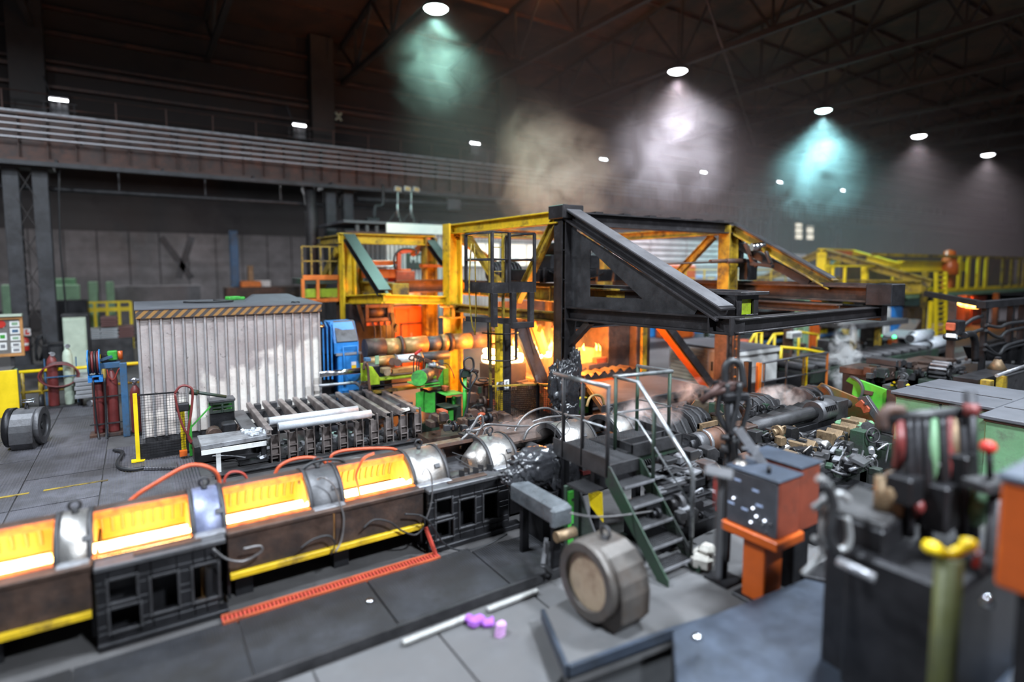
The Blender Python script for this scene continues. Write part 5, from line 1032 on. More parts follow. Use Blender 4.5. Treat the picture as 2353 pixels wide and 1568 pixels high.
P(t, 'bracket', m_blue, MB().holes(rc.x - .13, rc.x + .16, rc.z - .46, rc.z - .30, rc.y - .12, rc.y + .06, [(rc.x - .05, rc.x + .08, rc.z - .42, rc.z - .34)]), .006); P(t, 'arm', m_blued, MB().bar(rc, rc + V((.35, .1, .1)), .06))
for i, (l, px) in enumerate((('left one of the two hoses hanging from the reel to the floor', ((214, 875), (218, 930), (226, 1000), (238, 1040), (255, 1052), (258, 1075), (244, 1078), (238, 1062))), ('right one of the two hoses hanging from the reel to the floor', ((240, 870), (243, 940), (244, 1010), (238, 1050))))): S('hanging_hose', l, 'hose', m_rub, MB().tube([GY(x, y, g0.y - .2 - 1.5 * max(0, (y - 1000) / 80)) for x, y in px], .022, 6, sm=5), 'hoses hanging from the reel')
S('red_hose', 'thin red gas hose looping over the dark red bottles', 'hose', m_hosered, MB().tube([GY(x, y, g0.y - .15) for x, y in ((246, 850), (250, 866), (262, 872), (272, 850), (285, 842), (292, 856))], .012, 6, sm=4)); rg = V((g0.x + .62, g0.y - .35, 1.26)); S('regulator', 'chrome regulator on the dark red bottle right of the blue post', 'regulator', m_chrome, MB().cyl(rg, rg + V((0, 0, .12)), .05, 8).cyl(rg + V((-.1, 0, .06)), rg + V((.12, 0, .06)), .035, 8))
# ---- bottle trolley
c0 = GZ(140, 935, 0)
bottle((c0.x - .14, c0.y, .05), 1.55, .125, m_maroon, 'dark red gas bottle on the wheeled trolley'); bottle((c0.x + .22, c0.y, .05), 1.75, .12, m_pale, 'pale grey-green gas bottle on the wheeled trolley')
t = T('bottle_trolley', 'wheeled gas bottle trolley draped with coiled hoses', 'trolley', c0)
P(t, 'frame', m_blued, MB().bar((c0.x - .32, c0.y + .15, .05), (c0.x - .32, c0.y + .15, 1.4), .03).bar((c0.x + .4, c0.y + .15, .05), (c0.x + .4, c0.y + .15, 1.4), .03).bar((c0.x - .32, c0.y - .15, .9), (c0.x + .4, c0.y - .15, .9), .03)); P(t, 'tray', m_dark, MB().box(c0.x - .32, c0.x + .4, c0.y - .15, c0.y + .18, .0, .05))
for x in (c0.x - .42, c0.x + .48): P(t, 'wheel', m_rub, MB().cyl((x - .04, c0.y, .2), (x + .04, c0.y, .2), .22, 16))
for i in range(4): P(t, 'hose_coil', m_maroon if i % 2 else m_rub, MB().tube([(c0.x + .03 + (.40 + .02 * i) * math.cos(j * math.pi / 9), c0.y - .2 - .03 * i, .95 + (.38 - .02 * i) * math.sin(j * math.pi / 9)) for j in range(18)], .022, 6, True))
P(t, 'gauge', m_lite, MB().cyl((c0.x - .1, c0.y - .12, 1.55), (c0.x - .1, c0.y - .08, 1.55), .06, 10).cyl((c0.x + .25, c0.y - .12, 1.75), (c0.x + .25, c0.y - .08, 1.75), .06, 10))
# ---- round flanged guide housing on the floor
def housing(base, s, m, face, label, rz=0, eye=True, hub=True):
    t = T('guide_housing', label, 'housing', base); bx, by, bz = 0, 0, 0; B = V(base)
    prof = [(-.36, 0), (.36, 0), (.5, .18), (.51, .45), (.48, .6), (.40, .74), (.28, .84), (.13, .90), (-.13, .90), (-.28, .84), (-.40, .74), (-.48, .6), (-.51, .45), (-.5, .18)]
    R = Matrix.Rotation(rz, 3, 'Z')
    def q(p): return B + R @ V((p[0] * s, p[1] * s, p[2] * s))
    P(t, 'body', m, MB().prism([q((a, -.22, z)) for a, z in prof], R @ V((0, .44 * s, 0))), .02)
    cc = q((0, -.22, .48)); d = R @ V((0, -1, 0))
    P(t, 'flange', m, MB().arc(cc, cc + d * .10 * s, .44 * s, (.27 if hub else .33) * s, 0, 360, 24), .006); P(t, 'disc', face, MB().cyl(cc + d * .01, cc + d * .05 * s, (.30 if hub else .36) * s, 24))
    if hub: P(t, 'hub', m_dark, MB().cyl(cc + d * .05 * s, cc + d * .08 * s, .09 * s, 12))
    cb = q((0, .22, .48))
    if hub: P(t, 'rear_flange', m_black, MB().cyl(cb, cb - d * .14 * s, .46 * s, 24))
    if eye:
        e = q((0, 0, .97)); P(t, 'lifting_eye', m_dark, MB().tube([e + R @ V((.07 * s * math.cos(i * math.pi / 6), 0, .07 * s * math.sin(i * math.pi / 6))) for i in range(12)], .02 * s, 6, True).cyl(q((0, 0, .88)), q((0, 0, .92)), .05 * s, 10))
    return t
hL = GZ(58, 1028, 0); housing((hL.x + .05, hL.y + .15, -.02), .95, m_grey, m_dark, 'dark flanged guide housing standing on the floor at the left edge', math.radians(80))
S('wire_coil', 'loose pale wire lying on the guide housing at the left edge', 'wire', m_chrome, MB().tube([(hL.x + .1 + .12 * math.cos(i), hL.y + .1 + .08 * math.sin(i), .97 + .008 * i) for i in range(14)], .012, 5))
# ---- left edge: cabinet, panel, board, fire point, barrier
t = T('green_cabinet', 'green steel cabinet with a dark lid at the left edge', 'cabinet', GZ(10, 955, 0)); p = GZ(40, 950, 0)
P(t, 'body', m_sage, MB().box(p.x - .9, p.x - .02, p.y, p.y + .7, 0, 1.15), .015); P(t, 'lid', m_dark, MB().box(p.x - 1.0, p.x - .08, p.y - .05, p.y + .7, 1.15, 1.22), .01); P(t, 'door', m_sage, MB().box(p.x - .85, p.x - .1, p.y - .02, p.y, .1, 1.05), .008)
S('yellow_shield', 'yellow sheet shield standing behind the green cabinet at the left edge', 'shield', m_yelb, MB().box(GY(-60, 900, 20).x, GY(42, 900, 20).x, 20, 20.04, 0, GY(40, 850, 20).z), None, .006)
t = T('notice_board', 'wood-framed notice board with papers at the left edge', 'notice board', GY(20, 820, 24)); p = GY(-16, 818, 24); q = GY(47, 730, 24)
P(t, 'backing', m_cork, MB().box(p.x, q.x, 24, 24.05, p.z, q.z)); P(t, 'frame', m_wood, MB().holes(p.x - .05, q.x + .05, p.z - .05, q.z + .05, 23.94, 24, [(p.x + .02, q.x - .03, p.z + .04, q.z - .05)]), .006); P(t, 'hood', m_pale, MB().box(p.x - .1, q.x + .05, 23.85, 24.1, q.z + .05, q.z + .12)); P(t, 'leg', m_dark, MB().box(p.x + .4, p.x + .5, 24.06, 24.12, 0, p.z))
W_, H_ = q.x - p.x, q.z - p.z; inks = [m_paper, m_blue, m_red, m_lime, m_green]
for i, (u, v, w, h, k) in enumerate(((.22, .74, .22, .16, 0), (.62, .76, .34, .15, 0), (.62, .56, .34, .16, 0), (.62, .38, .34, .13, 0), (.62, .2, .34, .13, 0), (.62, .05, .34, .14, 0), (.22, .4, .28, .2, 0), (.22, .14, .26, .2, 0))):
    sh = P(t, 'paper_sheet', m_paper, MB().box(p.x + u * W_, p.x + (u + w) * W_, 23.985, 23.99, p.z + v * H_, p.z + (v + h) * H_)); u2 = u + w * .2
    o = bpy.data.objects.new('printed_patch', MB().box(p.x + u2 * W_, p.x + (u + w * .8) * W_, 23.98, 23.985, p.z + (v + h * .25) * H_, p.z + (v + h * .75) * H_).mesh('printed_patch', wl(sh))); C.objects.link(o); o.parent = sh; o.data.materials.append([m_wood, m_sage, m_blued, m_sage, m_lite, m_lite, m_green, m_lite][i])
P(t, 'round_badge', m_red, MB().cyl((p.x + .33 * W_, 23.98, p.z + .84 * H_), (p.x + .33 * W_, 23.97, p.z + .84 * H_), .12, 16))
t = T('fire_sign', 'red square fire hose sign with a white symbol on the left column', 'sign', GY(61, 763, 29.4)); p = GY(52, 772, 29.4); q = GY(70, 755, 29.4); mx, mz = (p.x + q.x) / 2, (p.z + q.z) / 2
P(t, 'plate', m_red, MB().box(p.x, q.x, 29.38, 29.42, p.z, q.z)); P(t, 'mount', m_dark, MB().box(mx - .05, mx + .05, 29.42, 29.77, mz - .05, mz + .05)); P(t, 'white_border', m_paper, MB().holes(p.x, q.x, p.z, q.z, 29.37, 29.38, [(p.x + .03, q.x - .03, p.z + .03, q.z - .03)])); P(t, 'white_symbol', m_paper, MB().tube([(mx - .06, 29.36, mz - .12), (mx - .05, 29.36, mz + .1), (mx + .05, 29.36, mz + .12), (mx + .09, 29.36, mz + .04), (mx + .02, 29.36, mz), (mx + .05, 29.36, mz + .05)], .022, 6, sm=3))
t = T('fire_extinguisher', 'red fire extinguisher hung below the fire sign', 'fire extinguisher', GY(59, 808, 29.3)); c = GY(59, 806, 29.3); P(t, 'body', m_red, MB().lathe(c, [(.11, 0), (.12, .03), (.12, .42), (.06, .5), (.03, .53)], 14)); P(t, 'valve', m_black, MB().box(c.x - .05, c.x + .07, 29.26, 29.34, c.z + .52, c.z + .58)); P(t, 'hose', m_rub, MB().tube([c + V((.06, 0, .55)), c + V((.15, 0, .4)), c + V((.13, -.02, .1))], .018, 6, sm=3)); P(t, 'label_band', m_paper, MB().arc(c + V((0, 0, .2)), c + V((0, 0, .3)), .123, .118, 200, 340, 8)); P(t, 'wall_bracket', m_dark, MB().box(c.x - .06, c.x + .06, 29.35, 29.77, c.z + .1, c.z + .4))
t = T('barrier_rail', 'yellow pipe barrier behind the gas bottle trolley', 'barrier', GZ(120, 900, 0)); yb = 20.9; a = GY(44, 856, yb); b2 = GY(210, 846, yb)
P(t, 'top_rail', m_yelb, MB().tube([(a.x, yb, a.z), (b2.x + 1.6, yb, a.z)], .05, 8)); P(t, 'mid_rail', m_yeld, MB().tube([(a.x, yb, a.z * .45), (b2.x + 1.6, yb, a.z * .45)], .04, 8))
for px in (52, 96, 170, 240): x = GY(px, 880, yb).x; P(t, 'post', m_yeld, MB().cyl((x, yb, 0), (x, yb, a.z), .045, 8))
S('short_post', 'short orange-yellow stub post beside the flanged housing', 'post', m_yeld, MB().cyl(GZ(97, 935, 0), GZ(97, 935, 0) + V((0, 0, .75)), .06, 10))
t = T('pale_cabinet', 'tall pale green cabinet behind the gas bottle trolley', 'cabinet', GZ(175, 850, 0)); yc = 25.0; p = GY(150, 845, yc); q = GY(197, 727, yc); P(t, 'body', m_pale, MB().box(p.x, q.x, yc, yc + .7, 0, q.z), .015); P(t, 'top', m_dark, MB().box(p.x - .03, q.x + .06, yc - .03, yc + .7, q.z, q.z + .08)); P(t, 'door', m_pale, MB().box(p.x + .04, q.x - .04, yc - .03, yc, .12, q.z - .1), .01); P(t, 'side', m_black, MB().box(q.x, q.x + .08, yc, yc + .7, 0, q.z))
t = T('welder', 'black welding machine standing by the left column', 'welder', GZ(130, 850, 0)); p = GY(112, 850, 26); q = GY(150, 790, 26); P(t, 'body', m_black, MB().box(p.x, q.x, 26, 26.9, .1, q.z), .03); P(t, 'front_panel', m_dark, MB().box(p.x + .08, q.x - .08, 25.97, 26, .5, q.z - .1), .01); P(t, 'foot', m_black, MB().box(p.x + .1, q.x - .1, 26.1, 26.8, -.02, .1))
S('cable_hank', 'black hank of cable hung on the left column', 'cable', m_rub, MB().tube([GY(92 + 10 * math.sin(i * .7), 800 + 30 * math.cos(i * .7 + .3 * (i // 9)), 29.55 - .006 * i) for i in range(27)], .04, 6)); S('column_locker', 'low dark locker at the foot of the left column', 'locker', m_black, MB().box(GY(100, 850, 28).x, GY(112, 850, 28).x + .5, 28, 28.6, 0, 1.0), None, .01)
# ---- stacked bundles of bars
def bundle(px0, py0, px1, py1, Y, m, label, nx=1, nz=5):
    p = GY(px0, py1, Y); q = GY(px1, py0, Y); p.z = GY(250, 778, 28).z if 770 < py1 < 790 else max(.0, p.z); t = T('bar_bundle', label, 'steel bundle', ((p.x + q.x) / 2, Y, p.z), 'stacked bundles of steel bars'); h = (q.z - p.z) / nz; b0 = None
    for i in range(nz):
        if b0 is None: b0 = P(t, 'bar', m, MB().box(p.x, q.x, Y, Y + 1.2, p.z, p.z + h * .8), .01)
        else: share(t, b0, 'bar', V(t.location) + V((.03 * (i % 2), 0, i * h)))
    return t
m_sil2 = M('galvanised_bar', (.45, .46, .48), .4, .5, .35, 4, dirt=(.2, .2, .2), damt=.4); m_mar2 = M('red_oxide_bar', (.16, .075, .07), .5, .2, .35, 4)
bundle(200, 757, 229, 783, 28, m_sil2, 'silvery bar bundle at the left end of the back stack'); bundle(231, 753, 270, 779, 28, m_sil2, 'silvery bar bundle under the red-brown one', 1, 6); bundle(231, 729, 268, 752, 28.1, m_mar2, 'red-brown bar bundle on top of the silvery one', 1, 5); bundle(272, 750, 306, 776, 28, m_mar2, 'red-brown bar bundle at the right beside the cabin', 1, 5); pass
t = T('stack_bearers', 'dark bearer frame carrying the stacked bar bundles', 'frame', (GY(250, 790, 28).x, 28.4, 0)); p = GY(200, 783, 28); q = GY(306, 783, 28); P(t, 'frame', m_dark, MB().box(p.x, q.x, 28, 29.2, 0, GY(250, 778, 28).z), .02)
bundle(172, 864, 232, 918, 20.2, m_sil2, 'low stack of silvery bars on the floor behind the bottle rack', 1, 5)
S('steel_tube', 'short steel tube lying on the floor by the bottle trolley', 'tube', m_lite, MB().cyl(GZ(205, 927, .1), GZ(225, 922, .1), .1, 12))

# ---- blue drive unit and its pipes
t = T('drive_unit', 'bright blue gearbox drive with a sloping grey hood right of the cabin', 'drive', (4.8, 16.2, 0)); Y0 = 15.9
x0, x1 = GY(744, 800, Y0).x, GY(826, 800, Y0).x; zt = GY(790, 742, Y0).z; zm = GY(790, 788, Y0).z
P(t, 'upper_housing', m_blue, MB().prism([(x0 + .3, Y0, zm - .3), (x1 - .05, Y0, zm - .3), (x1 - .02, Y0, zm), (x1 - .12, Y0 + .25, zt), (x0 + .32, Y0 + .25, zt), (x0 + .3, Y0, zm)], (0, .01, 0)).prism([(x0 + .28, Y0, zm - .3), (x0 + .28, Y0, zm), (x0 + .28, Y0 + .35, zt), (x0 + .28, Y0 + 1.0, zt), (x0 + .28, Y0 + 1.0, zm - .3)], (x1 - x0 - .3, 0, 0)), .02)
P(t, 'hood_plate', m_grey, MB().prism([(x0 + .36, Y0 - .02, zm + .02), (x1 - .04, Y0 - .02, zm + .02), (x1 - .06, Y0 + .32, zt + .02), (x0 + .36, Y0 + .32, zt + .02)], (0, -.01, .02)))
for i in range(3): P(t, 'fin', m_blue, MB().prism([(x0 + i * .1, Y0 + .1 - i * .04, .9), (x0 + i * .1, Y0 + .1 - i * .04, zt - .1), (x0 + .08 + i * .1, Y0 + .6, zt), (x0 + .08 + i * .1, Y0 + .6, .9)], (.04, 0, 0)))
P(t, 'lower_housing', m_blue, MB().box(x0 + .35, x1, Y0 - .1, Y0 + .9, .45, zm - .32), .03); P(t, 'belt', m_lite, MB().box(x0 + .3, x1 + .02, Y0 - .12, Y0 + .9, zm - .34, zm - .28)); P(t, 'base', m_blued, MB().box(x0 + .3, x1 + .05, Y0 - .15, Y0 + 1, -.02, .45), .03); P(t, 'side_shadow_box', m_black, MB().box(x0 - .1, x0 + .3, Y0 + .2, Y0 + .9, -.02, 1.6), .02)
P(t, 'panel', m_blue, MB().box(x0 + .42, x1 - .06, Y0 - .13, Y0 - .1, .55, 1.05), .02); P(t, 'rating_label', m_yelb, MB().box(x0 + .72, x0 + .85, Y0 - .12, Y0 - .1, 1.18, 1.26)); P(t, 'rating_label', m_paper, MB().box(x0 + .72, x0 + .85, Y0 - .12, Y0 - .1, 1.27, 1.36)); P(t, 'boss', m_blue, MB().cyl((x0 + .75, Y0 - .16, 1.0), (x0 + .75, Y0 - .1, 1.0), .18, 16))
P(t, 'pipework', m_blue, MB().tube([(x0 + .5, Y0 - .16, .7), (x0 + .5, Y0 - .16, zm - .4), (x0 + .5, Y0 - .1, zm - .1), (x1 - .1, Y0 - .1, zm - .1), (x1 - .1, Y0 - .16, zm - .5)], .025, 6))
for i in range(2): P(t, 'small_pipe', m_chrome, MB().cyl((x0 - .35, Y0 + .1 + i * .1, zt - .05), (x0 + .05, Y0 + .1, zt - .08), .05, 8))
S('push_rod', 'thick chrome rod running from the cabin side to the green clamp', 'rod', m_chrome, MB().cyl(GY(733, 861, 14.9), GY(836, 851, 14.9), .075, 16)); S('return_pipe', 'bent chrome pipe below the thick rod', 'pipe', m_lite, MB().tube([GY(733, 887, 14.9), GY(800, 881, 14.9), GY(818, 881, 14.9), GY(828, 890, 14.9), GY(831, 902, 14.9), GY(832, 925, 14.9)], .04, 8, sm=3))
# ---- green clamp machine in front of the rolls
t = T('green_clamp', 'lime and green clamping machine before the slim pale roll', 'machine', GY(900, 920, 13.8)); Y0 = 14.0
def bx(par, name, m, a, bev=.01, Y=Y0, d=.3, label=None):
    p = GY(a[0], a[3], Y); q = GY(a[2], a[1], Y); return P(par, name, m, MB().box(p.x, q.x, Y, Y + d, p.z, q.z), bev, label=label)
p = [GY(848, 843, Y0), GY(856, 843, Y0), GY(873, 868, Y0), GY(873, 884, Y0), GY(849, 886, Y0)]
P(t, 'cheek', m_lime, MB().prism(p, (0, .08, 0)), .01); P(t, 'cheek', m_lime, MB().prism([v + V((0, .6, 0)) for v in p], (0, .08, 0)), .01)
bx(t, 'bed', m_lime, (873, 862, 960, 876)); bx(t, 'slide', m_rollo, (903, 843, 965, 860), .01, 14.3); bx(t, 'spindle_bar', m_rust, (900, 856, 962, 864), .01, 14.1, .15); bx(t, 'base_beam', m_yeld, (862, 886, 968, 906), .01, 14.2); bx(t, 'dark_gap', m_black, (850, 876, 970, 887), 0, 14.25); bx(t, 'foot', m_greend, (860, 898, 900, 925), .01, 14.3)
bx(t, 'side_body', m_grey, (848, 838, 872, 846), .02, 14.1, .4); bx(t, 'blue_cap', m_blued, (841, 823, 853, 832), .01, 14.2, .2); bx(t, 'post_plate', m_sage, (863, 818, 871, 838), .004, 14.1, .05); bx(t, 'gauge_block', m_bronze, (879, 845, 900, 860), .02, 13.9, .2); P(t, 'guard_hoop', m_rust, MB().tube([GY(x, y, 13.9) for x, y in ((850, 898), (847, 870), (845, 845), (838, 833), (836, 850))], .035, 8, sm=4)); P(t, 'knuckle', m_bronze, MB().cyl(GY(890, 856, 13.8), GY(890, 856, 13.95), .09, 12)); P(t, 'pin', m_rust, MB().cyl(GY(902, 831, 14.3), GY(902, 831, 14.4), .1, 12).cyl(GY(914, 834, 14.2), GY(914, 834, 14.3), .1, 12)); P(t, 'flange', m_black, MB().cyl(GY(833, 852, 14.85), GY(845, 851, 14.85), .17, 14))
t = T('hose_boom', 'brown hose boom with a red grip above the green clamp', 'tool boom', GY(970, 850, 13.6))
P(t, 'boom', m_rust, MB().bar(GY(952, 818, 13.6), GY(1020, 845, 13.6), .08, .1), .01); P(t, 'grip', m_red, MB().bar(GY(953, 815, 13.5), GY(970, 802, 13.5), .06, .07), .02); P(t, 'loop', m_rub, MB().tube([GY(x, y, 13.5) for x, y in ((952, 818), (944, 818), (940, 825), (948, 828), (953, 820))], .02, 6, sm=3))
for a, b_ in ((950, 874), (957, 870), (962, 868), (973, 866)): P(t, 'hanging_hose', m_rub, MB().tube([GY(a + 2, 822, 13.5), GY(a, 845, 13.5), GY(a + 2, b_, 13.5)], .016, 6, sm=3))
P(t, 'cable', m_rub, MB().tube([GY(x, y, 13.5) for x, y in ((1018, 835), (1030, 838), (1040, 855), (1044, 870))], .014, 6, sm=4)); P(t, 'mast', m_orand, MB().bar(GY(1014, 850, 13.6), GY(1014, 890, 13.6), .1))
t = T('green_roller_stand', 'bright green stand carrying a grey drum right of the cooling rack', 'roller stand', GZ(995, 990, 0)); Y0 = 12.9
P(t, 'drum', m_grey, MB().cyl(GY(964, 868, 12.7), GY(986, 860, 13.3), .17, 18)); P(t, 'drum_end', m_green, MB().cyl(GY(963, 869, 12.62), GY(964, 869, 12.7), .19, 18)); P(t, 'gusset', m_green, MB().prism([GY(1020, 850, 13.2), GY(1004, 882, 13.2), GY(1028, 890, 13.2), GY(1030, 868, 13.2)], (0, .05, 0))); P(t, 'gusset', m_sage, MB().prism([GY(982, 836, 13.4), GY(972, 868, 13.4), GY(1003, 872, 13.4)], (0, .05, 0))); P(t, 'yellow_strip', m_lime, MB().box(GY(1021, 850, 13.1).x, GY(1030, 850, 13.1).x, 13.1, 13.15, GY(1025, 890, 13.1).z, GY(1025, 848, 13.1).z))
bx(t, 'table', m_green, (957, 880, 1012, 889), .01, 12.7, .6); bx(t, 'table_edge', m_green, (960, 887, 1014, 893), .01, 12.6, .1); bx(t, 'plate', m_grey, (972, 876, 1010, 881), 0, 12.8, .4); bx(t, 'inner_drum', m_lime, (980, 864, 1004, 873), .02, 13.1, .2)
P(t, 'leg', m_green, MB().prism([GY(957, 904, 12.8), GY(974, 898, 12.8), GY(975, 948, 12.8), GY(957, 940, 12.8)], (0, .05, 0))); P(t, 'leg', m_green, MB().prism([GY(977, 902, 12.7), GY(990, 905, 12.7), GY(1000, 902, 12.7), GY(1000, 950, 12.7), GY(977, 948, 12.7)], (0, .06, 0))); bx(t, 'body', m_black, (985, 893, 1025, 950), .01, 12.85, .5); P(t, 'foot', m_greend, MB().box(GY(958, 950, 12.8).x, GY(1005, 950, 12.8).x, 12.7, 13.2, -.02, .2)); bx(t, 'red_block', m_orand, (1022, 888, 1033, 900), .01, 12.6, .2); P(t, 'top_pipe', m_lite, MB().cyl(GY(986, 838, 13.3), GY(1022, 847, 13.3), .05, 10).cyl(GY(994, 838, 13.3), GY(1003, 841, 13.3), .07, 10))
t = T('pedestal', 'small green pedestal with a flat top between the stand and the hose post', 'pedestal', GZ(1045, 985, 0)); bx(t, 'top', m_green, (1024, 904, 1064, 911), .01, 12.3, .5); bx(t, 'shelf', m_greend, (1022, 932, 1060, 941), .01, 12.2, .5); P(t, 'web', m_green, MB().prism([GY(1040, 912, 12.4), GY(1048, 912, 12.4), GY(1048, 935, 12.4), GY(1040, 930, 12.4)], (0, .05, 0))); bx(t, 'leg', m_green, (1031, 941, 1042, 968), .005, 12.35, .1); bx(t, 'back', m_greend, (1030, 911, 1060, 985), 0, 12.6, .1)
t = T('hose_post', 'green post with black looped hoses left of the press column', 'hose post', GZ(1068, 985, 0)); P(t, 'pole', m_green, MB().cyl(GY(1068, 985, 11.9), GY(1068, 858, 11.9), .05, 10)); P(t, 'box', m_greend, MB().box(GY(1062, 862, 11.8).x, GY(1083, 862, 11.8).x, 11.8, 11.95, GY(1070, 868, 11.8).z, GY(1070, 850, 11.8).z), .01); P(t, 'head', m_rust, MB().cyl(GY(1066, 846, 11.8), GY(1098, 855, 11.8), .045, 10))
for q in (((1067, 848), (1066, 830), (1076, 822), (1086, 826), (1088, 845), (1080, 856)), ((1064, 848), (1058, 862), (1060, 878), (1070, 892), (1080, 895)), ((1092, 856), (1096, 866), (1084, 885), (1078, 905), (1072, 950), (1060, 975)), ((1084, 860), (1080, 880), (1078, 915), (1066, 960), (1050, 985))): P(t, 'hose', m_rub, MB().tube([GY(x, y, 11.75) for x, y in q], .025, 8, sm=4))
t = T('gear_housing', 'dark green-streaked gear housing right of the looped hose post', 'gear housing', GZ(1110, 985, 0)); bx(t, 'body', m_brown, (1098, 884, 1128, 965), .02, 12.6, .8); bx(t, 'cover', m_rust, (1098, 876, 1134, 885), .02, 12.5, .6); bx(t, 'green_strip', m_greend, (1101, 890, 1107, 905), .004, 12.45, .06); P(t, 'handwheel', m_dark, MB().tube([GY(1110 + 12 * math.cos(i * .6), 873 + 4 * math.sin(i * .6), 12.5) for i in range(11)], .02, 6, True)); bx(t, 'foot', m_black, (1085, 960, 1130, 990), .01, 12.5, .8)
S('pink_block', 'long pinkish-grey steel block lying beside the last rail of the cooling rack', 'steel block', m_arm, MB().box(5.05, 5.55, 12.9, 14.0, .45, .72), None, .01); t = T('motor_block', 'dark small motors on a stand behind the end of the cooling rack', 'motor', (5.1, 14.5, 0)); P(t, 'motor', m_black, MB().cyl((5.1, 14.5, .75), (5.6, 14.4, .75), .14, 12)); P(t, 'gear_case', m_dark, MB().box(4.9, 5.5, 14.62, 15, .5, .85), .01); P(t, 'coupling', m_grey, MB().cyl((4.6, 14.5, .7), (4.85, 14.5, .7), .1, 10)); P(t, 'stand', m_black, MB().box(4.6, 5.6, 14.3, 14.6, 0, .6), .01)
t = T('rusty_bin', 'small rusty bins and boxes on the floor right of the cooling rack', 'bin', GZ(1040, 1000, 0))
for a, m_ in (((1004, 955, 1026, 972), m_rust), ((1016, 944, 1030, 956), m_orand), ((1064, 963, 1090, 982), m_rust), ((990, 968, 1010, 985), m_brown)): bx(t, 'box', m_, a, .01, 11.4, .3)
P(t, 'can', m_bronze, MB().cyl(GY(1016, 972, 11.3), GY(1016, 957, 11.3), .1, 12)); P(t, 'base_plate', m_brown, MB().box(GY(985, 990, 11.4).x, GY(1095, 990, 11.4).x, 11.4, 12.0, 0, .2)); P(t, 'round_end', m_brown, MB().cyl(GY(998, 962, 11.8), GY(1000, 962, 12.2), .14, 14))
# ================================================================== the mill line beyond the stair
def ribbed_housing(x0, x1, n, label, r=.44, ay=7.65, az=.70, m=None):
    m = m or m_dark; t = T('ribbed_housing', label, 'housing', ((x0 + x1) / 2, ay, 0), 'ribbed housings of the mill line')
    oc = [(-1, -.5), (-1, .25), (-.62, .80), (-.2, 1), (.5, 1), (1, .5), (1, -.5)]
    P(t, 'body', m, MB().prism([(x0, ay + a * r * .95, az + b * r * .94) for a, b in oc], (x1 - x0, 0, 0)), .01)
    d = (x1 - x0) / n; r0 = None
    for i in range(n):
        if r0 is None: r0 = P(t, 'rib', m_grey, MB().prism([(x0 + .02, ay + a * r, az + b * r) for a, b in oc], (.045, 0, 0)), .006)
        else: share(t, r0, 'rib', V(t.location) + V((i * d, 0, 0)))
    P(t, 'pedestal', m_black, MB().box(x0 + .05, x1 - .05, ay - r * .8, ay + r * .8, 0, az - r * .4)); return t
ribbed_housing(7.85, 8.95, 5, 'steamy ribbed housing seen through the stair handrail'); ribbed_housing(9.05, 9.62, 3, 'short ribbed housing just before the yellowish octagonal plate', .46)
ribbed_housing(10.0, 10.6, 3, 'ribbed housing hidden in steam behind the octagonal plate', .42); ribbed_housing(10.75, 11.95, 5, 'ribbed housing right behind the black hose post'); ribbed_housing(13.2, 14.0, 3, 'block-shaped dark housing before the orange-brown plate', .42, 7.5)
m_oct = M('yellowed_steel', (.20, .15, .09), .42, .4, .35, 3, dirt=(.10, .09, .085), damt=.5)
t = T('octagon_plate', 'yellowish octagonal flange plate between two ribbed housings', 'flange plate', (9.72, 7.5, 0)); P(t, 'plate', m_oct, MB().prism([(9.68, 7.5 + a, .68 + b) for a, b in ((-.55, -.5), (-.55, .1), (-.4, .4), (-.1, .56), (.3, .56), (.5, .3), (.5, -.5))], (.06, 0, 0)), .01); P(t, 'foot', m_black, MB().box(9.6, 9.85, 7.1, 7.9, 0, .3))
for i in range(3): P(t, 'bolt', m_dark, MB().cyl((9.66, 7.2 + i * .3, .85), (9.68, 7.2 + i * .3, .85), .03, 8))
t = T('drive_shaft', 'dark cardan shaft with a brown coupling drum behind the lower stair rail', 'drive shaft', (7.3, 6.3, 0)); Y0 = 6.3
s0, s1, s2, s3 = GY(1478, 1052, Y0), GY(1585, 1018, Y0), GY(1612, 1008, Y0), GY(1650, 1002, Y0); zz = 1.0
P(t, 'shaft', m_black, MB().cyl((s0.x, Y0, zz), (s1.x, Y0, zz), .105, 16)); P(t, 'joint', m_black, MB().cyl((s1.x - .1, Y0, zz), (s1.x + .08, Y0, zz), .15, 8).ob((s1.x, Y0, zz), (.13, .08, .17), 0, .3)); P(t, 'flange', m_grey, MB().cyl((s1.x + .08, Y0, zz), (s2.x, Y0, zz), .19, 20)); P(t, 'drum', m_rust, MB().cyl((s2.x, Y0, zz), (s3.x, Y0, zz), .20, 20).cyl((s3.x - .06, Y0, zz), (s3.x + .02, Y0, zz), .21, 20)); P(t, 'drum_band', m_lite, MB().cyl((s2.x + .02, Y0, zz), (s2.x + .08, Y0, zz), .215, 20)); P(t, 'guard', m_bronze, MB().box(s2.x, s3.x + .05, Y0 + .05, Y0 + .1, zz + .22, zz + .30).box(s2.x, s2.x + .03, Y0, Y0 + .1, zz + .1, zz + .3)); P(t, 'pedestal', m_black, MB().box(s2.x, s3.x, Y0 - .15, Y0 + .15, 0, zz - .18), .01)
for i in range(9): P(t, 'bellows_ring', m_dark, MB().arc((s0.x - .36 + i * .045, Y0 - .1, .92), (s0.x - .345 + i * .045, Y0 - .1, .92), .13, .06, 0, 360, 14))
t = T('mandrel_tube', 'long smooth dark tube with a slotted collar running along the mill line', 'tube', (11, 6.4, 0)); Y0 = 6.4
a, b_, c_, d_ = GY(1722, 978, Y0), GY(1868, 940, Y0), GY(1903, 934, Y0), GY(1932, 926, Y0); zt = .99
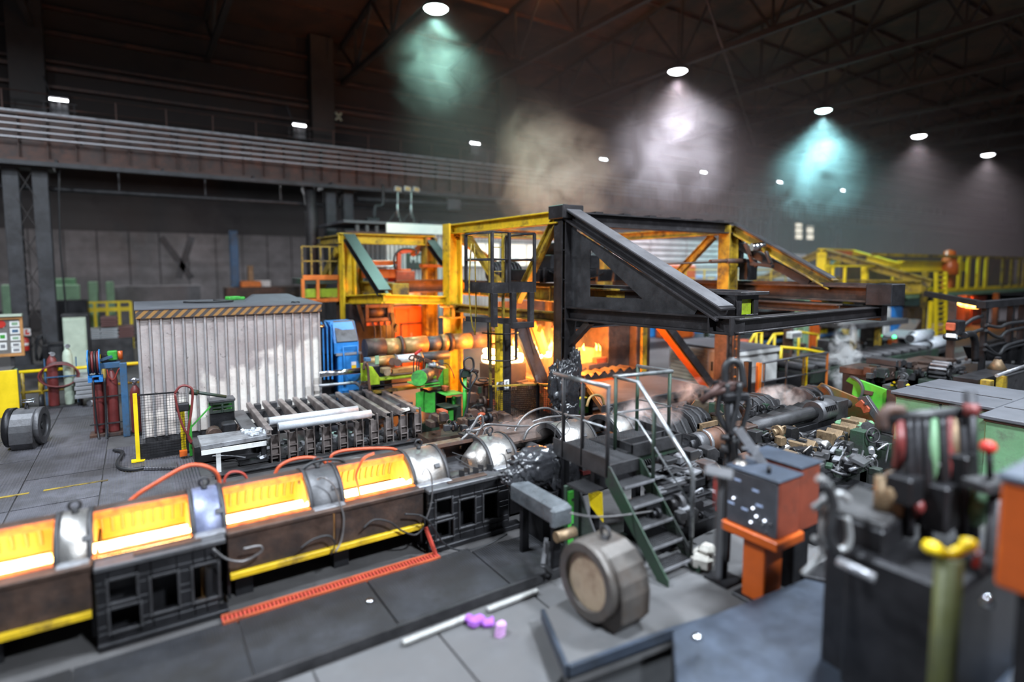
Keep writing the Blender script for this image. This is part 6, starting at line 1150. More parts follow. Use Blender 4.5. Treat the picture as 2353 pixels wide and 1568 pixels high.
P(t, 'tube', m_dark, MB().cyl((a.x, Y0, zt), (b_.x, Y0, zt), .135, 20)); P(t, 'collar', m_grey, MB().cyl((b_.x, Y0, zt), (c_.x, Y0, zt), .225, 22)); P(t, 'thin_end', m_dark, MB().cyl((c_.x, Y0, zt), (d_.x + .3, Y0, zt), .10, 14)); P(t, 'block', m_dark, MB().box(c_.x, c_.x + .45, Y0 - .2, Y0 + .3, .5, zt + .2), .02); P(t, 'knob', m_black, MB().lathe(((b_.x + c_.x) / 2, Y0, zt + .22), [(.05, 0), (.06, .05), (.02, .09)], 10))
for i in range(6):
    w = math.radians(205 + 0); P(t, 'slot', m_black, MB().ob((b_.x + .14 + i * .07, Y0 - .205, zt + .09), (.018, .02, .05), 0, 0, -.4))
P(t, 'support', m_black, MB().box(a.x + .1, c_.x, Y0 - .12, Y0 + .12, 0, .80), .01); P(t, 'pedestal', m_brown, MB().box(a.x - .35, a.x - .02, Y0 - .2, Y0 + .2, 0, zt + .12), .02); P(t, 'bracket', m_dark, MB().box(c_.x + .1, c_.x + .55, Y0 - .45, Y0 - .15, .55, .62).box(c_.x + .2, c_.x + .4, Y0 - .4, Y0 - .2, .62, .8), .01)
t = T('toothed_rail', 'dark riveted beam under the long smooth tube', 'beam', (10.4, 6.0, 0)); P(t, 'beam', m_black, MB().box(8.9, 12.2, 5.98, 6.1, .45, .78), .01)
for i in range(12): P(t, 'rivet', m_grey, MB().cyl((9.1 + i * .25, 5.96, .70), (9.1 + i * .25, 5.98, .70), .02, 6))
P(t, 'stand', m_black, MB().box(9, 9.2, 5.98, 6.1, 0, .45).box(11.8, 12, 5.98, 6.1, 0, .45))
# wedge plates between housings and tube
rnd = random.Random(11); WL = ('wedge nearest the black hose post', 'flat wedge behind the first one', 'third wedge along the long tube', 'broad wedge in the white steam', 'notched wedge above the middle of the tube', 'wedge before the slotted collar', 'rear wedge behind the slotted collar', 'last wedge, near the orange-brown plate')
for i in range(8):
    p = GZ(1735 + i * 20, 966 - i * 6.5, .98); S('wedge_plate', 'dark cast ' + WL[i], 'wedge', m_dark if i % 2 else m_grey, MB().prism([(p.x - .2, p.y - .14, .86), (p.x + .24, p.y - .14, .86), (p.x + .24, p.y - .14, 1.0), (p.x - .1, p.y - .14, .94)], (.05, .32, 0)), 'wedges beside the long tube', .01)
S('wedge_bed', 'dark bed plate carrying the wedges beside the long tube', 'machine base', m_black, MB().box(9.8, 14.2, 6.65, 7.3, 0, .86), None, .02)
# cheek plates
def plateX(par, name, m, X, px, th=.06):
    return P(par, name, m, MB().prism([GX(x, y, X) for x, y in px], (th, 0, 0)), .008)
m_orgrn = M('orange_green_worn_paint', (.24, .08, .025), .45, .1, .3, 1.2, dirt=(.03, .13, .04), damt=.46, dscale=1.1, sharp=.16)
t = T('cheek_plate', 'orange-brown and green worn cheek plate across the mill line', 'cheek plate', (13.4, 6.4, 0)); plateX(t, 'plate', m_orgrn, 13.2, ((1876, 890), (1886, 880), (1968, 914), (2000, 928), (2012, 968), (1985, 1012), (1925, 1000), (1899, 935), (1892, 905))); P(t, 'round_lip', m_grey, MB().arc(GX(1884, 912, 13.1), GX(1884, 912, 13.1) + V((.1, 0, 0)), .28, .24, -60, 90, 10)); P(t, 'dark_pocket', m_black, MB().prism([GX(x, y, 13.14) for x, y in ((1920, 912), (1948, 925), (1942, 960), (1928, 955))], (.04, 0, 0)))
t = T('cheek_plate', 'bright green chipped cheek plate with a round cut-out', 'cheek plate', (14.8, 6.4, 0)); m_chip = M('chipped_green_paint', (.10, .46, .04), .42, 0, .25, 1.5, dirt=(.10, .05, .035), damt=.36, dscale=5, sharp=.03); plateX(t, 'plate', m_chip, 14.6, ((1943, 876), (1950, 868), (1958, 867), (2037, 896), (2036, 950), (2000, 960), (1975, 920), (1957, 907), (1960, 885))); P(t, 'round_lip', m_grey, MB().arc(GX(1950, 895, 14.5), GX(1950, 895, 14.5) + V((.12, 0, 0)), .33, .29, -80, 90, 12)); P(t, 'brown_edge', m_brown, MB().prism([GX(x, y, 14.5) for x, y in ((2037, 896), (2058, 900), (2058, 950), (2037, 945))], (.06, 0, 0)))
P(t, 'rust_scar', m_rust, MB().prism([GX(x, y, 14.56) for x, y in ((1986, 897), (2006, 901), (2004, 909), (1984, 906))], (.04, 0, 0)))
t = T('lever_bracket', 'grey lever bracket with an orange-red worn block on the green plate', 'lever', GX(1985, 960, 12.9)); plateX(t, 'lever', m_grey, 12.9, ((1968, 915), (1990, 910), (2025, 962), (2015, 975), (1985, 935)), .12); plateX(t, 'block', m_orand, 12.84, ((1964, 930), (1978, 919), (1998, 940), (1996, 948), (1984, 951), (1978, 938), (1966, 935)), .05); P(t, 'pin', m_dark, MB().cyl(GX(1990, 928, 12.88), GX(1990, 928, 12.82), .03, 8)); P(t, 'stand', m_greend, MB().box(12.9, 13.1, 5.7, 6.0, 0, .7))
t = T('green_valve_box', 'green valve housing with a round boss behind the handwheels', 'valve box', GZ(1990, 1010, 0)); p = GY(1972, 1005, 5.6); q = GY(2012, 968, 5.6); P(t, 'body', m_cab, MB().box(p.x, q.x, 5.6, 6.1, 0, q.z), .04); P(t, 'boss', m_dark, MB().cyl(GY(1994, 984, 5.6), GY(1994, 984, 5.48), .13, 8)); P(t, 'pipe', m_greend, MB().cyl(GY(1975, 985, 5.55), GY(1965, 1020, 5.4), .05, 8))
# notched bronze rests and shiny rollers
def rest(px, py, label, rz=0.0, m=m_bronze, s=.24):
    c = GZ(px, py, .92); t = T('notched_rest', label, 'bearing rest', (c.x, c.y, .52), 'notched bearing rests'); w = s
    P(t, 'saddle', m, MB().prism([(c.x - w, c.y - .13, .62), (c.x + w, c.y - .13, .62), (c.x + w, c.y - .13, .86), (c.x + w * .6, c.y - .13, .93), (c.x + w * .15, c.y - .13, .80), (c.x - w * .15, c.y - .13, .80), (c.x - w * .6, c.y - .13, .93), (c.x - w, c.y - .13, .93)], (0, .3, 0)), .01); P(t, 'side_block', m_dark, MB().box(c.x + w, c.y - .12 + c.x - c.x, c.x + w + .001, c.y, 0, 0) if False else MB().box(c.x + w, c.x + w + .12, c.y - .12, c.y + .18, .62, .86), .01); P(t, 'pedestal', m_black, MB().box(c.x - w, c.x + w + .1, c.y - .1, c.y + .15, .52, .62)); P(t, 'grip', m_dark, MB().tube([(c.x - w * .7, c.y - .15, .72), (c.x - w * .6, c.y - .2, .86), (c.x + w * .3, c.y - .2, .84), (c.x + w * .6, c.y - .17, .64)], .014, 6, sm=3)); return t
for a in ((1775, 1040, 'first of the notched tan rests, half hidden by the grey console'), (1848, 1014, 'notched bronze rest with a looped grip in the middle of the row'), (1912, 990, 'rusty notched rest behind the shiny rollers'), (1944, 976, 'tan notched rest fourth along the row'), (1966, 963, 'last and palest notched rest below the cheek plates')): rest(*a)
S('rest_bed', 'dark bed with valves carrying the notched rests', 'machine base', m_black, MB().box(8.2, 12.9, 5.2, 5.9, 0, .52), None, .02)
def shiny(px, py, label):
    c = GZ(px, py, .85); t = T('shiny_roller', label, 'roller', (c.x, c.y, .52), 'shiny rollers between the rests'); P(t, 'roller', m_silver, MB().lathe(c + V((0, -.12, -.1)), [(.11, 0), (.15, .06), (.13, .14), (.15, .22), (.11, .28)], 16, (0, 1, 0))); P(t, 'hub', m_dark, MB().cyl(c + V((0, -.17, -.1)), c + V((0, -.12, -.1)), .07, 10)); P(t, 'yoke', m_black, MB().box(c.x - .14, c.x + .14, c.y - .1, c.y + .16, .52, .70))
for a in ((1800, 1025, 'shiny roller right of the first tan rest'), (1822, 1038, 'large shiny roller in front of the bronze rest'), (1890, 1016, 'bronze-lit shiny roller between the second and third rest')): shiny(*a)
def handwheel(c, r, label, ax=(0, -1, 0), m=m_dark, z0=0):
    t = T('handwheel', label, 'handwheel', (c.x, c.y, z0), 'handwheels'); ax = V(ax).normalized(); a, b2 = MB()._fr(ax)
    P(t, 'rim', m, MB().tube([c + (a * math.cos(i * math.pi / 9) + b2 * math.sin(i * math.pi / 9)) * r for i in range(18)], r * .13, 8, True))
    for k in range(3): w = k * 2.09 + .5; P(t, 'spoke', m, MB().bar(c, c + (a * math.cos(w) + b2 * math.sin(w)) * r, r * .16))
    P(t, 'hub', m, MB().cyl(c - ax * .15, c + ax * .04, r * .25, 10)); P(t, 'valve_body', m_greend, MB().cyl((c.x, c.y, z0), (c.x, c.y, max(z0 + .05, c.z - r * .2)), r * .35, 10) if abs(ax.z) > .5 else MB().box(c.x - .12, c.x + .12, c.y + .1, c.y + .35, z0, c.z + .05), .01); return t
handwheel(GY(2006, 1001, 5.0), .13, 'dark spoked handwheel standing upright before the green valve housing', (-.5, -1, .2)); handwheel(GY(2000, 1066, 4.5), .12, 'dark ring-shaped handwheel on the lower valve block', (-.6, -1, .3))
handwheel(GY(1925, 1080, 4.7), .17, 'grey handwheel lying flat under the pale levers', (.1, -.2, 1), m_grey)
t = T('lever_pair', 'pale flat levers above the grey handwheel', 'lever', GY(1935, 1050, 5.0)); P(t, 'lever', m_lite, MB().bar(GY(1938, 1028, 5.0), GY(1920, 1060, 4.8), .10, .03)); P(t, 'lever', m_lite, MB().bar(GY(1925, 1020, 5.0), GY(1910, 1040, 4.9), .06, .03)); P(t, 'block', m_dark, MB().ob(GY(1930, 1058, 5.0), (.12, .1, .08)), .02); P(t, 'stem', m_dark, MB().cyl(GY(1925, 1080, 4.7), GY(1928, 1050, 4.9), .03, 8)); P(t, 'stand', m_black, MB().box(GY(1930, 1058, 5).x - .1, GY(1930, 1058, 5).x + .1, 4.92, 5.1, 0, GY(1930, 1060, 5).z))
t = T('valve_manifold', 'dark valve manifold with pipes and blocks before the notched rests', 'manifold', GZ(1950, 1100, 0)); rnd = random.Random(5)
for i in range(26):
    px, py = rnd.uniform(1880, 2035), rnd.uniform(1015, 1085); Y0 = 5.15 - (py - 1015) / 70 * .75; c = GY(px, py, Y0); k = rnd.random()
    if k < .5: P(t, 'block', (m_dark, m_black, m_grey, m_greend)[i % 4], MB().ob(c, (rnd.uniform(.04, .12), rnd.uniform(.04, .1), rnd.uniform(.03, .09)), rnd.uniform(0, .4)), .01)
    elif k < .8: P(t, 'fitting', (m_dark, m_lite, m_grey)[i % 3], MB().cyl(c, c + V((rnd.uniform(-.2, .2), rnd.uniform(-.1, .1), rnd.uniform(-.05, .2))), rnd.uniform(.02, .06), 8))
    else: P(t, 'pipe', (m_dark, m_lite)[i % 2], MB().tube([c, c + V((.15, -.1, .12)), c + V((.3, -.05, .0)), c + V((.35, 0, -.3))], .018, 6, sm=4))
P(t, 'plinth', m_black, MB().box(8.0, 9.7, 4.25, 5.0, 0, .55), .02); P(t, 'plinth', m_black, MB().box(8.5, 10.5, 4.6, 5.15, 0, .62), .02); P(t, 'flat_arm', m_grey, MB().prism([GY(1955, 1060, 4.4), GY(1975, 1050, 4.7), GY(2005, 1062, 4.6), GY(1985, 1075, 4.3)], (0, 0, .05)))
# dark machinery below the stair's right side
t = T('stand_machinery', 'dark jumble of clamps, rods and blocks below the right stair rail', 'machinery', (7.0, 5.3, 0)); rnd = random.Random(21)
P(t, 'bed', m_black, MB().box(6.0, 8.3, 5.15, 6.1, 0, .40), .02)
for i, (x, y, w, h, m_) in enumerate(((1545, 1062, 26, 18, m_dark), (1530, 1080, 30, 10, m_grey), (1560, 1085, 34, 12, m_dark), (1600, 1090, 34, 22, m_dark), (1625, 1075, 26, 20, m_grey), (1520, 1100, 28, 9, m_lite), (1570, 1105, 40, 7, m_lite), (1610, 1110, 24, 26, m_black), (1550, 1120, 60, 10, m_dark), (1540, 1135, 60, 8, m_black), (1640, 1105, 24, 34, m_black), (1610, 1140, 56, 14, m_black), (1535, 1152, 70, 12, m_black), (1620, 1165, 50, 12, m_dark), (1650, 1135, 12, 10, m_lite))):
    p = GY(x - w / 2, y + h / 2, 5.5 - (y - 1062) * .004); q = GY(x + w / 2, y - h / 2, 5.5 - (y - 1062) * .004); P(t, 'block', m_, MB().box(p.x, q.x, p.y, p.y + .25, p.z, q.z), .012)
for a in (((1500, 1085), (1540, 1072), (1575, 1078), (1600, 1065)), ((1525, 1120), (1570, 1108), (1610, 1100)), ((1545, 1160), (1600, 1140), (1655, 1128)), ((1590, 1075), (1612, 1080), (1618, 1100), (1606, 1130)), ((1510, 1060), (1518, 1045), (1524, 1062), (1522, 1085))): P(t, 'rod', m_grey, MB().tube([GY(x, y, 5.35) for x, y in a], .016, 6, sm=4))
for i in range(6): P(t, 'yellow_lit_slat', m_bronze, MB().bar(GY(1510 + i * 5, 1128 + i * 2, 5.3), GY(1540 + i * 5, 1118 + i * 2, 5.5), .012))
P(t, 'round_cover', m_bronze, MB().lathe(GY(1622, 1068, 5.6) + V((0, 0, -.15)), [(.25, 0), (.24, .1), (.15, .2), (.02, .24)], 16)); P(t, 'lamp_box', m_lite, MB().ob(GY(1560, 1054, 5.7), (.09, .07, .06), .3), .01); P(t, 'red_tag', m_red, MB().ob(GY(1648, 1150, 5.0), (.03, .02, .16)), .01); P(t, 'rear_cover', m_rust, MB().box(8.0, 8.5, 5.2, 5.7, 0, .95), .03)
# ---- grey deck in front of the furnace, white switch house
t = T('steel_deck', 'grey tread-plate deck in front of the furnace mouth', 'deck', (10.6, 10.5, 0)); m_tread = M('tread_plate', (.15, .135, .13), .48, .35, .3, 1.5, dirt=(.08, .07, .068), damt=.45); ribbed(m_tread, 10)
dq = [GZ(x, y, .9) for x, y in ((1348, 882), (1495, 862), (1622, 889), (1385, 934))]; P(t, 'tread_plate', m_tread, MB().prism(dq, (0, 0, .02))); P(t, 'edge_beam', m_dark, MB().bar(dq[2] + V((0, 0, -.07)), dq[3] + V((0, 0, -.07)), .06, .16).bar(dq[3] + V((0, 0, -.07)), dq[0] + V((0, 0, -.07)), .06, .16), .005)
P(t, 'lower_beam', m_dark, MB().bar(dq[2] + V((-.1, .1, -.22)), dq[3] + V((.1, .1, -.22)), .08, .14)); P(t, 'leg', m_black, MB().box(9.0, 9.15, 9.6, 9.75, 0, .85).box(11.9, 12.05, 9.7, 9.85, 0, .85).box(12.2, 12.35, 11.2, 11.35, 0, .85).box(9.8, 9.95, 11.3, 11.5, 0, .85)); P(t, 'drip_arc', m_rollo, MB().tube([GY(x, y, 9.3) for x, y in ((1348, 935), (1355, 915), (1368, 908), (1382, 912), (1388, 930))], .03, 8, sm=4))
t = T('switch_house', 'white switch house with a dark roof lit orange on its near side', 'cabin', (17, 12.3, 0)); XA, YA = 15.85, 11.1; XB = GY(1785, 850, YA).x; YBk = GX(1537, 835, XA).y; zt = 1.32
P(t, 'body', m_white, MB().box(XA, XB, YA, YBk, .0, zt), .01); P(t, 'roof', m_roofg, MB().box(XA - .05, XB + .05, YA - .05, YBk + .05, zt, zt + .06), .01); m_slat = M('cream_slat', (.62, .52, .40), .55, 0, .2, 2)
for i in range(9): P(t, 'louvre_slat', m_slat, MB().box(XA - .03, XA, YA + 1.2, YBk - .1, .15 + i * .125, .25 + i * .125))
P(t, 'door', m_slat, MB().box(XA - .04, XA, YA + .2, YA + 1.1, .1, zt - .1), .01); P(t, 'door_handle', m_black, MB().box(XA - .07, XA - .04, YA + .95, YA + 1.0, .6, .9)); P(t, 'roof_strip', m_white, MB().box(XA - .06, XB + .06, YA - .06, YA - .03, zt - .1, zt + .02)); P(t, 'plinth', m_dark, MB().box(XA, XB, YA - .02, YA, 0, .28)); P(t, 'lifting_eye', m_dark, MB().tube([V((XA + .2 + .05 * math.cos(i * .63), YA + .2, zt + .12 + .05 * math.sin(i * .63))) for i in range(10)], .014, 6, True))
# railing with a mesh panel before the switch house
t = T('guard_railing', 'grey and orange guard railing with a mesh panel before the white switch house', 'railing', GZ(1740, 940, 0)); yr = 9.6; zr = 1.3
xa, xb = GY(1722, 900, yr).x, GY(1742, 900, yr).x; xe = GY(1900, 830, yr).x
meshpanel(t, (xa, yr, 0), (xb, yr, 0), .05, 1.25, m_black, .05, .004); P(t, 'post', m_oran, MB().bar((xb, yr, -.02), (xb, yr, 1.32), .11)); P(t, 'top_rail', m_grey, MB().tube([(xb, yr, zr), (xe, yr, zr + .02)], .035, 8)); P(t, 'mid_rail', m_grey, MB().tube([(xb, yr, .75), (xe, yr, .75)], .028, 8)); P(t, 'frame_post', m_black, MB().bar((xa - .12, yr, 0), (xa - .12, yr, 1.4), .16))
for px, m_ in ((1756, m_grey), (1807, m_grey), (1846, m_yeld), (1853, m_yelb), (1900, m_oran)): x = GY(px, 850, yr).x; P(t, 'post', m_, MB().bar((x, yr, -.02), (x, yr, zr), .05))
t = T('side_ladder', 'orange-lit ladder against the pinkish column base', 'ladder', GY(1690, 900, 10.4)); x0, x1 = GY(1684, 850, 10.5).x, GY(1692, 850, 10.5).x; P(t, 'stile', m_brown, MB().bar((x0, 10.5, 0), (x0, 10.5, 2.6), .05).bar((x1, 10.5, 0), (x1, 10.5, 2.6), .05))
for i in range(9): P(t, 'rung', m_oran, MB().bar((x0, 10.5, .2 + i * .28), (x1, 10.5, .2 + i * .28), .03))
# ---- yellow rails and frames of the next station
def rail(px, Y, r, label, m=m_yelb, posts=(), cat='railing'):
    t = T('yellow_railing', label, cat, V(GY(px[0][0], px[0][1], Y)) * 1); pts = [GY(x, y, Y) for x, y in px]; P(t, 'tube', m, MB().tube(pts, r, 8))
    for x, y in posts: q = GY(x, y, Y); P(t, 'post', m, MB().tube([q, (q.x, Y, 0)], r, 8))
    return t
rail([(1714, 803), (1737, 763), (1750, 764), (1750, 803)], 13.5, .05, 'left yellow stair rail behind the white switch house', posts=((1738, 765), (1750, 764)))
rail([(1755, 806), (1778, 769), (1813, 766), (1836, 763), (1882, 770)], 13.5, .05, 'long yellow stair rail right of the first one', posts=((1780, 770), (1836, 763), (1880, 770)))
rail([(1793, 838), (1795, 798), (1850, 803), (1897, 812), (1901, 843), (1850, 834), (1793, 828)], 11.5, .05, 'yellow rectangular guard frame over the dark roller table', posts=((1795, 800), (1899, 815)))
rail([(2065, 800), (2066, 802), (2086, 797), (2092, 800)], 11, .07, 'yellow hooked rail before the control console', posts=((2068, 802),))
t = T('roller_table', 'dark slatted roller table behind the grey and orange railing', 'roller table', (20, 10.5, 0)); p0 = None
for i in range(12):
    x = 18.3 + i * .75
    if p0 is None: p0 = P(t, 'roller', m_dark, MB().cyl((x, 10.0, .72), (x, 11.3, .72), .14, 10))
    else: share(t, p0, 'roller', V(t.location) + V((i * .75, 0, 0)))
P(t, 'side_beam', m_greend, MB().box(18, 27.3, 9.9, 10.0, .3, .7).box(18, 27.3, 11.3, 11.4, .3, .75)); P(t, 'frame', m_black, MB().box(18, 27.3, 10, 11.3, 0, .5))
for i in range(8): P(t, 'cross_bar', m_greend if i % 2 else m_dark, MB().bar((18.3 + i * 1.1, 11.6, .9 + .1 * (i % 3)), (19.4 + i * 1.1, 12.6, .8), .08))
def stk(name, label, cat, m, a, Y, d=.6, bev=.02, z0=None, grp=None):
    p = GY(a[0], a[3], Y); q = GY(a[2], a[1], Y); return S(name, label, cat, m, MB().box(p.x, q.x, Y, Y + d, p.z if z0 is None else z0, q.z), grp, bev)
stk('brown_post', 'brown steel post behind the yellow guard frame', 'post', m_rust, (1814, 749, 1823, 824), 12.5, .3, .01, 0); 
t = T('green_pillar', 'sage green pillar with an orange-red panel at its side', 'pillar', GY(1850, 800, 15)); p = GY(1841, 800, 15); q = GY(1861, 743, 15); P(t, 'pillar', m_sage, MB().ibm(((p.x + q.x) / 2, 15.2, 0), ((p.x + q.x) / 2, 15.2, 3.2), .4, .5, .08, (0, 1, 0))); p = GY(1862, 794, 15); q = GY(1880, 743, 15); P(t, 'panel', m_orange_r, MB().box(p.x, q.x, 14.9, 15.1, 0, 3), .01)
t = T('white_sign_box', 'small white box fixed on the brown steel post', 'box', GY(1825, 776, 12.4)); p = GY(1812, 778, 12.4); q = GY(1837, 761, 12.4); P(t, 'body', m_white, MB().box(p.x, q.x, 12.3, 12.5, p.z, q.z), .01); P(t, 'front', m_lite, MB().box(p.x + .06, q.x - .06, 12.28, 12.3, p.z + .05, q.z - .05))

for px0, px1, h_, l_ in ((1755, 1835, 1.9, 'low dark rack of small parts behind the long yellow stair rail'), (1885, 1945, 2.4, 'taller dark rack of small parts right of the orange-red panel')):
    x0, x1 = GY(px0, 800, 17).x, GY(px1, 800, 17).x; t = T('parts_rack', l_, 'rack', ((x0 + x1) / 2, 17.3, 0)); P(t, 'back', m_black, MB().box(x0, x1, 17.5, 17.6, 0, h_))
    for k in range(5): P(t, 'shelf', m_dark, MB().box(x0, x1, 17, 17.5, .1 + k * (h_ - .2) / 4, .14 + k * (h_ - .2) / 4)); P(t, 'bin_row', (m_blued, m_brown, m_greend, m_grey, m_black)[k], MB().box(x0 + .1 + .2 * k, x1 - .3, 17.05, 17.45, .14 + k * (h_ - .2) / 4, .30 + k * (h_ - .2) / 4), .02)
stk('cover_sheet', 'reddish cover sheet behind the left yellow stair rail', 'cover', m_orand, (1692, 782, 1732, 803), 14, .5, .02, 0)
t = T('canopy_table', 'grey slab canopy on two yellow posts near the control console', 'canopy', GY(2010, 840, 11.5)); p = GY(1946, 743, 11.5); q = GY(2071, 731, 11.5); P(t, 'slab', m_grey, MB().box(p.x, q.x, 11.2, 12.6, q.z - .22, q.z), .02)
for px in (1960, 2016): x = GY(px, 800, 11.5).x; P(t, 'post', m_yeld, MB().box(x - .1, x + .1, 11.4, 11.6, -.02, q.z - .2), .01)
P(t, 'cross_rail', m_grey, MB().tube([GY(1904, 832, 11), GY(1982, 818, 11)], .04, 8))
stk('grey_switch_box', 'two-tone grey switch box left of the canopy', 'box', m_lite, (1928, 781, 1956, 812), 12.2, .5, .02, 0); stk('dark_switch_box', 'dark box beside the two-tone grey one', 'box', m_dark, (1904, 780, 1927, 812), 12.3, .5, .02, 0)
t = T('control_console', 'control console with sloping lids and a green signal lamp', 'console', GY(2060, 830, 11.8)); m_glamp = lampmat('green_signal', (.05, 1, .35), 3.0)
p = GY(2032, 835, 12); q = GY(2088, 775, 12); P(t, 'body', m_dark, MB().box(p.x, q.x, 12, 12.9, 0, q.z), .03); P(t, 'front_panel', m_brown, MB().box(p.x + .1, p.x + 1.2, 11.95, 12, .15, q.z - .1)); P(t, 'red_panel', m_orange_r, MB().box(GY(2047, 800, 11.8).x, GY(2058, 800, 11.8).x, 11.75, 11.95, .4, GY(2050, 780, 11.8).z), .01)
P(t, 'lid', m_lite, MB().ob(GY(2070, 768, 12.2), (.75, .5, .04), 0, -.12), .01); P(t, 'raised_lid', m_rust, MB().ob(GY(2083, 758, 12.4), (.75, .35, .05), 0, -.62), .01); P(t, 'signal_lamp', m_glamp, MB().lathe(GY(2055, 777, 11.8), [(.08, 0), (.08, .06), (.05, .11), (.01, .13)], 12)); P(t, 'signal_lamp', m_glamp, MB().ob(GY(2024, 772, 11.7), (.06, .02, .05)))
P(t, 'slatted_side', m_brown, MB().box(q.x, q.x + .9, 12.1, 12.3, 0, q.z - .1)); 
for i in range(5): P(t, 'slat', m_dark, MB().box(q.x + .05 + i * .18, q.x + .12 + i * .18, 12.02, 12.1, .1, q.z - .15))
P(t, 'dark_cabinet', m_black, MB().box(p.x - .6, p.x - .05, 12.1, 12.8, 0, 1.6), .02); P(t, 'red_lever', m_red, MB().cyl(GY(1996, 806, 11), GY(2010, 811, 11), .06, 8)); P(t, 'orange_tag', m_orange_r, MB().ob(GY(2000, 824, 11), (.15, .02, .18)))
def locker(px0, px1, py0, py1, Y, m, label, doors=1):
    p = GY(px0, py1, Y); q = GY(px1, py0, Y); t = T('steel_locker', label, 'locker', ((p.x + q.x) / 2, Y, 0)); P(t, 'body', m, MB().box(p.x, q.x, Y, Y + .8, 0, q.z), .02); w = (q.x - p.x) / doors
    for i in range(doors): P(t, 'door', m, MB().box(p.x + w * i + .04, p.x + w * (i + 1) - .04, Y - .04, Y, .15, q.z - .1), .02); P(t, 'handle', m_black, MB().box(p.x + w * (i + .8), p.x + w * (i + .86), Y - .08, Y - .04, 1.0, 1.3))
locker(2030, 2047, 706, 785, 14, m_white, 'white steel locker at the left of the far locker row'); locker(2048, 2074, 705, 785, 14, m_blue, 'bright blue steel locker in the far locker row'); locker(2075, 2126, 705, 785, 13.9, m_brown, 'wide brown-black steel locker right of the blue one', 2)
t = T('tarpaulin', 'pale cyan sheet hung above the far lockers', 'sheet', GY(2087, 706, 15.5)); m_cyan = M('cyan_sheet', (.45, .80, .78), .6, 0, .15, 2)
P(t, 'sheet', m_cyan, MB().prism([GY(x, y, 15.5) for x, y in ((2062, 704), (2064, 690), (2074, 682), (2082, 691), (2092, 684), (2100, 686), (2106, 684), (2114, 686), (2112, 706))], (0, .05, 0))); P(t, 'bar', m_dark, MB().box(GY(2060, 706, 15.5).x, GY(2116, 706, 15.5).x, 15.4, 15.6, GY(2080, 709, 15.5).z, GY(2080, 705, 15.5).z))
# pallet of pale rolls
def roll(a, b, r, label): 
    t = T('pale_roll', label, 'steel roll', ((a[0] + b[0]) / 2, (a[1] + b[1]) / 2, a[2] - r), 'pale rolls on the bench'); P(t, 'barrel', m_pipew, MB().cyl(a, b, r, 14)); P(t, 'end_face', m_dark, MB().cyl(V(a) - (V(b) - V(a)).normalized() * .01, a, r * .9, 14))
t = T('roll_bench', 'long low bench carrying pale rolls beside the gangway', 'bench', GZ(2140, 830, 0)); b0, b1 = GZ(2098, 838, .0), GZ(2190, 818, .0); yb = 10.6
x0, x1 = GY(2096, 815, yb).x, GY(2190, 805, yb).x; zt = .40; P(t, 'top', m_grey, MB().box(x0, x1, yb, yb + 1.6, zt - .16, zt), .02)
for x in (x0 + .1, x1 - .4): P(t, 'leg', m_dark, MB().box(x, x + .3, yb + .05, yb + 1.5, 0, zt - .16))
for i, (px, dz, dy, ln) in enumerate(((2098, 0, .1, 1.6), (2103, 0, .55, 1.8), (2105, .0, 1.0, 1.8), (2099, .36, .35, 1.8), (2104, .36, .8, 1.8), (2142, 0, .2, 2.1), (2146, 0, .7, 1.9))):
    x = GY(px, 800, yb + dy).x; roll((x, yb + dy + .15, zt + .2 + dz), (x + ln, yb + dy + .15, zt + .2 + dz), .2, ('front left', 'second', 'rear left', 'upper front', 'upper rear', 'front right', 'rear right')[i] + ' pale roll on the long low bench')
# ---- yellow ladder, gallery and far gantry
t = T('yellow_ladder', 'tall bright yellow ladder leaning on the far gallery', 'ladder', (36.3, 13.2, 0)); lx0, lx1 = 35.3, 37.0; y0 = 13.4
xl, xr = GY(2151, 780, y0).x, GY(2172, 785, y0).x; zt = GY(2160, 626, y0).z; P(t, 'stile', m_yelb, MB().bar((xl, y0, 0), (xl + .3, y0 + .3, zt), .16).bar((xr, y0, 0), (xr + .3, y0 + .3, zt), .16))
for i in range(13): f = (i + .5) / 13; P(t, 'rung', m_yelb, MB().bar((xl + .3 * f, y0 + .3 * f, zt * f), (xr + .3 * f, y0 + .3 * f, zt * f), .09))
P(t, 'side_post', m_yelb, MB().bar((xl - .9, y0, 0), (xl - .9, y0, 2.2), .18)); P(t, 'side_post', m_yeld, MB().bar((xl - .5, y0 + .5, 0), (xl - .5, y0 + .5, 3.8), .25))
t = T('far_gallery', 'far yellow gallery with a row of upright railing plates at the right edge', 'gallery', (40, 14.5, 0)); yg = 14.2; gx0, gx1 = GY(1900, 665, yg).x, GY(2353, 665, yg).x + 6; zg = GY(2160, 668, yg).z
P(t, 'deck', m_sage, MB().box(gx0 + 4, gx1, yg, yg + 2.5, zg - .35, zg - .1), .01); P(t, 'toe_board', m_yelb, MB().box(gx0 + 4, gx1, yg - .05, yg, zg - .1, zg + .12))
for i, px in enumerate((2200, 2220, 2243, 2261, 2300, 2320, 2338, 2350)): x = GY(px, 650, yg).x; P(t, 'upright', m_yelb if i < 4 else m_yeld, MB().box(x - .2, x + .2, yg - .1, yg, zg, zg + 2.0), .01)
P(t, 'hand_rail', m_yeld, MB().box(gx0 + 4, gx1, yg - .05, yg + .03, zg + 1.9, zg + 2.05)); P(t, 'back_wall', m_girder, MB().box(gx0 + 6, gx1, yg + 2.4, yg + 2.5, zg, zg + 2)); P(t, 'orange_box', m_orange_r, MB().box(GY(2185, 650, yg + .4).x, GY(2196, 650, yg + .4).x, yg + .4, yg + .9, zg, zg + 1.2), .02); P(t, 'orange_head', m_orange_r, MB().lathe(GY(2180, 620, yg + .4), [(.5, -.3), (.5, .3), (.35, .6), (.3, 1.1), (.05, 1.2)], 12))
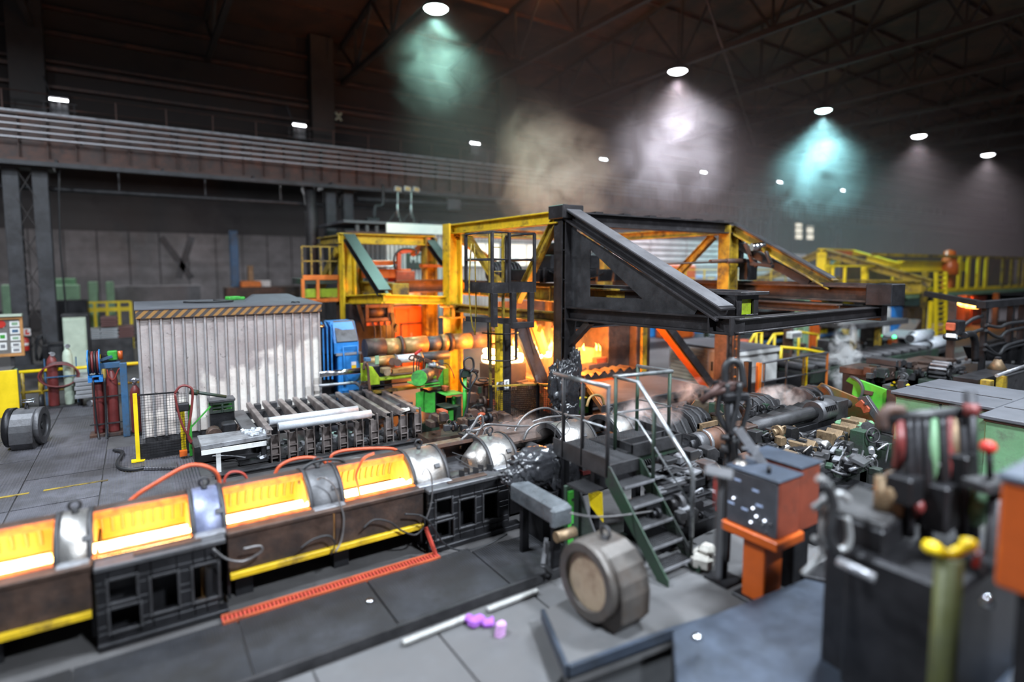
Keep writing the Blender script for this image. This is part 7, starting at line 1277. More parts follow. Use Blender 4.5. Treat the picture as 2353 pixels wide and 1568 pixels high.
for i in range(6): x = gx0 + 8 + i * 7; P(t, 'leg', m_brown, MB().box(x, x + .3, yg + .2, yg + .5, 0, zg - .3))
t = T('yellow_gantry', 'far bright yellow gantry with long sloping beams in the haze', 'gantry', (38, 16.5, 0)); ya = 17.5
A = GY(1893, 580, ya); xF = A.x; tipF = GX(2140, 652, xF + 1)
P(t, 'post', m_yelb, MB().ibm((xF, ya, 0), (xF, ya, A.z), .5, .5, .1, (1, 0, 0))); B2 = GY(1955, 582, ya); P(t, 'post', m_yelb, MB().ibm((B2.x, ya, 0), (B2.x, ya, A.z), .4, .4, .1, (1, 0, 0))); P(t, 'top_chord', m_yelb, MB().ibm((xF - .3, ya, A.z), (B2.x + .2, ya, A.z), .4, .4, .06)); P(t, 'top_panel', m_orange_r, MB().box(xF + .6, B2.x - .3, ya - .25, ya - .2, A.z - .25, A.z + .1)); P(t, 'diagonal', m_yeld, MB().ibm((xF, ya, A.z), tipF, .45, .4, .06)); P(t, 'diagonal', m_yelb, MB().ibm((B2.x, ya, A.z), GX(2070, 614, B2.x), .4, .4, .06)); P(t, 'diagonal', m_yeld, MB().ibm((xF, ya, A.z), (xF, ya + 6, A.z - 2.6), .4, .4, .06)); P(t, 'brace', m_yelb, MB().bar((xF, ya, 3.6), (xF + 2.2, ya, A.z - .3), .2))
zb = GY(1950, 652, ya).z; P(t, 'lower_beam', m_yeld, MB().ibm((xF, ya, zb), (xF, tipF.y, zb), .4, .6, .06)); P(t, 'lower_beam', m_yeld, MB().ibm((xF - 3, ya - .6, zb), (xF + 12, ya - .6, zb), .4, .9, .08)); P(t, 'far_beam', m_yelb, MB().ibm(GX(2070, 612, B2.x), GX(2070, 612, B2.x) + V((9, 0, 0)), .4, .6, .06)); P(t, 'hanger', m_yelb, MB().bar(GX(1987, 612, xF), GX(1987, 650, xF), .25)); P(t, 'screen', m_cyan, MB().box(xF + .5, xF + 2, ya + .1, ya + .2, 4.2, 4.9))
for px in (1912, 1940, 2050, 2085): x = GY(px, 660, 15).x; P(t, 'railing_post', m_yelb, MB().bar((x, 15, zg - .2), (x, 15, zg + 1.4), .1))
P(t, 'railing', m_yelb, MB().bar((GY(1890, 660, 15).x, 15, zg + 1.4), (GY(2140, 660, 15).x, 15, zg + 1.4), .08).bar((GY(1890, 660, 15).x, 15, zg + .1), (GY(2140, 660, 15).x, 15, zg + .1), .14))
S('far_fire', 'small orange fire glowing in the far press under the gallery', 'fire', m_flame, MB().ob(GY(2208, 694, 15.4), (.55, .2, .2), 0, .25).ob(GY(2220, 698, 15.4), (.5, .2, .2), 0, .2).ob(GY(2236, 703, 15.4), (.6, .2, .14), 0, .1), None, .1); point('far_fire_light', GY(2215, 690, 16.2), 300, (1, .25, .08), .3)
t = T('far_press', 'dark far press glowing red under the gallery', 'press', (GY(2215, 760, 17).x, 17.4, 0)); p = GY(2185, 780, 17); q = GY(2260, 680, 17); P(t, 'frame', m_brown, MB().box(p.x, q.x, 17.2, 18.4, 0, q.z), .02); P(t, 'upright', m_rust, MB().box(GY(2186, 740, 16.8).x, GY(2193, 740, 16.8).x, 16.8, 17.1, 0, 3)); P(t, 'locker', m_orand, MB().box(GY(2217, 740, 15.5).x, GY(2230, 740, 15.5).x, 15.5, 16, 0, 2.1), .02); P(t, 'white_tag', m_paper, MB().box(GY(2222, 720, 15.4).x, GY(2226, 720, 15.4).x, 15.38, 15.42, 1.5, 1.9)); P(t, 'cover', m_orand, MB().box(GY(2230, 760, 15.8).x, GY(2262, 760, 15.8).x, 15.8, 16.4, 0, 2.0), .02)
# ---- dark frame with swivelling arms and conical hood, right edge
t = T('transfer_rig', 'black transfer frame with posts, slung hoses and curved arms at the right edge', 'frame', (19.5, 6.0, 0)); yf = 6.3
zt = GY(2260, 702, yf).z
for px, w in ((2258, .14), (2317, .16), (2196 + 148, .18)): x = GY(px, 800, yf).x; P(t, 'post', m_black, MB().box(x - w / 2, x + w / 2, yf - w / 2, yf + w / 2, .7, zt), .01)
x0, x1 = GY(2254, 702, yf).x, GY(2400, 702, yf).x; P(t, 'top_beam', m_black, MB().box(x0, x1, yf - .12, yf + .12, zt - .08, zt + .12), .01); P(t, 'back_beam', m_black, MB().bar((x0 + .2, yf + .1, zt + .05), (x0 + 2.2, yf + 2.2, zt + .2), .16)); P(t, 'rust_post', m_rust, MB().box(x0 + 2.6, x0 + 2.75, yf + 1.5, yf + 1.7, .6, zt), .01)
for z, sag in ((zt - .55, .1), (zt - .7, .25), (zt - 1.1, .35), (zt - 1.25, .2)): P(t, 'hose', m_rub, MB().tube([(x0 + .1, yf - .12, z), (x0 + .9, yf - .2, z - sag), (x0 + 1.9, yf - .15, z - sag * .4), (x1, yf - .1, z - .1)], .045, 8, sm=5))
P(t, 'arm', m_rub, MB().tube([GY(x, y, yf) for x, y in ((2256, 727), (2235, 734), (2205, 755), (2185, 768), (2172, 772), (2176, 778), (2205, 778), (2235, 765), (2256, 757))], .05, 8, sm=4)); P(t, 'bent_arm', m_black, MB().tube([GY(x, y, yf - .2) for x, y in ((2215, 772), (2232, 768), (2240, 785), (2241, 830))], .09, 10, sm=4)); P(t, 'clamp_head', m_black, MB().ob(GY(2196, 753, yf), (.22, .15, .2)), .03); P(t, 'hot_tip', m_orand, MB().ob(GY(2184, 751, yf), (.06, .1, .1)), .02); P(t, 'paper', m_paper, MB().ob(GY(2187, 773, yf - .1), (.16, .1, .05), .2, .2))
P(t, 'slide', m_black, MB().prism([GY(x, y, yf) for x, y in ((2258, 800), (2353, 778), (2420, 790), (2420, 830), (2270, 830))], (0, .5, 0)), .02); P(t, 'bed', m_black, MB().box(x0 - .8, x1, yf - .6, yf + .6, 0, .75), .03)
for i in range(4): P(t, 'pipe', m_dark, MB().cyl((x0 - .4, yf - .65, .75 + .12 * i), (x1, yf - .65, .70 + .12 * i), .05, 8))
t = T('conical_hood', 'dusty conical hood with a tan top beside the black transfer frame', 'hood', GY(2287, 868, 5.6)); c = GY(2290, 868, 5.5); k = mpp(c); P(t, 'cone', m_dark, MB().lathe(c, [(.001, .0), (36 * k, 0), (34 * k, 3 * k), (18 * k, 20 * k), (9 * k, 36 * k), (6 * k, 42 * k), (.01, 44 * k)], 24)); P(t, 'tan_top', m_bronze, MB().lathe(c, [(19 * k, 19.5 * k), (9.6 * k, 36 * k), (6.5 * k, 42.2 * k), (.02, 44.5 * k)], 24)); P(t, 'knob', m_black, MB().ob(c + V((0, 0, 44 * k)), (.06, .06, .05)), .02); P(t, 'base', m_black, MB().box(c.x - .4, c.x + .4, c.y - .2, c.y + .3, 0, c.z))
t = T('guard_table', 'black table with a bright edge rail on short yellow legs at the right edge', 'table', GY(2310, 890, 4.8)); yt = 4.9; z = GY(2310, 862, yt).z; xa, xb = GY(2277, 870, yt).x, GY(2370, 845, yt).x; P(t, 'edge_rail', m_lite, MB().tube([GY(2290, 864, yt), GY(2353, 842, yt), GY(2400, 828, yt)], .04, 8)); P(t, 'leg', m_yeld, MB().box(xa, xa + .22, yt, yt + .2, 0, z - .05), .01); P(t, 'leg', m_yeld, MB().box(xa + 1.0, xa + 1.1, yt, yt + .2, 0, z - .05), .01); P(t, 'dark_side', m_black, MB().box(xa + .2, xb + 1, yt + .3, yt + .8, 0, z - .1)); P(t, 'grille', m_dark, MB().box(xa + 1.3, xb + 1, yt + .2, yt + .28, .5, z - .15))
# line stands between cheek plates and transfer frame
MS = (((2000, 840, 2060, 868), m_brown, 'brown guide block in the steam beyond the green plate'), ((2020, 855, 2058, 880), m_brown, 'rust-streaked guide block nearest the green plate'), ((2060, 846, 2100, 872), m_greend, 'dark green toothed guide block'), ((2090, 850, 2132, 874), m_grey, 'grey stepped guide block'), ((2082, 828, 2110, 845), m_brown, 'low brown guide block on the far line'), ((2105, 838, 2150, 858), m_brown, 'brown rail-like guide block'), ((2140, 822, 2200, 845), m_brown, 'long brown guide block at the far end of the line'), ((2185, 838, 2220, 858), m_grey, 'small grey cover box on the far line'), ((2060, 825, 2085, 845), m_dark, 'dark guide block left of the far rolls'))
for i, (a, m_, lab) in enumerate(MS):
    p = GY(a[0], a[3], 7.2); q = GY(a[2], a[1], 7.2); t = T('guide_block', lab, 'guide block', ((p.x + q.x) / 2, 7.5, 0), 'guide blocks of the far line')
    P(t, 'body', m_, MB().prism([(p.x, 7.2, p.z), (q.x, 7.2, p.z), (q.x, 7.2, p.z + (q.z - p.z) * .7), (q.x - (q.x - p.x) * .3, 7.2, q.z), (p.x, 7.2, q.z)], (0, .8, 0)), .02); P(t, 'rib', m_dark, MB().box(p.x + .05, p.x + .15, 7.12, 7.2, p.z, q.z)); P(t, 'pedestal', m_black, MB().box(p.x, q.x, 7.3, 7.9, 0, p.z))
t = T('lug_gear', 'black toothed wheel with shiny lugs on the far line', 'gear', GY(2168, 880, 6.5)); c = GY(2168, 856, 6.4); k = mpp(c); P(t, 'disc', m_black, MB().cyl(c + V((0, -.1, 0)), c + V((0, .3, 0)), 20 * k, 20)); P(t, 'hub', m_dark, MB().cyl(c + V((0, -.16, 0)), c + V((0, -.1, 0)), 10 * k, 14))
for i in range(14): w = i * math.pi / 7; P(t, 'lug', m_lite if 2 < i < 7 else m_dark, MB().ob(c + V((22 * k * math.cos(w), .05, 22 * k * math.sin(w))), (3.5 * k, .2, 2.5 * k), 0, -w), .01)
P(t, 'pedestal', m_greend, MB().box(c.x - .5, c.x + 1.2, 6.4, 6.8, 0, c.z - 16 * k), .02)
t = T('striped_flange', 'yellow and black striped half-round flange behind the grey roof', 'flange', GY(2065, 892, 6.2)); c = GY(2065, 892, 6.2); k = mpp(c)
for i in range(9): P(t, 'stripe', m_yelb if i % 2 == 0 else m_black, MB().arc(c, c + V((.1, -.05, 0)), 26 * k, 19 * k, i * 20, i * 20 + 20, 3, .6))
P(t, 'lug', m_dark, MB().ob(c + V((-.05, -.1, .1)), (.1, .08, .12)), .02); P(t, 'base', m_grey, MB().box(c.x + .1, c.x + .7, 6.25, 6.6, 0, c.z))
S('floor_rail', 'pale steel floor rail nearer the far mill line', 'rail', m_lite, MB().box(22, 42, 8.9, 9.0, 0, .35)); S('floor_rail', 'pale steel floor rail nearer the roll bench', 'rail', m_lite, MB().box(22, 42, 9.4, 9.5, 0, .3)); S('far_line_bed', 'long dark bed of the far mill line', 'machine base', m_black, MB().box(14.2, 26, 6.9, 8.4, 0, .45), None, .02)
# ---- long green cabinets at the right
def gcab(X, ya, yb, x1, z, label, panels):
    t = T('green_hood', label, 'machine hood', (X + .5, (ya + yb) / 2, 0)); d = (yb - ya) / panels
    P(t, 'body', m_cab, MB().box(X + .03, x1, ya, yb, .0, z - .04), .01)
    for i in range(panels): P(t, 'side_panel', m_cab, MB().box(X - .01, X + .03, ya + d * i + .02, ya + d * (i + 1) - .02, .1, z - .08), .012)
    P(t, 'roof', m_roofg, MB().box(X - .08, x1, ya - .06, yb + .06, z - .04, z + .03), .015); P(t, 'rust_edge', m_rust, MB().box(X - .03, X, ya, yb, z - .08, z - .05)); P(t, 'seam', m_dark, MB().box(X + .9, X + .93, ya, yb, z + .03, z + .04)); return t
gcab(12.8, 3.75, 5.35, 15.0, 1.48, 'long green machine hood with a grey sheet roof right of the green cheek plate', 2); gcab(11.9, 1.2, 3.6, 14.8, 1.50, 'nearer green machine hood with a grey roof at the right edge', 2)

# ---- smaller machine pieces standing along the line
def clutter(name, label, cat, rows, n, mats, seed, base=None):
    # rows: (px0, py0, px1, py1, Y0, Y1): pieces stand between two lines of the machine, each an object of its own
    a, b_, c, d, Ya, Yb = rows; r = random.Random(seed); t = T(name, label, cat, (GY((a + c) / 2, d, (Ya + Yb) / 2).x, (Ya + Yb) / 2, 0))
    for i in range(n):
        px, f = r.uniform(a, c), r.random(); py = b_ + (d - b_) * f; Y = Yb + (Ya - Yb) * f; p = GY(px, py, Y); m_ = mats[i % len(mats)]; k = r.random(); s_ = r.uniform(.05, .14)
        if k < .45: P(t, 'block', m_, MB().prism([p + V((-s_, 0, -s_)), p + V((s_, 0, -s_)), p + V((s_, 0, s_ * .3)), p + V((s_ * .4, 0, s_ * .8)), p + V((-s_, 0, s_ * .8))], (r.uniform(-.03, .03), s_ * 1.6, 0)), .01)
        elif k < .62: P(t, 'flange', m_, MB().cyl(p, p + V((s_ * .6, 0, 0)), s_ * .9, 14).cyl(p + V((-s_ * .8, 0, 0)), p, s_ * .5, 10))
        elif k < .76: P(t, 'bolt_plate', m_, MB().ob(p, (s_, s_ * .8, .015), r.uniform(-.3, .3)).cyl(p, p + V((0, 0, .05)), .025, 6))
        elif k < .9: P(t, 'pipe', m_, MB().tube([p, p + V((s_, -.05, s_)), p + V((s_ * 2.2, -.04, s_ * .8)), p + V((s_ * 2.8, 0, -s_))], .018, 6, sm=3))
        else: P(t, 'lug', m_, MB().tube([p + V((.05 * math.cos(j * .785), 0, .05 * math.sin(j * .785))) for j in range(8)], .014, 5, True))
    if base: P(t, 'bed', m_black, MB().box(*base), .02)
    return t
dk = (m_dark, m_black, m_grey, m_dark, m_greend)
clutter('tool_row', 'row of dark machined blocks and flanges below the long smooth tube', 'machine parts', (1745, 1000, 1880, 1028, 5.6, 5.9), 24, dk, 31)
clutter('valve_row', 'jumble of small dark fittings between the coupling drum and the pulpit', 'machine parts', (1590, 1040, 1720, 1090, 5.2, 5.9), 26, (m_dark, m_grey, m_black, m_rust, m_lite), 32)
clutter('fitting_row', 'dark fittings strewn along the bed behind the wedge plates', 'machine parts', (1640, 925, 1880, 955, 7.0, 7.4), 24, dk, 33)
clutter('scrap_row', 'rusty and dark parts on the floor between the trough and the mesh guard', 'machine parts', (1000, 955, 1270, 1010, 9.3, 11.2), 40, (m_rust, m_brown, m_black, m_dark, m_brown), 34)
clutter('frame_row', 'dark frames and rust-red parts between the hose post and the press column', 'machine parts', (1080, 900, 1150, 985, 11.2, 12.3), 22, (m_brown, m_rust, m_black, m_orand), 35)
clutter('guide_row', 'dark and rusty guides crowding the far mill line', 'machine parts', (1985, 825, 2230, 868, 6.6, 8.2), 44, (m_brown, m_dark, m_grey, m_greend, m_rust), 36)
clutter('rack_row', 'dark parts stored below the yellow stair rails', 'machine parts', (1760, 775, 1900, 835, 12.6, 15.5), 30, (m_dark, m_greend, m_black, m_brown, m_blued), 37)
clutter('under_row', 'dark clamps and pipes crowding the space under the stair platform', 'machine parts', (1500, 1070, 1660, 1190, 4.9, 5.7), 34, (m_black, m_dark, m_grey, m_black, m_lite), 38)
clutter('rest_row', 'small bright and dark fittings around the notched rests', 'machine parts', (1760, 985, 1960, 1060, 5.1, 5.9), 30, (m_bronze, m_dark, m_grey, m_silver, m_black), 39)
# ================================================================== foreground
def GD(px, py, d):
    return V((0, 0, HC)) + ray(px, py) * d
m_cover = M('blue_grey_sheet', (.058, .072, .10), .42, .3, .3, 1.2, dirt=(.036, .043, .056), damt=.45)
t = T('plinth', 'worn grey steel-edged plinth carrying the round guard housing and the stair foot', 'plinth', (4.8, 4.4, 0))
P(t, 'top_slab', m_conc, MB().prism([(3.25, 4.0, .02), (4.45, 3.86, .02), (6.9, 3.4, .02), (6.9, 5.1, .02), (3.6, 4.85, .02)], (0, 0, .23)), .012); P(t, 'edge_plate', m_cover, MB().bar((3.25, 3.98, .22), (4.45, 3.84, .22), .05, .1).bar((4.45, 3.84, .22), (6.9, 3.38, .22), .05, .1)); P(t, 'side_plate', m_cover, MB().bar((3.24, 4.0, .2), (3.58, 4.85, .2), .04, .12))
S('pit', 'black pit opening at the bottom edge of the photo', 'pit', M('pit_black', (.006, .006, .007), .8, 0, .2, 2), MB().prism([GZ(1330, 1500, .012), GZ(1545, 1450, .012), GZ(1560, 1640, .012), GZ(1230, 1640, .012)], (0, 0, .006)))
m_guard = M('scuffed_guard', (.12, .105, .095), .45, .3, .35, 2, dirt=(.09, .065, .05), damt=.45); m_cream = M('worn_cream_face', (.50, .38, .26), .5, .1, .35, 3, dirt=(.18, .11, .07), damt=.46)
hp = GZ(1372, 1422, .25); housing((hp.x + .14, hp.y + .04, .25), .93, m_guard, m_cream, 'round guard housing with a cream worn face and a lifting eye on the plinth', math.radians(-88), hub=False)
m_palebar = M('pale_bar', (.42, .41, .39), .5, .2, .3, 4, dirt=(.2, .19, .18), damt=.45); S('floor_bar', 'pale steel bar on the floor left of the purple glove', 'bar', m_palebar, MB().bar(GZ(925, 1478, .05), GZ(1072, 1420, .05), .06, .05), None, .01); S('floor_bar', 'pale steel bar on the floor right of the purple glove', 'bar', m_palebar, MB().bar(GZ(1120, 1402, .05), GZ(1236, 1358, .05), .06, .05), None, .01)
S('edge_angle', 'long dark angle bar along the edge of the walkway', 'angle bar', m_dark, MB().box(-4, 4.9, 5.66, 5.78, -.02, .05).box(-4, 4.9, 5.66, 5.69, .05, .10))
pz = GZ(1095, 1428, .04); S('purple_glove', 'crumpled purple glove on the floor at the bottom of the photo', 'glove', m_purple, MB().ob(pz, (.11, .06, .05), .3, .2).ob(pz + V((.09, -.10, .0)), (.07, .05, .04), -.4).ob(pz + V((-.06, .06, .02)), (.05, .05, .04), .7).ob(pz + V((.16, -.06, 0)), (.045, .025, .03), .6), None, .025)
pl = GZ(1150, 1448, .06); S('lavender_cloth', 'pale lavender cloth beside the purple glove', 'cloth', m_lav, MB().ob(pl, (.06, .045, .09), .3, .2).ob(pl + V((.04, .04, -.03)), (.05, .04, .05), 1), None, .025)
# ---- hose post
t = T('hose_stand', 'tall black hose post with drooping black loops in front of the long tube', 'hose post', GZ(1662, 1335, .25)); b = GZ(1662, 1332, .25); top = GX(1686, 905, b.x + .08)
D0 = dep(b) * .99
def hp_(x, y): return GD(x, y, D0)
P(t, 'pole', m_black, MB().cyl(b, hp_(1680, 900), .045, 12)); P(t, 'foot_plate', m_black, MB().box(b.x - .16, b.x + .16, b.y - .16, b.y + .16, .25, .28)); P(t, 'clamp_band', m_dark, MB().cyl(hp_(1666, 1040), hp_(1667, 1022), .06, 12).cyl(hp_(1667, 1012), hp_(1668, 1000), .06, 12))
P(t, 'top_loop', m_rub, MB().tube([hp_(x, y) for x, y in ((1667, 892), (1665, 850), (1674, 833), (1690, 831), (1703, 845), (1708, 890))], .042, 10, sm=4))
for i, q in enumerate((((1658, 888), (1650, 930), (1651, 955), (1668, 985), (1684, 1000)), ((1672, 882), (1670, 930), (1672, 970), (1680, 998)), ((1700, 880), (1692, 940), (1684, 975), (1681, 1000)), ((1716, 905), (1718, 935), (1708, 975), (1694, 1012), (1687, 1028)), ((1684, 1000), (1682, 1060), (1672, 1150), (1666, 1280)), ((1690, 1010), (1690, 1070), (1678, 1160), (1670, 1290)))): P(t, 'hose', m_rub, MB().tube([hp_(x, y) - ray(x, y) * (.03 * (i % 3)) for x, y in q], .033, 8, sm=4))
m_rb = M('rusty_barrel', (.07, .035, .03), .5, .3, .4, 5)
P(t, 'spray_barrel', m_rb, MB().cyl(hp_(1610, 925), hp_(1660, 880), .045, 10)); P(t, 'spray_barrel', m_rb, MB().cyl(hp_(1630, 908), hp_(1690, 888), .05, 10)); P(t, 'spray_barrel', m_rb, MB().cyl(hp_(1650, 882), hp_(1706, 885), .045, 10)); P(t, 'nozzle_plate', m_black, MB().ob(hp_(1628, 908), (.02, .06, .06), .6).ob(hp_(1650, 888), (.02, .06, .07), .6), .01); P(t, 'manifold', m_black, MB().ob(hp_(1686, 912), (.16, .08, .05), -.3), .02)
# ---- orange control desk
t = T('control_pulpit', 'orange control pulpit with a grey instrument face and small indicator lamps', 'control box', GZ(1735, 1380, .25)); cx = 5.62
fa = [GX(1674, 1068, cx), GX(1790, 1115, cx), GX(1787, 1238, cx), GX(1669, 1200, cx)]
y1, y0 = (fa[0].y + fa[3].y) / 2, (fa[1].y + fa[2].y) / 2; zt, zb = (fa[0].z + fa[1].z) / 2, (fa[2].z + fa[3].z) / 2
m_pulp = M('dull_red_cabinet', (.22, .045, .022), .5, 0, .3, 2, dirt=(.09, .03, .02), damt=.4); P(t, 'cabinet', m_pulp, MB().box(cx + .01, cx + .42, y0, y1, zb, zt), .012); m_face = M('instrument_face', (.09, .095, .11), .35, .4, .25, 5); P(t, 'instrument_face', m_face, MB().box(cx - .015, cx + .01, y0 + .01, y1 - .01, zb + .01, zt - .01), .006); P(t, 'top_lid', m_cover, MB().box(cx - .03, cx + .44, y0 - .02, y1 + .02, zt, zt + .025), .008)
m_ind = lampmat('indicator_white', (.8, .86, 1), 3.0); m_lbl = M('blue_white_label', (.45, .55, .78), .5, 0, .1, 8)
for i, (u, v) in enumerate(((.16, .47), (.55, .42), (.62, .30), (.70, .26), (.78, .28), (.88, .25), (.74, .20), (.52, .16), (.80, .08))): c = V((cx - .02, y1 + (y0 - y1) * u, zb + (zt - zb) * v)); P(t, 'indicator_lamp', m_ind if i in (0, 1, 2, 4, 7) else m_chrome, MB().cyl(c, c - V((.014, 0, 0)), .013, 10))
for u, v in ((.22, .82), (.58, .74), (.10, .36), (.38, .34), (.66, .50)): c = V((cx - .017, y1 + (y0 - y1) * u, zb + (zt - zb) * v)); P(t, 'label_plate', m_lbl, MB().box(c.x, c.x + .004, c.y - .04, c.y + .04, c.z - .012, c.z + .012))
P(t, 'shelf', m_orange_r, MB().box(cx - .06, cx + .46, y0 - .04, y1 + .04, zb - .11, zb), .012); ym = y0 + (y1 - y0) * .42; P(t, 'pedestal', m_orange_r, MB().box(cx + .02, cx + .36, ym - .12, ym + .16, .25, zb - .1), .015); P(t, 'foot', m_black, MB().box(cx - .05, cx + .45, ym - .2, ym + .24, .25, .29), .01)
P(t, 'rear_cabinet', m_pulp, MB().box(cx + .55, cx + .95, y0 + .08, y1 + .12, zb - .08, zt + .02), .012); P(t, 'rear_lid', m_cover, MB().box(cx + .53, cx + .97, y0 + .06, y1 + .14, zt + .02, zt + .045), .008); P(t, 'gap_panel', m_black, MB().box(cx + .42, cx + .55, y0 + .1, y1 + .05, zb, zt - .03)); P(t, 'rear_stand', m_black, MB().box(cx + .6, cx + .9, y0 + .15, y1, .25, zb - .08), .01)
t = T('gauge_bracket', 'pale slotted bracket and silvery cover lying on the control pulpit', 'bracket', (cx + .1, y1, zt + .025)); D1 = D0 * .97
P(t, 'rail', m_lite, MB().bar(GD(1690, 985, D1), GD(1755, 1075, D1), .03, .05).bar(GD(1702, 985, D1), GD(1768, 1078, D1), .03, .05)); P(t, 'cross_piece', m_lite, MB().bar(GD(1705, 1030, D1), GD(1745, 1028, D1), .03).bar(GD(1712, 1048, D1), GD(1760, 1062, D1), .03)); P(t, 'cover', m_silver, MB().lathe(GD(1702, 1060, D1) - V((0, 0, .06)), [(.09, 0), (.09, .03), (.05, .07), (.005, .08)], 14)); P(t, 'stud', m_black, MB().cyl((cx + .12, y0 + .2, zt + .02), (cx + .12, y0 + .2, zt + .1), .025, 8)); P(t, 'leg', m_dark, MB().cyl(GD(1700, 1045, D1), (cx + .15, y1 - .1, zt), .02, 6))
S('red_stub', 'red-topped stub post left of the black hose post', 'post', m_red, MB().cyl(GD(1648, 1165, 5.3), GD(1650, 1090, 5.3), .03, 8)); S('grey_flap', 'grey square flap plate left of the control pulpit', 'plate', m_grey, MB().ob(GD(1652, 1085, 5.2), (.12, .12, .012), .6, 0, .1).bar(GD(1655, 1085, 5.2), GD(1655, 1085, 5.2) - V((0, 0, 1.0)), .05), None, .005)
S('pale_sack', 'pale speckled sack on the plinth between the stair foot and the hose post', 'sack', m_cloth, MB().ob(GZ(1615, 1285, .36), (.16, .13, .10), .5).ob(GZ(1625, 1262, .5), (.10, .10, .06), .2), None, .05)
# ---- covers at the bottom right
t = T('machine_cover', 'broad blue-grey sheet cover at the bottom of the photo, right of the pit', 'machine cover', GZ(1850, 1480, 0)); q = [GZ(x, y, .50) for x, y in ((1545, 1455), (1700, 1395), (1850, 1335), (2010, 1375), (2150, 1450), (2080, 1660), (1560, 1680))]; P(t, 'sheet', m_cover, MB().prism(q, (0, 0, .03)), .012); P(t, 'skirt', m_black, MB().prism([v - V((0, 0, .5)) for v in q], (0, 0, .5)))
t = T('machine_cover', 'blue-grey sheet cover in the bottom right corner', 'machine cover', GZ(2300, 1500, 0)); q = [GZ(x, y, .62) for x, y in ((2110, 1620), (2170, 1490), (2290, 1425), (2420, 1430), (2420, 1640))]; P(t, 'sheet', m_cover, MB().prism(q, (0, 0, .03)), .012); P(t, 'skirt', m_black, MB().prism([v - V((0, 0, .62)) for v in q], (0, 0, .62)))
# ---- dark drive block with pipes behind the control pulpit
t = T('pump_block', 'dark grey topped pump block with looped pale pipes right of the control pulpit', 'pump', GZ(1960, 1330, 0)); d = 5.0
q = [GD(x, y, d + k) for x, y, k in ((1900, 1165, .0), (2030, 1235, -.4), (2095, 1150, .0), (1965, 1100, .45))]; zt = sum(v.z for v in q) / 4; m_pump = M('pump_grey', (.045, .043, .044), .5, .2, .3, 3)
P(t, 'top', m_pump, MB().prism([(v.x, v.y, zt - .05) for v in q], (0, 0, .06)), .02); P(t, 'body', m_black, MB().prism([(v.x, v.y, 0) for v in q], (0, 0, zt - .05)), .02); m_pale2 = M('pale_pipe_coat', (.28, .28, .28), .35, .3, .3, 5)
for k_ in ((((1880, 1098), (1905, 1120), (1895, 1150), (1868, 1170)), .035), (((1950, 1150), (1925, 1135), (1905, 1165), (1890, 1215), (1905, 1255), (1940, 1262), (1952, 1235), (1946, 1190)), .03), (((1870, 1235), (1890, 1265), (1870, 1295), (1845, 1320)), .025)): P(t, 'pipe', m_pale2, MB().tube([GD(x, y, 4.7) for x, y in k_[0]], k_[1], 8, sm=5))
P(t, 'bright_rod', m_lite, MB().cyl(GD(1925, 1290, 4.5), GD(2010, 1330, 4.3), .035, 10)); P(t, 'rear_block', m_black, MB().box(7.3, 8.3, 2.4, 3.4, 0, .55), .03); P(t, 'yellow_tank', m_bronze, MB().cyl(GD(2040, 1180, 4.9), GD(2044, 1100, 4.9), .11, 14)); P(t, 'hose_run', m_rub, MB().tube([GD(x, y, 4.6) for x, y in ((1895, 1110), (1915, 1160), (1905, 1230), (1925, 1275))], .04, 8, sm=4))
# ---- hose rack
t = T('hose_rack', 'blurred rack of hanging black, red and green hoses at the right', 'hose rack', GZ(2150, 1330, 0)); d = 4.9
P(t, 'top_bar', m_rub, MB().cyl(GD(2035, 962, d), GD(2245, 945, d), .05, 10)); P(t, 'elbow', m_rust, MB().tube([GD(x, y, d) for x, y in ((2028, 985), (2028, 955), (2045, 942), (2075, 945))], .05, 8, sm=4)); P(t, 'upright', m_black, MB().cyl(GD(2228, 900, d), GD(2235, 1240, d), .05, 8)); P(t, 'cap', m_maroon, MB().cyl(GD(2232, 955, d - .1), GD(2232, 930, d - .1), .055, 10))
HM = ((2066, 965, 2062, 1075, m_maroon, .04), (2085, 962, 2088, 1230, m_black, .045), (2104, 962, 2100, 1200, m_black, .045), (2122, 960, 2128, 1240, m_black, .05), (2142, 958, 2138, 1140, m_cab, .04), (2160, 957, 2166, 1220, m_black, .05), (2178, 956, 2176, 1180, m_maroon, .04), (2192, 955, 2188, 1110, m_bronze, .03), (2206, 952, 2212, 1230, m_black, .05), (2050, 1090, 2040, 1180, m_bronze, .05), (2110, 1150, 2100, 1180, m_maroon, .05), (2255, 1130, 2235, 1190, m_cab, .09), (2100, 1040, 2105, 1130, m_lite, .022), (2150, 1050, 2153, 1085, m_lite, .022))
for x0, y0_, x1, y1_, m_, r in HM: P(t, 'hose', m_, MB().tube([GD(x0, y0_, d), GD((x0 + x1) / 2 + 4, (y0_ + y1_) / 2, d - .12), GD(x1, y1_, d)], r, 8, sm=4))
p = GD(2150, 1240, d); P(t, 'base', m_black, MB().box(p.x - .8, p.x + .5, p.y - .45, p.y + .35, 0, p.z), .03); P(t, 'fittings', m_black, MB().ob(GD(2080, 1120, d - .1), (.14, .1, .12)).ob(GD(2160, 1160, d - .1), (.14, .1, .2)).ob(GD(2200, 1080, d - .1), (.1, .1, .15)), .02)
t = T('emergency_button', 'red mushroom button on a dark stem before the green hood', 'push button', GD(2270, 1240, 4.6)); d = 4.6; P(t, 'button', m_red, MB().lathe(GD(2270, 1030, d), [(.02, -.04), (.055, -.02), (.06, .02), (.04, .05), (.005, .06)], 16)); P(t, 'stem', m_black, MB().cyl(GD(2272, 1034, d), GD(2275, 1100, d), .025, 8)); c = GD(2290, 1110, d); P(t, 'box', m_dark, MB().ob(c, (.25, .1, .04), -.3), .01); P(t, 'leg', m_black, MB().cyl(c, (c.x, c.y, 0), .05, 8))
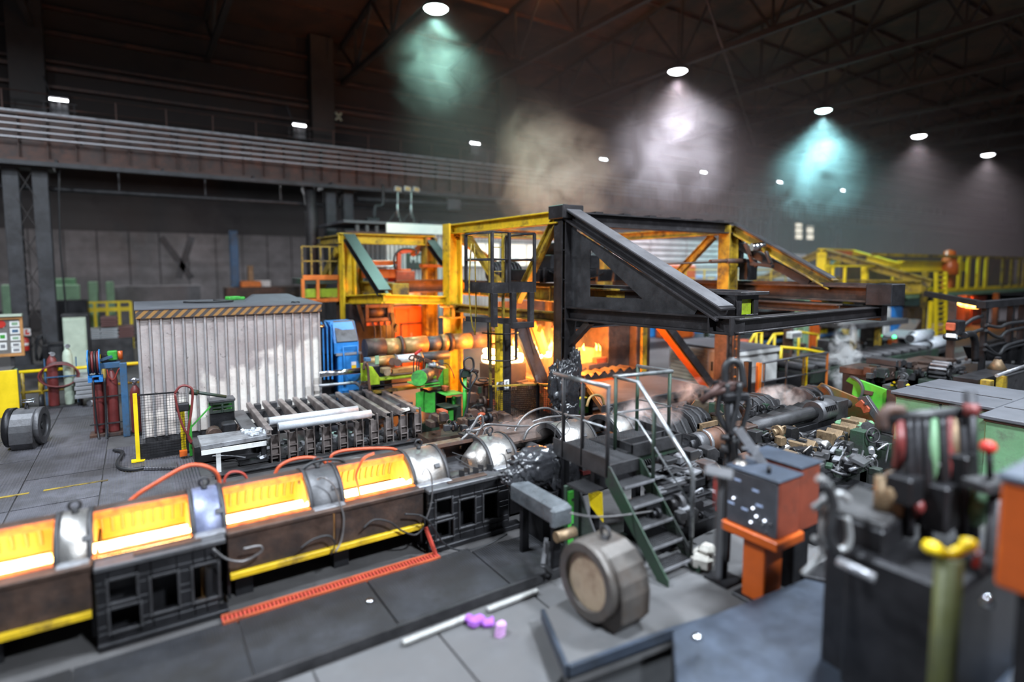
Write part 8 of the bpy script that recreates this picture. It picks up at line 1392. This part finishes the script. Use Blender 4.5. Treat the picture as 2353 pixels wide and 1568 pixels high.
t = T('yellow_lever', 'yellow two-lobed lever on an olive post at the lower right', 'lever', GD(2180, 1430, 4.0)); d = 4.0; P(t, 'lever', m_yelb, MB().tube([GD(x, y, d) for x, y in ((2128, 1255), (2150, 1262), (2180, 1275), (2210, 1262), (2236, 1248))], .036, 10, sm=4)); P(t, 'lobe', m_yelb, MB().lathe(GD(2140, 1258, d) - V((0, 0, .04)), [(.03, 0), (.06, .03), (.05, .07), (.01, .085)], 12)); P(t, 'lobe', m_yelb, MB().lathe(GD(2226, 1252, d) - V((0, 0, .04)), [(.03, 0), (.055, .03), (.05, .07), (.01, .085)], 12)); m_olive = M('olive_paint', (.07, .075, .018), .5, 0, .35, 3, dirt=(.05, .055, .02), damt=.45); c = GD(2182, 1280, d); P(t, 'post', m_olive, MB().cyl((c.x, c.y, 0), c, .085, 12)); P(t, 'red_clip', m_red, MB().ob(GD(2245, 1285, d), (.015, .015, .06), 0, .5), .005); P(t, 'pale_strap', m_lite, MB().bar(GD(2245, 1270, d), GD(2262, 1320, d), .03, .015))
t = T('orange_cabinet', 'orange-red blurred cabinet cut by the right edge', 'cabinet', GD(2330, 1360, 3.7)); d = 3.7; p = GD(2300, 1105, d); q = GD(2296, 1358, d); P(t, 'body', m_orange_r, MB().box(p.x, p.x + .8, p.y - .9, p.y, q.z, p.z), .02); P(t, 'lid', m_cover, MB().box(p.x - .02, p.x + .82, p.y - .92, p.y + .02, p.z, p.z + .05), .01); P(t, 'stand', m_black, MB().box(p.x + .08, p.x + .7, p.y - .8, p.y - .1, 0, q.z), .01)
t = T('steel_bed', 'dark machine bed with bright edges under the hose rack', 'machine base', GZ(2100, 1380, 0)); q = [GZ(x, y, .42) for x, y in ((1840, 1320), (1935, 1260), (2120, 1250), (2240, 1370), (2160, 1420), (2040, 1360))]; P(t, 'bed', m_black, MB().prism([v - V((0, 0, .42)) for v in q], (0, 0, .42)), .02); P(t, 'bolt_head', m_chrome, MB().lathe(GD(2268, 1385, 4.0), [(.04, -.02), (.05, 0), (.03, .04), (.004, .05)], 10)); P(t, 'arm', m_grey, MB().bar(GZ(2190, 1450, .5), GZ(2300, 1360, .5), .12, .06))
S('glint_disc', 'small chrome disc added as a glint on the blue-grey cover beside the pit', 'disc', m_chrome, MB().lathe(GZ(1602, 1468, .53), [(.05, 0), (.05, .02), (.03, .04), (.004, .045)], 14)); S('glint_disc', 'small chrome disc added as a glint on the dark walkway', 'disc', m_chrome, MB().lathe(GZ(850, 1382, .01), [(.05, 0), (.05, .012), (.03, .025), (.004, .03)], 14))  # chrome discs added to stand for blurred reflections
# ================================================================== backdrop behind the gantries
t = T('control_cabin', 'grey corrugated control cabin with lit windows behind the gantries', 'cabin', (14, 25.5, 0)); YC = 25.0
c0, c1 = GY(800, 545, YC).x, GY(1262, 560, YC).x; cm = GY(887, 540, YC).x; zr_ = GY(900, 536, YC).z
P(t, 'body', m_grey, MB().box(c0, c1, YC + .05, YC + 4, 0, zr_)); n = 46; w = (c1 - cm) / n; s0 = None; m_clad = M('pale_cladding', (.52, .50, .49), .5, .1, .2, 1, dirt=(.3, .28, .27), damt=.4)
wins = [(GY(1056, 600, YC).x, GY(1148, 600, YC).x), (GY(1156, 600, YC).x, GY(1238, 600, YC).x)]; wz0, wz1 = GY(1140, 613, YC).z, GY(1140, 558, YC).z
for i in range(n):
    a = cm + i * w
    segs = [(1.6, wz0 - .06), (wz1 + .06, zr_)] if any(x0 - .1 < a + w / 2 < x1 + .1 for x0, x1 in wins) else [(1.6, zr_)]
    for z0, z1 in segs: P(t, 'cladding_sheet', m_clad, MB().prism([(a, YC + .05, z0), (a + w * .2, YC - .03, z0), (a + w * .65, YC - .03, z0), (a + w * .85, YC + .05, z0)], (0, 0, z1 - z0)))
m_lit = bpy.data.materials.new('lit_window'); m_lit.use_nodes = True; bb = m_lit.node_tree.nodes['Principled BSDF']; bb.inputs['Base Color'].default_value = (.7, .68, .6, 1); bb.inputs['Emission Color'].default_value = (1, .90, .74, 1); bb.inputs['Emission Strength'].default_value = 1.05
for x0, x1 in wins:
    f = P(t, 'window', m_white, MB().holes(x0, x1, wz0, wz1, YC - .06, YC + .02, [(x0 + .07, x0 + (x1 - x0) * .62, wz0 + .07, wz1 - .07), (x0 + (x1 - x0) * .66, x1 - .07, wz0 + .07, wz1 - .07)]), .006)
    for a, b in ((x0 + .07, x0 + (x1 - x0) * .62), (x0 + (x1 - x0) * .66, x1 - .07)):
        o = bpy.data.objects.new('pane', MB().box(a, b, YC, YC + .02, wz0 + .07, wz1 - .07).mesh('pane', wl(f))); C.objects.link(o); o.parent = f; o.data.materials.append(m_lit)
    P(t, 'blind', m_paper, MB().box(x0 + .2, x0 + 1.0, YC - .02, YC - .01, wz0 + .1, wz0 + .5))
f0, f1 = GY(886, 535, YC).x, GY(1300, 520, YC).x; fz = GY(900, 513, YC).z; P(t, 'fascia', m_white, MB().box(f0, f0 + 3.4, YC - .12, YC - .04, zr_, fz), .01); P(t, 'fascia', m_clad, MB().box(f0 + 3.42, f1, YC - .1, YC - .04, zr_, fz - .12), .01); P(t, 'roof', m_roofg, MB().box(c0 - .2, f1, YC - .1, YC + 4.1, fz - .06, fz + .04)); 
for i in range(7): P(t, 'dark_duct', m_colm, MB().box(c0 + .1 + i * .22, c0 + .25 + i * .22, YC - .1, YC + .05, 2.4, zr_ + .3 * (i % 2)), .01)
P(t, 'dark_door', m_dark, MB().box(GY(840, 600, YC).x, GY(880, 600, YC).x, YC - .04, YC + .05, 2.0, zr_ - .3), .01)
sm = GY(955, 597, YC - .1); t2 = T('letter_sign', 'dark sign with the white letters ME on the cabin wall', 'sign', sm); P(t2, 'plate', m_greend, MB().box(sm.x - .45, sm.x + .55, YC - .12, YC - .08, sm.z - .42, sm.z + .3))
cu = bpy.data.curves.new('lettering', 'FONT'); cu.body = 'ME'; cu.size = .42; cu.align_x = 'CENTER'; cu.align_y = 'CENTER'; cu.extrude = .004; cu.space_character = 1.25
letters(cu, t2, (0, -.04, 0), m_paper)
def tripod(px, label, heads):
    b = GY(px, 502, YC + .6); h = GY(px, 436, YC + .6); b.z = fz + .04; t = T('work_light', label, 'work light', b, 'tripod work lights on the cabin roof'); P(t, 'mast', m_lite, MB().cyl(b + V((0, 0, .3)), h, .025, 8).cyl(b + V((0, 0, .3)), b + V((0, 0, .9)), .045, 8))
    for k in range(3): w = k * 2.094 + .4; P(t, 'leg', m_grey, MB().cyl(b + V((0, 0, .62)), b + V((.5 * math.cos(w), .5 * math.sin(w), .0)), .02, 6))
    for dx in heads: P(t, 'lamp_head', m_lite, MB().ob(h + V((dx, 0, .02)), (.16, .06, .11), 0, .15), .01); P(t, 'lamp_glass', m_rollo, MB().ob(h + V((dx, -.065, .02)), (.12, .006, .08), 0, .15))
tripod(914, 'left tripod work light with a single tilted head on the cabin roof', (0,)); tripod(945, 'right tripod work light with two heads on the cabin roof', (-.2, .25))
stk('junction_box', 'grey junction box on the wall pipe behind the tripod lights', 'box', m_grey, (1030, 452, 1059, 482), 29.3, .3, .03, None); S('roof_pipe', 'bent dark pipe rising behind the cabin roof', 'pipe', m_dark, MB().tube([GY(x, y, 28) for x, y in ((880, 425), (880, 468), (870, 474), (862, 476), (860, 505))], .09, 8, sm=3)); S('wall_pipe', 'thick dark pipe running along behind the tripod lights', 'pipe', m_dark, MB().cyl(GY(820, 458, 29.5), GY(1220, 478, 29.5), .16, 10)); 
for px, w_, l_ in ((985, .5, 'low dark box on the cabin roof right of the tripods'), (1030, .6, 'second low dark box on the cabin roof, under the junction box'), (855, .3, 'small dark box on the cabin roof left of the tripods')): c = GY(px, 502, YC + .8); S('roof_box', l_, 'box', m_black, MB().box(c.x - w_, c.x + w_, YC + .6, YC + 1, fz + .03, fz + .25), None, .03)

# louvred building behind the black gantry
t = T('louvred_wall', 'pale louvred building front glimpsed through the black gantry', 'building', (23, 26.5, 0)); m_louv = M('pale_louvre', (.58, .54, .53), .55, 0, .2, 1, dirt=(.34, .31, .31), damt=.4); x0, x1 = GY(1400, 600, 26).x, GY(1660, 600, 26).x + 3; P(t, 'backing', m_grey, MB().box(x0, x1, 26.1, 27, 0, 6.2))
for j in range(4):
    a = x0 + (x1 - x0) * j / 4 + .06; b = x0 + (x1 - x0) * (j + 1) / 4 - .06
    for i in range(13): P(t, 'louvre', m_louv, MB().prism([(a, 26.1, 1.2 + i * .36), (a, 25.9, 1.2 + i * .36), (a, 25.96, 1.46 + i * .36), (a, 26.1, 1.48 + i * .36)], (b - a, 0, 0)))
t = T('louvred_wall', 'farther pale louvred front right of the black gantry slope', 'building', (33, 27, 0)); x0, x1 = GY(1700, 610, 27).x, GY(1850, 610, 27).x; P(t, 'backing', m_grey, MB().box(x0, x1, 27.1, 28, 0, 5.2))
for i in range(9): P(t, 'louvre', m_louv, MB().box(x0, x1, 26.95, 27.1, 1.2 + i * .45, 1.5 + i * .45))
t = T('railed_platform', 'yellow railed platform seen behind the black gantry', 'platform', (20, 20, 0)); x0, x1 = GY(1480, 640, 20).x, GY(1660, 640, 20).x + 6; z = GY(1560, 645, 20).z; P(t, 'deck', m_greend, MB().box(x0, x1, 20, 21.5, z - .5, z - .3)); 
for q in (z + .1, z + .55): P(t, 'rail', m_yelb, MB().bar((x0, 20, q), (x1, 20, q), .05))
for i in range(9): P(t, 'post', m_yelb, MB().bar((x0 + (x1 - x0) * i / 8, 20, z - .3), (x0 + (x1 - x0) * i / 8, 20, z + .55), .06))
for i in range(3): P(t, 'leg', m_greend, MB().box(x0 + i * (x1 - x0) / 2.2, x0 + i * (x1 - x0) / 2.2 + .2, 20.5, 20.7, 0, z - .5))
stk('orange_machine', 'orange machine cover behind the black gantry post', 'machine', m_orange_r, (1540, 610, 1600, 660), 21.8, 1.0, .05, 0); stk('tall_lit_sheet', 'tall pale sheet wall lit pink behind the left of the black post', 'sheet wall', m_clad, (1240, 540, 1295, 640), 24, .3, .02, 0)
for i, a in enumerate(((1490, 660), (1560, 650), (1600, 664), (1660, 655))): stk('blue_drum', ('first', 'second', 'third', 'last')[i] + ' small blue unit on the floor behind the yellow railed platform', 'drum', m_blue, (a[0], 635, a[0] + 26, 652), 23, .6, .03, 0, 'small blue units')
# lit panes in the far wall
t = T('wall_window', 'small warm lit panes high in the far wall above the far gantry', 'window', GY(1850, 540, 40)); 
for i, (px, py) in enumerate(((1836, 516), (1836, 530), (1836, 544), (1862, 516), (1862, 530), (1862, 545))): p = GY(px - 7, py + 5, 40); q = GY(px + 7, py - 5, 40); P(t, 'pane', m_lit, MB().box(p.x, q.x, 40, 40.05, p.z, q.z))
P(t, 'frame', m_dark, MB().box(GY(1820, 560, 40).x, GY(1880, 560, 40).x, 40.06, 40.3, 0, GY(1850, 505, 40).z))
t = T('wall_light', 'small white louvred light panel high at the far right', 'window', GY(2104, 455, 40))
for i in range(3): p = GY(2092, 450 + i * 9, 40); q = GY(2116, 444 + i * 9, 40); P(t, 'pane', m_lite, MB().box(p.x, q.x, 40, 40.1, p.z, q.z))
P(t, 'post', m_dark, MB().box(GY(2104, 480, 40).x - .2, GY(2104, 480, 40).x + .2, 40.1, 40.4, 0, GY(2104, 440, 40).z))
# far lattice masts
for px, lab in ((1705, 'lattice mast left of the pair behind the far gantry'), (1775, 'lattice mast right of the pair behind the far gantry')):
    b = GY(px, 600, 28); t = T('lattice_mast', lab, 'mast', (b.x, 28, 0), 'lattice masts'); zt = GY(px, 505, 28).z + 1
    for dx in (-.45, .45): P(t, 'leg', m_colm, MB().box(b.x + dx - .1, b.x + dx + .1, 27.9, 28.1, 0, zt))
    for i in range(7): P(t, 'lacing_bar', m_colm, MB().bar((b.x - .45, 28, i * zt / 7), (b.x + .45, 28, (i + 1) * zt / 7), .08)); P(t, 'lacing_bar', m_colm, MB().bar((b.x + .45, 28, i * zt / 7), (b.x - .45, 28, (i + 1) * zt / 7), .08))
# far left, beyond the columns
YB_ = 37
def far(name, label, cat, m, a, Y=YB_, d=1.0): return stk(name, label, cat, m, a, Y, d, .03, 0)
far('green_machine', 'blurred pale green machine behind the left column', 'machine', m_sage, (105, 655, 180, 720)); far('green_post', 'blurred green post right of the pale green machine', 'post', m_sage, (205, 648, 222, 712), 36); far('green_post', 'blurred green post left of the cabin roof', 'post', m_sage, (246, 648, 260, 706), 36); far('green_post', 'blurred green post at the left edge behind the notice board', 'post', m_sage, (6, 655, 22, 720), 36)
t = T('yellow_railing', 'blurred yellow railing behind the cabin roof at the left', 'railing', (GY(230, 720, 34).x, 34, 0)); x0, x1 = GY(100, 700, 34).x, GY(300, 700, 34).x; z0, z1 = GY(200, 725, 34).z, GY(200, 696, 34).z
for q in (z0 + .2, (z0 + z1) / 2, z1): P(t, 'rail', m_yelb, MB().bar((x0, 34, q), (x1, 34, q), .09))
for i in range(8): P(t, 'post', m_yelb, MB().bar((x0 + (x1 - x0) * i / 7, 34, 0), (x0 + (x1 - x0) * i / 7, 34, z1), .12))
far('shelf_rack', 'blurred brown rack behind the right end of the cabin roof', 'rack', m_brown, (520, 658, 690, 700), 33, 1); far('lit_crate', 'blurred orange-lit crate on the brown rack', 'crate', m_oran, (555, 646, 600, 660), 33.2, .6); far('white_crate', 'blurred white crate on the brown rack', 'crate', m_white, (588, 645, 622, 660), 33.5, .6); far('grey_partition', 'blurred grey partition wall behind the cabin', 'partition', m_wallg, (260, 655, 460, 710), 38, .3); far('blue_post', 'blurred blue-grey post behind the cabin', 'post', m_blued, (534, 530, 546, 690), 34, .4); far('tan_post', 'blurred tan post behind the cabin', 'post', m_bronze, (572, 610, 582, 690), 34, .3)
for i, (a, b) in enumerate((((370, 545), (440, 640)), ((440, 545), (410, 640)))): S('wall_brace', ('falling', 'rising')[i] + ' dark diagonal wall brace behind the cabin', 'brace', m_colm, MB().bar(GY(*a, 40), GY(*b, 40), .35), 'wall braces')
far('dark_stack', 'blurred dark stack beside the left column', 'stack', m_black, (118, 690, 200, 740), 33, 1); far('glass_booth', 'blurred pale green glazed booth at the far left', 'booth', m_cab, (108, 640, 172, 665), 38, 1)
# ================================================================== haze and smoke
def vol(name, dens, col, aniso=.2, homog=True, nscale=None, thr=(.4, .7), fall=None):
    m = bpy.data.materials.new(name); m.use_nodes = True; nt = m.node_tree
    for n in list(nt.nodes): nt.nodes.remove(n)
    out = nt.nodes.new('ShaderNodeOutputMaterial'); s = nt.nodes.new('ShaderNodeVolumeScatter'); s.inputs['Color'].default_value = (*col, 1); s.inputs['Density'].default_value = dens; s.inputs['Anisotropy'].default_value = aniso
    nt.links.new(s.outputs[0], out.inputs['Volume'])
    if nscale:
        tc = nt.nodes.new('ShaderNodeTexCoord'); n = nt.nodes.new('ShaderNodeTexNoise'); n.inputs['Scale'].default_value = nscale; n.inputs['Detail'].default_value = 5; n.inputs['Roughness'].default_value = .6; n.inputs['Distortion'].default_value = .6
        nt.links.new(tc.outputs['Object'], n.inputs['Vector'])
        r = nt.nodes.new('ShaderNodeMapRange'); r.inputs['From Min'].default_value = thr[0]; r.inputs['From Max'].default_value = thr[1]; nt.links.new(n.outputs['Fac'], r.inputs['Value'])
        # fade towards the surface of the plume: generated coordinates measured from its centre
        mp = nt.nodes.new('ShaderNodeVectorMath'); mp.operation = 'SUBTRACT'; nt.links.new(tc.outputs['Generated'], mp.inputs[0]); mp.inputs[1].default_value = (.5, .5, .5)
        ln = nt.nodes.new('ShaderNodeVectorMath'); ln.operation = 'LENGTH'; nt.links.new(mp.outputs[0], ln.inputs[0])
        f = nt.nodes.new('ShaderNodeMapRange'); f.inputs['From Min'].default_value = .5; f.inputs['From Max'].default_value = .12; nt.links.new(ln.outputs['Value'], f.inputs['Value'])
        k = nt.nodes.new('ShaderNodeMath'); k.operation = 'MULTIPLY'; nt.links.new(r.outputs[0], k.inputs[0]); nt.links.new(f.outputs[0], k.inputs[1])
        k2 = nt.nodes.new('ShaderNodeMath'); k2.operation = 'MULTIPLY'; nt.links.new(k.outputs[0], k2.inputs[0]); k2.inputs[1].default_value = dens
        nt.links.new(k2.outputs[0], s.inputs['Density'])
    return m
S('hall_haze', 'thin smoky haze filling the hall', 'haze', vol('hall_haze', .0055, (.96, .82, .81), .1), MB().box(9.5, 108, 13.5, 32.8, 2.6, 13.6), kind='stuff')
def plume(c, r, dens, col, ns, label, name='smoke', thr=(.42, .68)):
    mb = MB(); n, k = 16, 10; c = V(c)
    for i in range(k + 1):
        a = math.pi * i / k
        mb.v += [tuple(c + V((r[0] * math.sin(a) * math.cos(2 * math.pi * j / n), r[1] * math.sin(a) * math.sin(2 * math.pi * j / n), -r[2] * math.cos(a)))) for j in range(n)]
    for i in range(k):
        for j in range(n): mb.f.append([i * n + j, i * n + (j + 1) % n, (i + 1) * n + (j + 1) % n, (i + 1) * n + j]); mb.s.append(True)
    return S(name, label, name, vol(name + '_volume', dens, col, .2, False, ns, thr), mb, kind='stuff')
plume(GY(1290, 420, 15.5), (2.6, 2.0, 2.2), 1.1, (1, .68, .52), .9, 'brown-grey smoke plume rising behind the black gantry post'); plume(GY(1240, 340, 16.5), (1.8, 1.6, 2.0), .45, (1, .74, .6), .8, 'upper wisp of the brown-grey smoke plume')
plume((10.2, 20.8, 12.0), (2.4, 2.2, 2.3), .10, (.86, .95, .92), .5, 'thin smoke under the teal roof lamp at the top edge'); plume(GY(1540, 330, 19), (4.2, 3.0, 3.4), .22, (.92, .90, .95), .45, 'broad grey smoke drifting under the white roof lamp'); plume(GY(1880, 400, 21), (4.5, 3.0, 3.4), .16, (.85, .95, .96), .45, 'pale smoke drifting under the turquoise roof lamp')
plume(GY(1215, 815, 12.9), (2.6, 1.6, 1.1), .12, (1, .8, .6), .8, 'thin smoke glowing orange round the white-hot billets', 'smoke', (.2, .5)); plume(GY(1940, 830, 9.4), (.62, .5, 1.35), 26.0, (1, 1, 1), 2.2, 'white steam column before the orange and green cheek plates', 'steam', (.50, .72)); plume(GY(1790, 915, 7.7), (.85, .5, .34), 10.0, (.99, .99, 1), 3.4, 'dense white steam puff behind the long tube', 'steam', (.47, .66))
plume(GY(1490, 950, 7.5), (.9, .5, .35), 9.0, (.98, .94, .96), 3.0, 'pinkish steam over the ribbed housing behind the handrail', 'steam', (.48, .68)); plume(GY(1600, 905, 8.6), (.8, .5, .4), 6.0, (.97, .90, .90), 2.8, 'pinkish steam wisp before the grey deck', 'steam', (.5, .7)); plume(GY(1190, 990, 8.4), (.9, .35, .3), 3.5, (1, .85, .8), 2.2, 'thin reddish steam over the steamy trough', 'steam')
